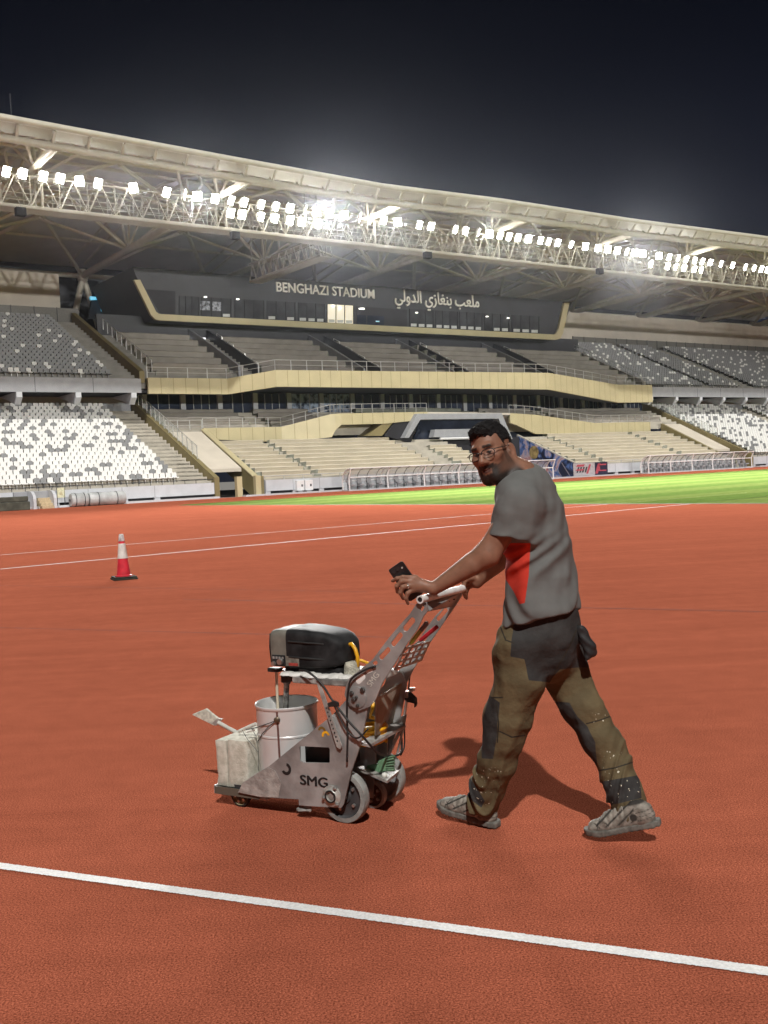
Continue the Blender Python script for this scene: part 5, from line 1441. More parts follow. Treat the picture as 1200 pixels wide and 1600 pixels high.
# ------------------------------------------------------------------ things carried on the machine
bc = mp3(447.5, 1097.5, 0.0); rimz = bc.z
RB = 0.140
bk = thing('paint_bucket', 'white steel paint bucket standing in the front of the line marker', 'bucket', (bc.x, bc.y, zb + 0.013))
h = rimz - (zb + 0.013)
base = Vector((bc.x, bc.y, zb + 0.013))
m = MB()
m.lathe(base, [(0.0, 0.0), (RB * 0.95, 0.0), (RB * 0.955, h * .30), (RB * .965, h * .60), (RB * .985, h * .61), (RB * .985, h * .63), (RB * .967, h * .64), (RB * .985, h - 0.012), (RB, h - .010), (RB * 1.02, h - 0.004), (RB * 1.02, h + .002), (RB, h + .005), (RB * .975, h + .002), (RB * .955, h - .02), (RB * .93, 0.25 * h), (0.0, 0.25 * h)], n=56, caps=False)
m.build('body', M_BUCK, bk, smooth=True, sharp=35)
m = MB(); m.lathe(base, [(0.0, h * .66), (RB * .945, h * .66)], n=40, caps=False); m.build('paint', mat('white_paint', (0.75, 0.75, 0.72), 0.25), bk, smooth=True)
ang = (mp3(434, 1128, 0.1) - base); ang.z = 0
ez_ = (cO - base); ez_.z = 0; ez_.normalize()
def bside(px, py, k=1.0):      # point of the bucket wall seen at this place
    d = ray(px, py); o = cO - base; A = d.x ** 2 + d.y ** 2; Bq = 2 * (d.x * o.x + d.y * o.y); r = RB * k; C = o.x ** 2 + o.y ** 2 - r * r
    t = (-Bq - math.sqrt(max(0, Bq * Bq - 4 * A * C))) / (2 * A); return cO + d * t
m = MB(); e = bside(433, 1125, .99); nn = (e - base); nn.z = 0; nn.normalize()
m.lathe(e, [(0.014, -0.004), (0.014, 0.006), (0.009, 0.010), (0, 0.011)], nn, 16, caps=False); m.build('ear', mat('brass_ear', (0.16, 0.12, 0.08), 0.4, metal=0.6, var=0.3, scale=40), bk, smooth=True, sharp=40)
m = MB()
ys = [1111, 1125, 1140, 1142, 1160, 1188]
for y0, y1 in zip(ys, ys[1:]):
    f = lambda y: 432.5 + (y - 1111) * 0.06
    m.poly([bside(f(y0) - 1.6, y0, .992), bside(f(y1) - 1.6, y1, .992), bside(f(y1) + 1.6, y1, .992), bside(f(y0) + 1.6, y0, .992)])
m.build('rust_streak', mat('rust_brown', (0.13, 0.055, 0.045), 0.6, var=0.2, scale=40), bk)
m = MB()
m.tube([e + nn * .008, bside(418, 1131, 1.04), bside(400, 1137, 1.05), mp3(385, 1140, .1)], 0.0022, 5); m.tube([e + nn * .008, bside(420, 1135, 1.03), bside(410, 1146, 1.02), bside(404, 1157, 1.0)], 0.0022, 5); m.build('bail_wire', M_RIM, bk, smooth=True)
# ballast blocks
bu0, bz0 = mq(342, 1229, 0.13)
_, bz1 = mq(342, 1157, 0.13)
zt = bz1 - bz0
def block(name, label, u1, th, hv0, hv1, ht, seed):
    t_ = MB(); n = 7
    bm = bmesh.new()
    bmesh.ops.create_cube(bm, size=1.0)
    bmesh.ops.subdivide_edges(bm, edges=bm.edges, cuts=9, use_grid_fill=True)
    for v in bm.verts:
        c = v.co.copy()
        for ax_, hw in ((0, th), (1, hv1 - hv0), (2, ht)):
            pass
        ax = [c.x * th, c.y * (hv1 - hv0), c.z * ht]; half = [th / 2, (hv1 - hv0) / 2, ht / 2]
        near_e = sorted(half[i] - abs(ax[i]) for i in range(3))
        k = max(0, 1 - near_e[1] / 0.012)
        nrm = Vector((c.x, c.y, c.z))
        f = 1 - 0.05 * k
        p = Vector((ax[0] * f, ax[1] * (1 - .03 * k), ax[2] * (1 - .03 * k)))
        p += Vector((mnoise.noise(p * 40 + Vector((seed, 0, 0))), mnoise.noise(p * 40 + Vector((0, seed, 0))), mnoise.noise(p * 40 + Vector((0, 0, seed))))) * (0.0012 + 0.003 * k)
        v.co = MP(u1 - th / 2 + p.x, (hv0 + hv1) / 2 + p.y, bz0 + 0.006 + ht / 2 + p.z)
    bmesh.ops.recalc_face_normals(bm, faces=bm.faces)
    me = bpy.data.meshes.new(name); bm.to_mesh(me); bm.free(); me.materials.append(M_STONE)
    o = link(name, me, None, smooth=True, sharp=50)
    return tag(o, label, 'concrete block', 'concrete ballast blocks')
block('concrete_block', 'thin pale concrete block at the very front of the line marker', bu0, 0.062, -0.145, 0.14, zt, 1.0)
block('concrete_block', 'thick pale concrete block between the thin block and the bucket', bu0 - 0.064, 0.115, -0.145, 0.14, zt + 0.008, 7.0)
m = MB(); 
for px, py in ((392, 1136), (378, 1140)): m.tube([mp3(px, py, .135), mp3(px + 8, py + 14, .142), mp3(404, 1176, .142), mp3(404, 1204, .15)], 0.0016, 4)
m.build('tie_wire', M_RIM, mach)
br_ = thing('flat_brush', 'pale flat scraper brush lying on the concrete blocks', 'brush', mp3(340, 1128, 0.0))
e0, e1 = mp3(304, 1121, -0.02), mp3(372, 1146, -0.02)
dx = (e1 - e0).normalized(); dn = dx.cross(V).normalized()
if dn.z < 0: dn = -dn
a, b = mp3(300, 1117, -.02), mp3(322, 1108, -.02); c, d_ = mp3(344, 1126, -.02), mp3(334, 1134, -.02)
m = MB(); m.extrude([a, b, c, d_], -V * 0.008 + dn * 0.004); m.build('bristles', mat('pale_bristle', (0.55, 0.55, 0.47), 0.8, var=0.2, scale=60), br_, bevel=0.002)
m = MB(); m.extrude([mp3(331, 1130, -.019), mp3(340, 1122, -.019), mp3(346, 1124, -.019), mp3(337, 1134, -.019)], -V * 0.012); m.build('ferrule', M_ALUP, br_)
m = MB(); p_, q_ = mp3(341, 1129, -.02), mp3(372, 1146, -.02); m.tube([p_, p_.lerp(q_, .5), q_, q_ + (q_ - p_).normalized() * .05], [0.010, 0.009, 0.011, 0.010], 10); m.build('handle', mat('pale_wood', (0.50, 0.50, 0.45), 0.7, var=0.15, scale=20), br_, smooth=True, sharp=40)
m = MB(); m.tube([mp3(373, 1143, .08), mp3(388, 1136, .08), mp3(400, 1131, .08)], .008, 8); m.tube([mp3(398, 1140, .1), mp3(385, 1143, .12)], .006, 8)
tag(m.build('paint_stick', mat('painty_stick', (0.62, 0.61, 0.55), 0.7, var=0.15, scale=30), None, smooth=True, sharp=40), 'paint covered stick lying on the concrete blocks against the bucket', 'stick')
# green brush on the lower shelf
gb = thing('hand_brush', 'green hand brush lying on the lower shelf of the line marker', 'brush', mp3(592, 1200, .02))
vb = 0.02
m = MB(); m.extrude([mp3(590, 1190, vb), mp3(591, 1208, vb), mp3(602, 1205, vb), mp3(602, 1184, vb)], -V * 0.04)
m.extrude([mp3(573, 1196, vb - .01), mp3(573, 1200, vb - .01), mp3(591, 1207, vb - .01), mp3(590.5, 1193, vb - .01)], -V * 0.02); m.build('stock', mat('green_plastic', (0.13, 0.26, 0.15), 0.5, var=0.12, scale=30), gb, bevel=0.003)
m = MB()
for i in range(6):
    for j in range(4):
        x = 602 + 0; y0 = lerp(1185, 1204, i / 5); p = mp3(602, y0, vb - 0.005 - j * .009); q = mp3(616 + rg.uniform(-1, 1), lerp(1181, 1203, i / 5) + rg.uniform(-1, 1), vb - 0.005 - j * .009)
        m.tube([p, q], [0.0035, 0.005], 5)
m.build('bristles', mat('green_bristle', (0.12, 0.22, 0.13), 0.8, var=0.25, scale=80), gb)
m = MB(); m.lathe(mp3(601, 1211, .03), [(0.0, -.012), (0.011, -.008), (0.013, 0.0), (0.010, .008), (0, .011)], n=12, caps=False)
tag(m.build('paint_lump', mat('lump_white', (0.6, 0.6, 0.55), 0.6), None, smooth=True), 'small white lump of paint on the lower shelf', 'paint lump')
# knives in the tool holder
for nm, lab, p, q, r, col, tipc in (('scraper_tool', 'yellow handled scraper standing in the tool holder', (641, 1006), (668, 972), 0.0095, (0.36, 0.27, 0.02), True), ('screwdriver', 'red handled screwdriver standing in the tool holder', (656, 1001), (683, 979), 0.0095, (0.42, 0.015, 0.025), False)):
    vv = 0.02 if tipc else -0.10
    P_, Q_ = mp3(*p, vv), mp3(*q, vv); t_ = thing(nm, lab, 'hand tool', P_)
    k = 0.62 if tipc else 1.0
    m = MB(); m.tube([P_, P_.lerp(Q_, .1), P_.lerp(Q_, .5 * k), P_.lerp(Q_, k)], [r * .7, r, r * .95, r], 12); m.build('handle', mat(nm + '_handle', col, 0.35, var=0.1, scale=40), t_, smooth=True, sharp=50)
    if tipc:
        m = MB(); m.tube([P_.lerp(Q_, k + .01), P_.lerp(Q_, .95), Q_], [r * 1.02, r * 1.1, r * .7], 12); m.build('end_cap', mat('cap_grey', (0.16, 0.10, 0.09), 0.4), t_, smooth=True, sharp=50)
    m = MB(); m.tube([P_ + (P_ - Q_).normalized() * 0.001, P_ + (P_ - Q_) * .5], [r * .35, r * .3], 8); m.build('blade', M_BOLT, t_)
# ------------------------------------------------------------------ the worker: surfaces grown from distance fields
def v3(p): return np.array(p, dtype=np.float32)
def seg(P, a, b, ra, rb):                         # tapered capsule
    a, b = v3(a), v3(b); ab = b - a; L2 = float(ab @ ab) + 1e-12
    h = np.clip((P - a) @ ab / L2, 0, 1)
    return np.linalg.norm(P - a - h[:, None] * ab, axis=1) - (ra + (rb - ra) * h)
def ell(P, c, ax, r):                             # ellipsoid, ax rows are its axes
    q = (P - v3(c)) @ v3(ax).T
    r = v3(r); k0 = np.linalg.norm(q / r, axis=1); k1 = np.linalg.norm(q / (r * r), axis=1)
    return k0 * (k0 - 1.0) / np.maximum(k1, 1e-6)
def smin(a, b, k):
    h = np.maximum(k - np.abs(a - b), 0) / k
    return np.minimum(a, b) - h * h * k * 0.25
def smax(a, b, k): return -smin(-a, -b, k)
def loft(P, cs, xa, ya, ra, rb):                  # elliptic sections along a chain of centres; xa, ya: unit axes per section
    d = np.full(len(P), 9.0, np.float32)
    cs = [v3(c) for c in cs]
    for i in range(len(cs) - 1):
        a, b = cs[i], cs[i + 1]; ab = b - a; L2 = float(ab @ ab)
        h = np.clip((P - a) @ ab / L2, 0, 1)
        q = P - a - h[:, None] * ab
        t = ab / math.sqrt(L2)
        orth = lambda w: (lambda z: z / max(1e-6, float(np.linalg.norm(z))))(v3(w) - t * float(v3(w) @ t))
        X = orth(xa[i]) * (1 - h[:, None]) + orth(xa[i + 1]) * h[:, None]
        Y = orth(ya[i]) * (1 - h[:, None]) + orth(ya[i + 1]) * h[:, None]
        qx = (q * X).sum(1); qy = (q * Y).sum(1)
        A = ra[i] + (ra[i + 1] - ra[i]) * h; B = rb[i] + (rb[i + 1] - rb[i]) * h
        qz = q @ t
        e = np.sqrt((qx / A) ** 2 + (qy / B) ** 2 + (qz / np.minimum(A, B)) ** 2)
        d = np.minimum(d, (e - 1) * np.minimum(A, B))
    return d
def wob(P, f, seed, amp):                         # cheap smooth noise
    o = np.zeros(len(P), np.float32); r = np.random.RandomState(seed)
    for k in range(7):
        w = r.normal(size=3) * f; o += np.sin(P @ w.astype(np.float32) + r.uniform(0, 6.28))
    return o * (amp / 2.6)
def grow(name, fn, lo, hi, vx, mats, parent, attrs=None, smooth=True, relax=1):
    lo, hi = v3(lo), v3(hi)
    n = np.ceil((hi - lo) / vx).astype(int) + 1
    n = ((n + 3) // 4) * 4 + 1
    ci = [np.arange(0, k, 4) for k in n]
    G = np.stack(np.meshgrid(*ci, indexing='ij'), -1).reshape(-1, 3).astype(np.float32)
    dc = fn(lo + G * vx).reshape([len(c) for c in ci])
    act = np.abs(dc) < vx * 4 * 2.4
    m = act[:-1, :-1, :-1].copy()
    for a in (0, 1):
        for b in (0, 1):
            for c in (0, 1): m |= act[a:dc.shape[0] - 1 + a, b:dc.shape[1] - 1 + b, c:dc.shape[2] - 1 + c]
    F = np.where(np.repeat(np.repeat(np.repeat(dc, 4, 0), 4, 1), 4, 2)[:n[0], :n[1], :n[2]] > 0, 1.0, -1.0).astype(np.float32)
    need = np.zeros(n, bool); rp = np.repeat(np.repeat(np.repeat(m, 4, 0), 4, 1), 4, 2)
    for a in (0, 1):
        for b in (0, 1):
            for c in (0, 1): need[a:rp.shape[0] + a, b:rp.shape[1] + b, c:rp.shape[2] + c] |= rp
    idx = np.argwhere(need)
    vals = np.concatenate([fn(lo + idx[i:i + 400000].astype(np.float32) * vx) for i in range(0, len(idx), 400000)])
    F[idx[:, 0], idx[:, 1], idx[:, 2]] = vals
    ins = F < 0
    cnt = np.zeros([k - 1 for k in n], np.int32)
    for a in (0, 1):
        for b in (0, 1):
            for c in (0, 1): cnt += ins[a:n[0] - 1 + a, b:n[1] - 1 + b, c:n[2] - 1 + c]
    cells = np.argwhere((cnt > 0) & (cnt < 8))
    cid = -np.ones([k - 1 for k in n], np.int64); cid[tuple(cells.T)] = np.arange(len(cells))
    acc = np.zeros((len(cells), 3)); num = np.zeros(len(cells))
    cor = [(a, b, c) for a in (0, 1) for b in (0, 1) for c in (0, 1)]
    for i, p in enumerate(cor):
        for q in cor[i + 1:]:
            if sum(abs(p[k] - q[k]) for k in range(3)) != 1: continue
            fa = F[cells[:, 0] + p[0], cells[:, 1] + p[1], cells[:, 2] + p[2]]; fb = F[cells[:, 0] + q[0], cells[:, 1] + q[1], cells[:, 2] + q[2]]
            x = (fa < 0) != (fb < 0)
            t = np.where(x, fa / np.where(x, fa - fb, 1), 0)
            pos = np.array(p)[None] + t[:, None] * (np.array(q) - np.array(p))[None]
            acc += np.where(x[:, None], pos, 0); num += x
    verts = lo + (cells + acc / np.maximum(num, 1)[:, None]) * vx
    faces = []
    for ax in range(3):
        o1, o2 = (ax + 1) % 3, (ax + 2) % 3
        sl0 = [slice(None)] * 3; sl1 = [slice(None)] * 3
        sl0[ax], sl1[ax] = slice(0, n[ax] - 1), slice(1, n[ax])
        ch = ins[tuple(sl0)] != ins[tuple(sl1)]
        e = np.argwhere(ch)
        e = e[(e[:, o1] > 0) & (e[:, o2] > 0) & (e[:, o1] < n[o1] - 1) & (e[:, o2] < n[o2] - 1)]
        def cc(d1, d2):
            q = e.copy(); q[:, o1] -= d1; q[:, o2] -= d2; return cid[q[:, 0], q[:, 1], q[:, 2]]
        quad = np.stack([cc(1, 1), cc(0, 1), cc(0, 0), cc(1, 0)], 1)
        flip = ~ins[tuple(sl0)][tuple(e.T)]
        quad[flip] = quad[flip][:, ::-1]
        faces.append(quad)
    faces = np.concatenate(faces); faces = faces[(faces >= 0).all(1)]
    for _ in range(relax):
        acc = np.zeros_like(verts); cn = np.zeros(len(verts))
        for k in range(4):
            np.add.at(acc, faces[:, k], verts[faces[:, (k + 1) % 4]] + verts[faces[:, (k + 3) % 4]]); np.add.at(cn, faces[:, k], 2)
        verts = verts * .5 + acc / np.maximum(cn, 1)[:, None] * .5
    me = bpy.data.meshes.new(name)
    me.vertices.add(len(verts)); me.vertices.foreach_set('co', verts.astype(np.float32).ravel())
    me.loops.add(faces.size); me.loops.foreach_set('vertex_index', faces.ravel().astype(np.int32))
    me.polygons.add(len(faces)); me.polygons.foreach_set('loop_start', np.arange(0, faces.size, 4, dtype=np.int32))
    for mt in (mats if isinstance(mats, (list, tuple)) else [mats]): me.materials.append(mt)
    if attrs:
        fnr = np.cross(verts[faces[:, 2]] - verts[faces[:, 0]], verts[faces[:, 3]] - verts[faces[:, 1]])
        nr = np.zeros((len(verts), 3))
        for k in range(4): np.add.at(nr, faces[:, k], fnr)
        nr /= np.maximum(np.linalg.norm(nr, axis=1), 1e-9)[:, None]
        for nm, af in attrs.items():
            at_ = me.attributes.new(nm, 'FLOAT', 'POINT')
            at_.data.foreach_set('value', af(verts.astype(np.float32), nr.astype(np.float32)).astype(np.float32))
    me.update(calc_edges=True); me.validate()
    return link(name, me, parent, smooth=smooth)
def proj_np(C):
    q = C - v3(cO); k = F_PX / (q @ v3(cF))
    return 600 + (q @ v3(cR)) * k, 800 - (q @ v3(cU)) * k
def in_poly(x, y, poly):
    r = np.zeros(len(x), bool); n = len(poly)
    for i in range(n):
        (x0, y0), (x1, y1) = poly[i], poly[(i + 1) % n]
        c = ((y0 > y) != (y1 > y)) & (x < (x1 - x0) * (y - y0) / ((y1 - y0) or 1e-9) + x0)
        r ^= c
    return r

def sd_poly(x, y, poly):                           # > 0 inside, in the polygon's own units
    d = np.full(len(x), 1e9); n = len(poly)
    for i in range(n):
        (x0, y0), (x1, y1) = poly[i], poly[(i + 1) % n]
        ex, ey = x1 - x0, y1 - y0
        h = np.clip(((x - x0) * ex + (y - y0) * ey) / (ex * ex + ey * ey + 1e-9), 0, 1)
        d = np.minimum(d, np.hypot(x - x0 - h * ex, y - y0 - h * ey))
    return np.where(in_poly(x, y, poly), d, -d)
def zone_mix(m, attr, col, lo=-0.4, hi=0.4, var=0.1, scale=20, rough=None):   # lay a second cloth or skin tone over part of a material
    nt = m.node_tree; L = nt.links; b = nt.nodes['Principled BSDF']
    old = b.inputs['Base Color'].links[0].from_socket
    an = nt.nodes.new('ShaderNodeAttribute'); an.attribute_name = attr
    mr = nt.nodes.new('ShaderNodeMapRange'); mr.inputs[1].default_value, mr.inputs[2].default_value = lo, hi
    L.new(an.outputs['Fac'], mr.inputs[0])
    tc = nt.nodes.new('ShaderNodeTexCoord'); nz = nt.nodes.new('ShaderNodeTexNoise'); nz.inputs['Scale'].default_value = scale; nz.inputs['Detail'].default_value = 4
    L.new(tc.outputs['Object'], nz.inputs['Vector'])
    cr = nt.nodes.new('ShaderNodeValToRGB'); cr.color_ramp.elements[0].position, cr.color_ramp.elements[1].position = .36, .64
    cr.color_ramp.elements[0].color = tuple(c * (1 - var) for c in col) + (1,); cr.color_ramp.elements[1].color = tuple(c * (1 + var) for c in col) + (1,)
    L.new(nz.outputs[0], cr.inputs[0])
    x = nt.nodes.new('ShaderNodeMix'); x.data_type = 'RGBA'
    L.new(mr.outputs[0], x.inputs['Factor']); L.new(old, x.inputs['A']); L.new(cr.outputs[0], x.inputs['B'])
    L.new(x.outputs['Result'], b.inputs['Base Color'])
    return mr
def speck_mix(m, attr, col, scale=90, thr=0.66):
    nt = m.node_tree; L = nt.links; b = nt.nodes['Principled BSDF']
    old = b.inputs['Base Color'].links[0].from_socket
    an = nt.nodes.new('ShaderNodeAttribute'); an.attribute_name = attr
    tc = nt.nodes.new('ShaderNodeTexCoord'); nz = nt.nodes.new('ShaderNodeTexNoise'); nz.inputs['Scale'].default_value = scale; nz.inputs['Detail'].default_value = 1
    L.new(tc.outputs['Object'], nz.inputs['Vector'])
    mr = nt.nodes.new('ShaderNodeMapRange'); mr.inputs[1].default_value, mr.inputs[2].default_value = thr, thr + .03
    L.new(nz.outputs[0], mr.inputs[0])
    mu_ = nt.nodes.new('ShaderNodeMath'); mu_.operation = 'MULTIPLY'; mu_.use_clamp = True
    L.new(mr.outputs[0], mu_.inputs[0]); L.new(an.outputs['Fac'], mu_.inputs[1])
    x = nt.nodes.new('ShaderNodeMix'); x.data_type = 'RGBA'; x.inputs['B'].default_value = tuple(col) + (1,)
    L.new(mu_.outputs[0], x.inputs['Factor']); L.new(old, x.inputs['A']); L.new(x.outputs['Result'], b.inputs['Base Color'])

FW = Vector((-0.88, 0.475, 0)).normalized(); LF = Vector((-FW.y, FW.x, 0))
if LF.y > 0: LF = -LF
UPv = Vector((0, 0, 1))
man = thing('person', 'bearded man in grey and red shirt pushing the line marker with phone in hand', 'person', ground(850, 1300))

def skin_material():
    m = mat('skin', (0.245, 0.122, 0.078), 0.52, spec=0.35, var=0.10, scale=30, bump=0.12, bscale=220, dist=0.002)
    b = m.node_tree.nodes['Principled BSDF']
    b.inputs['Subsurface Weight'].default_value = 0.12
    b.inputs['Subsurface Radius'].default_value = (0.012, 0.005, 0.003)
    b.inputs['Subsurface Scale'].default_value = 0.6
    return m
M_SKIN = skin_material()
zone_mix(M_SKIN, 'lips', (0.105, 0.046, 0.036), 0, 1, scale=60)
zone_mix(M_SKIN, 'stubble', (0.022, 0.016, 0.013), 0, 1, var=.35, scale=260)
M_HAIR = mat('black_hair', (0.012, 0.011, 0.011), 0.7, spec=0.2, var=0.5, scale=90, bump=0.6, bscale=260, dist=0.004)
M_SHIRT = mat('grey_shirt', (0.135, 0.137, 0.132), 0.85, var=0.07, scale=14, bump=0.35, bscale=10, dist=0.015, spec=0.3)
zone_mix(M_SHIRT, 'side_panel', (0.50, 0.036, 0.020), var=.08, scale=14)
M_TRO = mat('olive_trousers', (0.112, 0.084, 0.043), 0.85, var=0.16, scale=11, bump=0.55, bscale=19, dist=0.016, spec=0.3)
zone_mix(M_TRO, 'patch', (0.036, 0.034, 0.033), var=.2, scale=16)
zone_mix(M_TRO, 'seam', (0.030, 0.025, 0.018), -.25, .25)
speck_mix(M_TRO, 'paint_zone', (0.62, 0.58, 0.46), 100, .70)
M_SHOE = mat('dusty_shoe', (0.215, 0.190, 0.158), 0.85, var=0.3, scale=40, bump=0.4, bscale=150, col2=(0.31, 0.28, 0.24), dist=0.004)
zone_mix(M_SHOE, 'vent', (0.030, 0.026, 0.022), 0, 1, var=.3, scale=50)
M_SOLE = mat('shoe_sole', (0.13, 0.12, 0.105), 0.9, var=0.3, scale=50)

# joints
pel = at(846, 975, 4.10); wst = at(846, 935, 4.105); rib = at(843, 880, 4.12); chs = at(832, 815, 4.14); shc = at(817, 768, 4.15); nkb = at(813, 744, 4.15)
shL = at(814, 785, 3.985); elL = at(762, 866, 3.99); wrL = at(679, 919, 4.045)
shR = at(818, 792, 4.27); elR = at(778, 874, 4.40); wrR = at(745, 909, 4.425)
hipL, knL, anL = at(822, 1010, 4.03), at(788, 1130, 4.06), at(757, 1246, 4.17)
hipR, knR, anR = at(872, 1010, 4.17), at(926, 1130, 4.10), at(984, 1252, 3.95)
# ---- head frame
hc_ = at(768.5, 708, 4.135)
f0 = Vector((-0.52, -0.84, -0.12)).normalized()
uph = (Vector((0, 0, 1)) * 0.95 + Vector((-1, 0, 0)) * 0.27); uph = (uph - f0 * uph.dot(f0)).normalized()
rh = uph.cross(f0) * -1.0        # toward the man's right ear
rh = f0.cross(uph)
HK = 0.95
HX = np.array([tuple(rh), tuple(f0), tuple(uph)], np.float32)
hcn = v3(hc_)
def tohead(P): return ((P - hcn) @ HX.T) / HK
I3 = np.eye(3, dtype=np.float32)
def head_sdf(P):
    q = tohead(P)
    a = q.copy(); a[:, 0] = np.abs(a[:, 0])
    d = ell(q, (0, -.018, .040), I3, (.077, .100, .094))
    d = smin(d, ell(q, (0, .025, -.03), I3, (.066, .072, .085)), .03)
    d = smin(d, ell(q, (0, .055, -.088), I3, (.036, .036, .034)), .035)
    d = smin(d, seg(a, (.058, .0, -.055), (.022, .068, -.104), .020, .020), .035)
    d = smin(d, seg(a, (.0, .087, .034), (.038, .076, .034), .013, .012), .018)
    d = smin(d, ell(a, (.044, .062, -.012), I3, (.022, .022, .02)), .025)
    d = smax(d, -ell(a, (.032, .100, .010), I3, (.019, .018, .012)), .016)
    d = smin(d, ell(a, (.031, .0735, .008), I3, (.0150, .0148, .0140)), .005)
    d = smax(d, -ell(a, (.0315, .0900, .0068), np.array([[.97, .24, 0], [-.24, .97, 0], [0, 0, 1]], np.float32), (.0125, .0135, .0046)), .002)
    nb = seg(q, (0, .090, .022), (0, .116, -.024), .008, .0135)
    nb = smin(nb, ell(a, (.0135, .104, -.030), I3, (.0095, .012, .009)), .010)
    d = smin(d, nb, .016)
    d = smax(d, -ell(a, (.008, .112, -.041), I3, (.005, .007, .006)), .004)
    # lips and the line between them
    lp = smin(seg(a, (0, .0940, -.0590), (.0235, .083, -.0578), .0060, .0028), seg(a, (0, .0930, -.0705), (.0205, .083, -.0615), .0070, .003), .004)
    d = smin(d, lp, .008)
    d = smax(d, -seg(a, (0, .1010, -.0642), (.0275, .084, -.0575), .0026, .0024), .003)
    EM = np.array([[.86, .50, 0], [-.50, .86, 0.10], [0, -.10, 1]], np.float32)
    er = ell(a, (.083, -.016, -.014), EM, (.0070, .0215, .0345))
    er = smax(er, -ell(a, (.0895, -.0105, -.010), EM, (.0060, .0135, .0225)), .004)
    er = smin(er, ell(a, (.0815, -.003, -.016), I3, (.0045, .004, .0075)), .004)
    d = smin(d, er, .006)
    return d * HK
# ---- hands
def fingers(P, chains, k=.006):
    d = np.full(len(P), 9., np.float32)
    for ch in chains:
        f = np.full(len(P), 9., np.float32)
        for i in range(len(ch) - 1):
            (a, ra), (b, rb) = ch[i], ch[i + 1]; f = smin(f, seg(P, a, b, ra, rb), .004)
        d = np.minimum(d, f)
    return d
def F_(*pts): return [(at(x, y, Y), r) for x, y, Y, r in pts]
hl_w = at(676, 919, 4.045); YH = 4.035
knu = [at(646, 903, 4.045), at(641, 909, 4.035), at(640, 915.5, 4.033), at(645, 922, 4.040)]
L_f = [F_((648, 903, 4.05, .0105), (630, 902, 4.04, .0095), (620.5, 904, 4.045, .0085), (613.5, 907.5, 4.06, .0072)),
       F_((643, 908, 4.045, .0105), (627, 908.5, 4.03, .0098), (620, 916, 4.035, .0086), (621, 925, 4.05, .0074)),
       F_((642, 915, 4.04, .0102), (629.5, 917.5, 4.027, .0095), (625.5, 926, 4.03, .0084), (630, 935, 4.045, .0072)),
       F_((646, 921, 4.045, .0095), (637, 927, 4.03, .0087), (634.5, 935, 4.032, .0078), (637.5, 943, 4.045, .0066))]
L_th = F_((664, 914, 4.085, .0125), (648, 912, 4.115, .0112), (634, 908, 4.12, .0098), (624, 905, 4.117, .008))
def left_hand(P):
    d = seg(P, hl_w, at(664, 916, 4.05), .0250, .0235)
    for (a, r), w in zip([c[0] for c in L_f], (.013, .0135, .0135, .0125)):
        d = smin(d, seg(P, at(667, 917, 4.055), a, .0165, w), .012)
    d = smin(d, fingers(P, L_f), .008)
    d = smin(d, fingers(P, [L_th]), .012)
    return d
R_f = [F_((734, 905, 4.40, .0105), (726, 908, 4.375, .0100), (724, 917, 4.37, .0092), (728, 924, 4.385, .0080)),
       F_((735, 909, 4.425, .0105), (726, 912, 4.41, .0100), (723.5, 922, 4.405, .0090), (727, 929, 4.42, .0078)),
       F_((736, 912, 4.445, .0100), (728, 916, 4.435, .0095), (725, 926, 4.43, .0086), (727, 933, 4.44, .0074)),
       F_((738, 914, 4.465, .0095), (731, 919, 4.46, .0085), (728, 929, 4.455, .0075), (729, 935, 4.46, .0066))]
R_th = F_((745, 905, 4.405, .0125), (738, 902.5, 4.395, .0115), (731, 903, 4.385, .0100), (724, 906, 4.375, .0082))
def right_hand(P):
    d = seg(P, wrR, at(743, 909, 4.42), .0245, .0225)
    for c in R_f: d = smin(d, seg(P, at(744, 909.5, 4.425), c[0][0], .0155, .0125), .012)
    d = smin(d, fingers(P, R_f), .008)
    d = smin(d, fingers(P, [R_th]), .010)
    return d
def arms(P):
    d = loft(P, [shL, shL.lerp(elL, .45), elL], [LF] * 3, [FW] * 3, [.047, .049, .041], [.047, .050, .044])
    d = smin(d, loft(P, [elL, elL.lerp(wrL, .28), elL.lerp(wrL, .7), wrL], [LF] * 4, [UPv] * 4, [.040, .044, .033, .025], [.044, .046, .034, .026]), .03)
    e = seg(P, shR, elR, .056, .043); e = smin(e, loft(P, [elR, elR.lerp(wrR, .3), wrR], [LF] * 3, [UPv] * 3, [.042, .044, .026], [.042, .044, .027]), .03)
    return np.minimum(d, e)
hd_dn = (hc_ + uph * -0.06 + f0 * -0.012)
def body_sdf(P):
    d = head_sdf(P)
    d = smin(d, seg(P, hc_ - uph * 0.045 - f0 * 0.022, nkb - UPv * .01, .056, .064), .035)
    d = smin(d, seg(P, hc_ - uph * 0.06 + rh * -.0 + f0 * .02, nkb + FW * .02 - UPv * .03, .044, .05), .03)
    d = smin(d, seg(P, nkb + LF * .02, shL + UPv * .0, .05, .05), .05)
    d = smin(d, seg(P, nkb - LF * .02, shR, .05, .05), .05)
    tor = loft(P, [shc - UPv * .03, rib, pel], [LF] * 3, [FW] * 3, [.14, .14, .13], [.085, .095, .09])
    d = smin(d, tor, .04)
    a = arms(P)
    a = smin(a, left_hand(P), .012); a = smin(a, right_hand(P), .012)
    d = smin(d, a, .02)
    lg = np.minimum(seg(P, hipL, hipL.lerp(knL, .5), .07, .06), seg(P, hipR, hipR.lerp(knR, .5), .07, .06))
    return smin(d, lg, .03)
def inhead(q): return (np.abs(q) < .17).all(1) & (q[:, 2] > -.15)
def sstep(x, a, b):
    t = np.clip((x - a) / (b - a), 0, 1); return t * t * (3 - 2 * t)
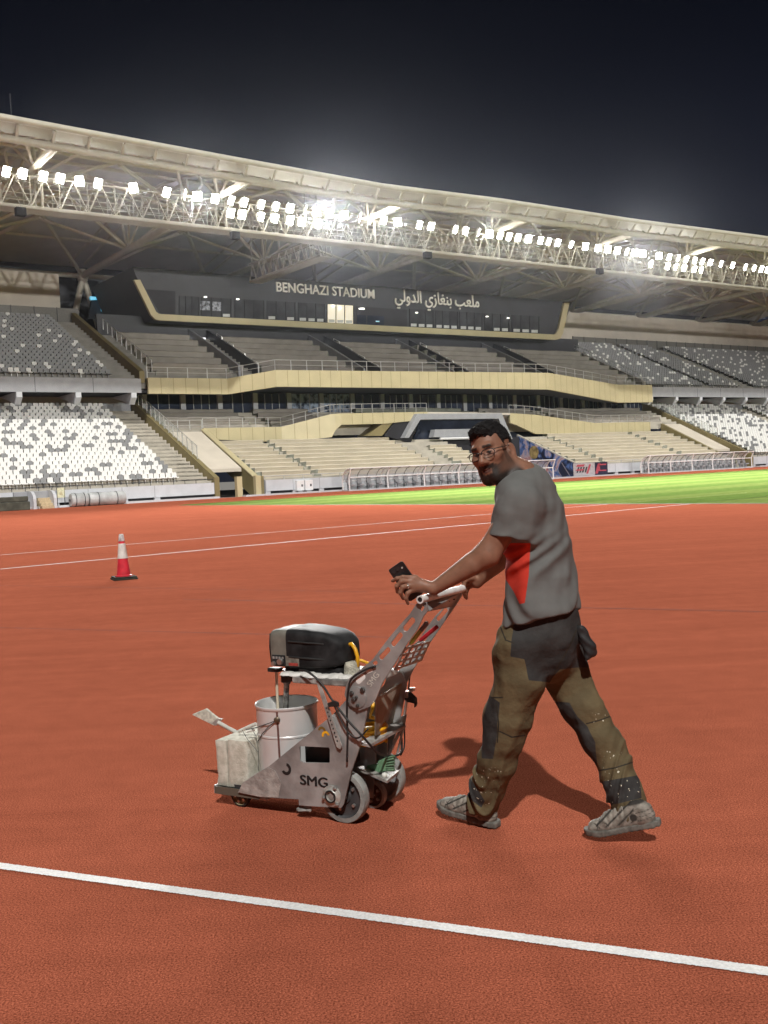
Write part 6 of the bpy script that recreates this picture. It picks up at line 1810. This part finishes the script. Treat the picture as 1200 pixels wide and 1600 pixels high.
def a_stub(C, N):
    q = tohead(C); a = np.abs(q[:, 0]); y, z = q[:, 1], q[:, 2]; w = wob(C, 200, 3, .004)
    # cheek line runs from the sideburn down to the corner of the mouth
    line = np.interp(a, [0, .022, .034, .050, .062, .080], [-.078, -.072, -.052, -.044, -.030, .012])
    k = sstep(line + w - z, -.006, .012) * sstep(y, -.012, .012)
    mous = sstep(.037 - a, -.004, .005) * sstep(z, -.0615, -.0575) * sstep(-.0405 - z + w * .5, -.003, .003) * (y > .07)
    gote = sstep(a, .019, .025) * sstep(.046 - a, -.006, .006) * sstep(-.045 - z, -.003, .004) * (y > .03)
    side = sstep(a, .056, .062) * sstep(y, .0, .010) * sstep(.034 - y, -.004, .006) * sstep(.03 - z, 0, .02) * sstep(z, -.09, -.05)
    brow = sstep(.0058 - np.abs(z - .0350 + .22 * np.maximum(0, a - .036)) + w * .25, -.002, .002) * sstep(a, .010, .015) * sstep(.054 - a, 0, .010) * (y > .05) * .95
    soft = .60 + .40 * np.maximum(sstep(.045 - a, -.02, .01), sstep(-z, .075, .10))
    lip = sstep(1 - (a / .0235) ** 2 - ((z + .0650) / .0105) ** 2, 0, .3) * (y > .076)
    return np.clip(np.maximum.reduce([k * soft, mous, gote * .9, side * .75, brow]), 0, 1) * (1 - lip) * inhead(q)
def a_lip(C, N):
    q = tohead(C); a = np.abs(q[:, 0])
    return sstep(1 - (a / .0235) ** 2 - ((q[:, 2] + .0650) / .0105) ** 2, 0, .3) * (q[:, 1] > .076) * inhead(q)
body = grow('body', body_sdf, (0.0, 3.80, 0.66), (0.86, 4.56, 1.68), 0.0026, [M_SKIN], man, {'stubble': a_stub, 'lips': a_lip})
# finer head and hand skin over the same field would double it up; the one body keeps its own resolution

# ---- hair
def hair_sdf(P):
    q = tohead(P); a = np.abs(q[:, 0])
    d = ell(q, (0, -.019, .041), I3, (.0780, .1015, .0945)) * HK - .0025 - wob(P, 230, 5, .0012)
    top = ell(q, (0, .018, .104), I3, (.056, .070, .026)) * HK - wob(P, 200, 8, .0014)
    d = smin(d, top, .025)
    line = .076 + .007 * np.cos(q[:, 0] * 60) + wob(P, 300, 77, .0012)                     # hairline over the forehead
    z0 = np.where(q[:, 1] > .03, line - 0 * a, np.where(q[:, 1] > .008, lerp(.062, -.004, np.clip((.03 - q[:, 1]) / .022, 0, 1)), -.035 - .25 * np.clip(-.02 - q[:, 1], 0, 1)))
    z0 = np.where((q[:, 1] <= .012) & (q[:, 1] > -.038), np.maximum(z0, .034 * (a > .05)), z0)
    cut = (z0 - q[:, 2] + .004 * np.sin(q[:, 0] * 300)) * .7
    return smax(d, cut, .006)
hair = grow('hair', hair_sdf, tuple(hc_ - Vector((.19, .19, .13))), tuple(hc_ + Vector((.19, .19, .2))), 0.0032, M_HAIR, man)
_hm = hair.data; rh_ = random.Random(21); hv = MB()
for k in range(4200):
    p_ = _hm.polygons[rh_.randrange(len(_hm.polygons))]; c = Vector(p_.center); n_ = Vector(p_.normal)
    if n_.dot(uph) < -.5: continue
    fl = (-f0 * .75 + uph * .35 + rh * rh_.uniform(-.5, .5)) if (c - hc_).dot(f0) < .05 else (f0 * .25 + uph * .55 + rh * (.8 + rh_.uniform(-.4, .4)))
    fl = (fl - n_ * fl.dot(n_)).normalized(); dr = (fl + n_ * rh_.uniform(.12, .5)).normalized(); sd_ = dr.cross(n_).normalized()
    ln_ = rh_.uniform(.007, .015); w_ = rh_.uniform(.0008, .0016)
    o_ = c - n_ * .001
    hv.add([o_ + sd_ * w_, o_ - sd_ * w_, o_ + n_ * w_ * 1.6, o_ + dr * ln_], [(0, 1, 3), (1, 2, 3), (2, 0, 3)])
hv.build('hair_strands', M_HAIR, hair)
def hd(x, y, z): return hc_ + (rh * x + f0 * y + uph * z) * HK
# ---- eyes
for sx in (-1, 1):
    e = hd(sx * .031, .0738, .0080)
    m = MB(); m.lathe(e, [(0.0122 * math.sin(math.pi * k / 10), -0.0122 * math.cos(math.pi * k / 10)) for k in range(11)], f0 + rh * .0, 20, caps=False)
    eye = m.build('eye', mat('eye_white_shaded', (0.13, 0.115, 0.105), 0.3, var=0.05), man, smooth=True)  # white darkened so its colour carries the shade over the eyes
    lk = (cO - e).normalized() * .6 + f0 * .4; lk.normalize()
    m = MB(); m.lathe(e + lk * .0112, [(0.0062, 0), (0.0058, .0010), (0.0, .0016)], lk, 16, caps=False); m.build('iris', mat('iris_brown', (0.02, 0.012, 0.008), 0.2), eye, smooth=True)
    m = MB(); up_l = [hd(sx * (.0195 + .0044 * k), .0885 - .0014 * (k - 2) ** 2 - .0006 * k, .0108 + .0006 * (2 - abs(k - 2))) for k in range(6)]
    m.tube(up_l, 0.0013, 5); m.build('eyelash', M_HAIR, eye, smooth=True)
# ---- glasses
M_GF = mat('spectacle_frame', (0.035, 0.033, 0.033), 0.3, metal=0.3)
M_GL = bpy.data.materials.new('spectacle_lens'); M_GL.use_nodes = True
_b = M_GL.node_tree.nodes['Principled BSDF']; _b.inputs['Base Color'].default_value = (0.5, 0.52, 0.52, 1); _b.inputs['Alpha'].default_value = 0.05; _b.inputs['Roughness'].default_value = 0.05; _b.inputs['Specular IOR Level'].default_value = 0.2
gls = thing('glasses', 'thin dark framed glasses on the face of the worker', 'glasses', hd(0, .105, .008))
fr = MB(); bot = MB()
for sx in (-1, 1):
    ln = MB(); ring = []
    for k in range(28):
        a = 2 * math.pi * k / 28; c, s_ = math.cos(a), math.sin(a)
        x = .0335 + .0275 * math.copysign(abs(c) ** .75, c); z = .004 + .0175 * math.copysign(abs(s_) ** .75, s_)
        ring.append(hd(sx * x, .1085 - .35 * max(0, x - .02), z))
    fr.tube(ring + [ring[0]], 0.0014, 6, cap=False)
    fr.tube(ring[0:15], 0.0020, 6)
    ln.poly(ring); ln.build('lens', M_GL, gls)
    tm = MB(); tm.tube([hd(sx * .061, .094, .014), hd(sx * .071, .088, .014), hd(sx * .080, .04, .012), hd(sx * .083, -.005, .012), hd(sx * .081, -.022, .006), hd(sx * .079, -.030, -.010)], [.0019, .0019, .0017, .0017, .0017, .0014], 6); tm.build('temple_arm', M_GF, gls, smooth=True)
fr.tube([hd(-.008, .1095, .010), hd(0, .1125, .013), hd(.008, .1095, .010)], 0.0016, 6)
fr.build('rim', M_GF, gls, smooth=True)

# ---- shirt
def shirt_sdf(P):
    cs = [at(845, 985, 4.10), at(847, 950, 4.10), at(846, 905, 4.11), at(841, 855, 4.13), at(830, 805, 4.14), at(823, 774, 4.15), at(818, 760, 4.15)]
    d = loft(P, cs, [LF] * 7, [FW] * 7, [.192, .192, .180, .180, .185, .165, .085], [.150, .146, .132, .130, .127, .112, .078])
    hemL = at(786, 985, 4.1)
    cut = (P - v3(at(848, 965, 4.10))) @ v3(-UPv - FW * .24 + LF * .03) # below the hem
    sh = smin(seg(P, nkb + LF * .030 - UPv * .034, shL - UPv * .002, .030, .056), seg(P, nkb - LF * .05 - UPv * .012, shR - LF * .01, .048, .058), .03)
    d = smin(d, sh, .09)
    d = smax(d, cut, .008)
    s_end = at(794, 839, 3.985); e_dir = Vector((-.20, .04, -.97)).normalized()
    sl = loft(P, [shL + UPv * .002, at(806, 810, 3.98), at(789, 862, 3.985)], [LF] * 3, [FW] * 3, [.056, .066, .074], [.060, .077, .095])
    sl = smax(sl, (P - v3(s_end)) @ v3(e_dir), .006)
    sr_end = shR.lerp(elR, .55); er_dir = (elR - shR).normalized()
    sr = smax(seg(P, shR, elR, .072, .078), (P - v3(sr_end)) @ v3(er_dir), .006)
    d = smin(d, smin(sl, sr, .01), .05)
    # neck opening, hollow sleeve ends and hem
    d = smax(d, -seg(P, nkb + FW * .012 + UPv * .06, nkb + FW * .012 + UPv * .0, .066, .060), .008)
    # folds: drag lines from the armpit to the waist, and soft dents
    u = (P - v3(chs)) @ v3(LF); w = (P - v3(chs)) @ v3(UPv); fwd = (P - v3(chs)) @ v3(FW)
    fold = np.sin(62 * (fwd * .8 + w * .45) + 9 * np.sin(w * 11 + u * 5)) * .0075 * np.clip((-w - .02) / .12, 0, 1) * np.clip(.9 - 1.6 * np.abs(w + .17), 0.25, 1)
    fold2 = np.sin(48 * (w + fwd * 1.1) + 4 * np.sin(u * 14)) * .0022 * np.exp(-((w + .02) / .09) ** 2)
    d = d - fold - fold2 - wob(P, 17, 11, .0028) - wob(P, 42, 12, .0016)
    return d * .85
red_poly = [(829, 849), (826, 900), (820, 942), (812, 944), (803, 925), (790, 905), (776, 880), (760, 850), (790, 838)]
def a_red(C, N):
    x, y = proj_np(C)
    s_ = sd_poly(x, y, red_poly)
    s_ = np.minimum(s_, (N @ v3(LF) + .25) * 8)
    return np.minimum(s_, y - 848.5 - .22 * (x - 800) * 0)
grow('shirt', shirt_sdf, (0.18, 3.78, 0.78), (1.0, 4.52, 1.60), 0.0042, [M_SHIRT], man, {'side_panel': a_red}, relax=2)
m = MB(); m.tube([nkb + FW * .012 + (LF * math.cos(a) * .066 + FW * math.sin(a) * .062) + UPv * (-.002 - .020 * math.sin(a)) for a in [2 * math.pi * k / 30 for k in range(31)]], .0055, 6, cap=False)
m.build('collar', M_SHIRT, man, smooth=True)

# ---- trousers
def trous_sdf(P):
    hips = loft(P, [at(848, 945, 4.10), at(850, 985, 4.10), at(850, 1018, 4.10)], [LF] * 3, [FW] * 3, [.165, .172, .150], [.140, .146, .130])
    LL = [(815, 1012, 4.04), (811, 1060, 4.035), (795, 1122, 4.055), (786, 1152, 4.065), (777, 1190, 4.09), (763, 1232, 4.145), (754, 1266, 4.165)]
    LW = [.108, .101, .091, .080, .077, .072, .065]
    RR = [(872, 1020, 4.165), (890, 1068, 4.145), (919, 1120, 4.105), (944, 1164, 4.065), (962, 1199, 4.03), (972, 1232, 3.985), (986, 1276, 3.945)]
    RWd = [.105, .088, .083, .074, .071, .072, .070]
    def leg(L, W, seed):
        cs = [at(*p) for p in L]
        d = np.full(len(P), 9., np.float32)
        for a, b, ra, rb in zip(cs, cs[1:], W, W[1:]): d = smin(d, seg(P, a, b, ra, rb), .02)
        tot = cs[-1] - cs[2]; dn = v3(tot.normalized()); h = (P - v3(cs[2])) @ dn / tot.length
        low = np.clip(h * 1.3 - .15, 0, 1) + .25 * np.clip(1 - np.abs(h) * 4, 0, 1)
        sl = (P - v3(cs[2])) @ v3(Vector((.75, -.2, .0)))
        w1 = 52 * h * tot.length + 30 * sl + 6 * np.sin(28 * sl + seed) + seed + wob(P, 9, int(seed) + 60, 1.6)
        f = (1 - 2 * np.abs(np.sin(w1 * .5)) ** .7) * .0085 * low + np.sin(w1 * 1.7 + 20 * sl) * .0025 * low
        f += np.sin(34 * ((P - v3(cs[0])) @ v3(Vector((.5, .1, -.8)))) + seed + 3 * np.sin(P @ v3((9, 14, 7)))) * .0060 * np.clip(1 - h * 1.5, 0, 1)
        cut = (P - v3(cs[-1])) @ v3(((cs[-1] - cs[-2]).normalized() * .55 - UPv * .7).normalized()) - .004
        d = smax(d - f, cut, .006)
        return d
    a, b = leg(LL, LW, 1.0), leg(RR, RWd, 4.0)
    d = smin(smin(a, b, .006), hips, .03)
    d = smax(d, (P - v3(at(848, 940, 4.1))) @ v3(UPv), .005)
    return (d - wob(P, 20, 21, .0036) - wob(P, 55, 23, .0016)) * .85
patch = [[(803, 975), (914, 950), (918, 1041), (875, 1046), (858, 1066), (826, 1063), (819, 1030), (797, 1026), (799, 1000)],
         [(764, 1086), (781, 1098), (778, 1125), (775, 1160), (770, 1186), (753, 1185), (750, 1140)],
         [(735, 1216), (757, 1252), (752, 1262), (730, 1245), (728, 1228)],
         [(868, 1096), (890, 1098), (902, 1120), (918, 1135), (930, 1160), (933, 1200), (925, 1200), (890, 1160), (862, 1100)],
         [(936, 1222), (999, 1211), (1003, 1247), (955, 1258), (946, 1246)]]
def a_patch(C, N):
    x, y = proj_np(C); o_ = np.full(len(C), -50.)
    x = x + wob(C, 40, 31, .5)
    for p in patch: o_ = np.maximum(o_, sd_poly(x, y, p))
    o_ = np.where(N @ v3((0, -1, 0)) > -.3, o_, -5)
    seat = np.minimum(np.minimum(1043 - y, x - 870), (-(N @ v3(FW)) - .05) * 20)
    return np.maximum(o_, seat)
lines_ = [[(781, 1143), (800, 1152), (820, 1149)], [(916, 1131), (935, 1126), (955, 1119)], [(905, 975), (890, 1010), (858, 1066)], [(776, 1100), (779, 1130), (777, 1160)], [(782, 980), (790, 1000), (803, 1005)], [(760, 1090), (785, 1090)], [(930, 1205), (960, 1200), (992, 1190)]]
def a_seam(C, N):
    x, y = proj_np(C); d = np.full(len(C), 50.)
    for l in lines_:
        for (x0, y0), (x1, y1) in zip(l, l[1:]):
            h = np.clip(((x - x0) * (x1 - x0) + (y - y0) * (y1 - y0)) / ((x1 - x0) ** 2 + (y1 - y0) ** 2), 0, 1)
            d = np.minimum(d, np.hypot(x - x0 - h * (x1 - x0), y - y0 - h * (y1 - y0)))
    return np.where(N @ v3((0, -1, 0)) > -.1, 1.1 - d, -5)
def a_paint(C, N):
    x, y = proj_np(C)
    z = np.maximum.reduce([sd_poly(x, y, [(930, 1170), (975, 1172), (985, 1210), (945, 1215)]), sd_poly(x, y, [(940, 1215), (1000, 1215), (1010, 1265), (955, 1265)]), sd_poly(x, y, [(925, 1112), (950, 1112), (950, 1135), (925, 1135)]), sd_poly(x, y, [(730, 1190), (800, 1190), (790, 1270), (720, 1270)]) - 8])
    return np.clip(z / 6, 0, 1)
grow('trousers', trous_sdf, (0.25, 3.76, 0.02), (1.12, 4.45, 1.12), 0.0042, [M_TRO], man, {'patch': a_patch, 'seam': a_seam, 'paint_zone': a_paint})
# ---- shoes
def shoe(name, toe, heel, lift, ank, label=None):
    ax = (toe - heel); L = ax.length; ax = ax.normalized(); sd = ax.cross(UPv).normalized(); nz = sd.cross(ax).normalized()
    A = np.array([tuple(sd), tuple(ax), tuple(nz)], np.float32); o = v3(heel)
    def q_(P): return (P - o) @ A.T
    def up(P):
        q = q_(P); x, y, z = q[:, 0], q[:, 1] / L, q[:, 2]
        d = loft(q, [(0, .045, .048), (0, L * .35, .042), (.004, L * .65, .036), (.006, L - .045, .032)], [(1, 0, 0)] * 4, [(0, 0, 1)] * 4, [.036, .036, .046, .040], [.042, .042, .036, .029])
        d = smin(d, seg(q, (0, .052, .050), (0, .050, .070), .035, .033), .03)
        d = smin(d, seg(q, (0, .08, .085), (.003, L * .62, .055), .028, .028), .03)
        d = smax(d, -(z - .012), .004)
        lace = np.sin(y * L * 260) * .0022 * ((y > .38) & (y < .72) & (z > .055))
        seams = np.abs(np.sin(y * L * 75 + z * 60)) * .0032
        return (d - lace + seams * .8 - wob(P, 80, 41, .0012)) * .9
    def so(P):
        q = q_(P)
        y = q[:, 1]
        w = np.interp(y, [-.01, .02, .07, .12, L * .68, L - .05, L - .012, L + .004], [.018, .036, .038, .037, .050, .046, .028, .008])
        dx_ = np.abs(q[:, 0] - .004 * np.clip(y / L, 0, 1)) - w
        rise = np.where(y > L - .06, (y - L + .06) * .22, 0)
        dz = np.abs(q[:, 2] - .013 - rise) - .013
        tread = np.abs(np.sin(y * 150)) * .003 * (q[:, 2] < .008)
        return smax(smax(dx_, dz + tread, .004), np.maximum(-y - .006, y - L), .004) * .8
    pad = Vector((.07, .07, .05))
    lo = Vector([min(toe[i], heel[i]) for i in range(3)]) - pad; hi = Vector([max(toe[i], heel[i]) for i in range(3)]) + pad + Vector((0, 0, .12))
    def um(C, N):
        q = q_(C); y = q[:, 1] / L; z = q[:, 2]
        s1 = sstep(.36 - np.abs(np.sin(y * L * 62 + z * 95)), -.08, .08) * (y > .25) * (y < .8) * sstep(z, .030, .042)
        s2 = sstep(.30 - np.abs(np.sin(y * L * 70 - z * 80)), -.08, .08) * (y > .62) * (y < .9) * sstep(z, .030, .040) * sstep(.058 - z, 0, .006)
        s3 = sstep(.28 - np.abs(np.sin(z * 210 + y * 4)), -.1, .1) * (y < .24) * (z > .035) * (z < .085)
        s4 = sstep(.0016 - np.abs(y * L - L * .80 + (z - .03) * .5), -.001, .001) * (z > .028)
        return np.maximum.reduce([s2 * .8, s3 * .8, s4, s1, sstep(z, .096, .102), sstep(.0145 - np.hypot((y - .28) * L, z - .055), -.002, .002)])
    s_ = grow(name, up, lo, hi, 0.0036, [M_SHOE], man, {'vent': um})
    grow('sole', so, lo, hi, 0.0036, M_SOLE, s_)
    m = MB()
    for k in range(5):
        y = L * (.42 + .06 * k); zz = .101 - .010 * k - .0005 * k * k
        m.tube([Vector(o.tolist()) + sd * -.026 + ax * (y - .006) + nz * (zz - .012), Vector(o.tolist()) + ax * y + nz * (zz + .003), Vector(o.tolist()) + sd * .028 + ax * (y + .006) + nz * (zz - .012)], .0028, 5)
    m.build('lace', mat('lace', (0.26, 0.235, 0.20), 0.9), s_, smooth=True)
hL = ground(783, 1293); tL = hL + (FW * .80 - Vector((0.5, 0, 0)) * .35).normalized() * .292
hL = ground(777, 1294); tL = ground(680, 1272); tL = hL + (tL - hL).normalized() * .305; tL.z = 0.028
shoe('shoe', tL, hL + UPv * .002, 0, anL)
tR = ground(916, 1309); hR = tR + (-FW * .285); hR = at(1022, 1291, tR.y - .10); 
hR = tR + (hR - tR).normalized() * .295
shoe('shoe', tR + UPv * .002, hR, .05, anR)
print('heel lift', hR.z)
# ---- things he carries
ph = thing('mobile_phone', 'black smartphone held in the left hand of the worker', 'phone', at(630, 912, 4.085))
pa, pb_, pc = at(606, 891, 4.10), at(625.5, 877.5, 4.075), at(640, 938, 4.085)
ex = (pb_ - pa); w_ = ex.length; ex.normalize(); ey = (pc - (pa + pb_) / 2); ey = (ey - ex * ey.dot(ex)).normalized(); ez = ex.cross(ey)
if ez.dot(cO - pa) < 0: ez = -ez
def rr2(w, h, r, n=5): return [(cx + r * math.cos(a0 + math.pi / 2 * k / n), cy + r * math.sin(a0 + math.pi / 2 * k / n)) for cx, cy, a0 in ((w - r, h - r, 0), (r, h - r, math.pi / 2), (r, r, math.pi), (w - r, r, 1.5 * math.pi)) for k in range(n + 1)]
m = MB(); m.extrude([pa + ex * x + ey * y for x, y in rr2(.074, .155, .010)], -ez * .0085); m.build('case', mat('phone_black', (0.016, 0.017, 0.019), 0.35, var=0.2), ph, bevel=0.0015)
m = MB()
for x, y in ((.019, .018), (.019, .042), (.041, .018), (.041, .042)): m.lathe(pa + ex * x + ey * y, [(.0105, 0), (.0105, .0022), (.007, .0024), (.0, .0016)], ez, 18, caps=False)
m.build('camera_lens', mat('phone_lens', (0.05, 0.052, 0.056), 0.15, metal=0.4), ph, smooth=True, sharp=40)
m = MB(); m.lathe(pa + ex * .058 + ey * .024, [(.004, 0), (.004, .001), (0, .001)], ez, 12, caps=False); m.build('flash', mat('flash', (0.55, 0.55, 0.5), 0.4), ph)
(r0, _), (r1, _) = L_f[2][0], L_f[2][1]
rd = (r1 - r0).normalized(); rc = r0.lerp(r1, .42)
m = MB(); m.lathe(rc, [(.0112, -.0026), (.0122, -.002), (.0122, .002), (.0112, .0026)], rd, 24, caps=False)
tag(m.build('ring', mat('silver', (0.7, 0.7, 0.68), 0.2, metal=0.9), None, smooth=True), 'silver ring on the left hand of the worker', 'ring')
# dark glove hanging from the back pocket
def glove_sdf(P):
    a, b, c = at(908, 985, 4.02), at(920, 1012, 4.02), at(928, 1021, 4.03)
    d = smin(seg(P, a, b, .022, .026), seg(P, b, c, .020, .012), .02)
    d = smin(d, seg(P, b, at(918, 1026, 4.01), .016, .011), .012)
    return (d - wob(P, 90, 51, .003)) * .85
tag(grow('work_glove', glove_sdf, tuple(at(895, 1035, 4.1) - Vector((.03, .18, .03))), tuple(at(935, 975, 4.0) + Vector((.05, .16, .03))), .004, mat('glove_black', (0.018, 0.018, 0.019), 0.7, var=0.3, scale=40), None), 'dark work glove hanging from the back pocket of the trousers', 'glove')
# ------------------------------------------------------------------ night haze, its forward scatter shaped to add lens glow round the lamps
HAZE = 0.000065
if HAZE:
    hz_ = MB(); hz_.box((-190, -260, -1.2), (480, 0, 0), (0, 560, 0), (0, 0, 34.5))
    mh = bpy.data.materials.new('haze'); mh.use_nodes = True; nt = mh.node_tree
    nt.nodes.remove(nt.nodes['Principled BSDF'])
    pv = nt.nodes.new('ShaderNodeVolumePrincipled'); pv.inputs['Color'].default_value = (0.86, 0.90, 1.0, 1); pv.inputs['Density'].default_value = HAZE; pv.inputs['Anisotropy'].default_value = 0.94
    nt.links.new(pv.outputs[0], nt.nodes['Material Output'].inputs['Volume'])
    tag(hz_.build('haze', mh), 'pale night haze filling the stadium, adding glow round the lamps', 'haze', kind='stuff')
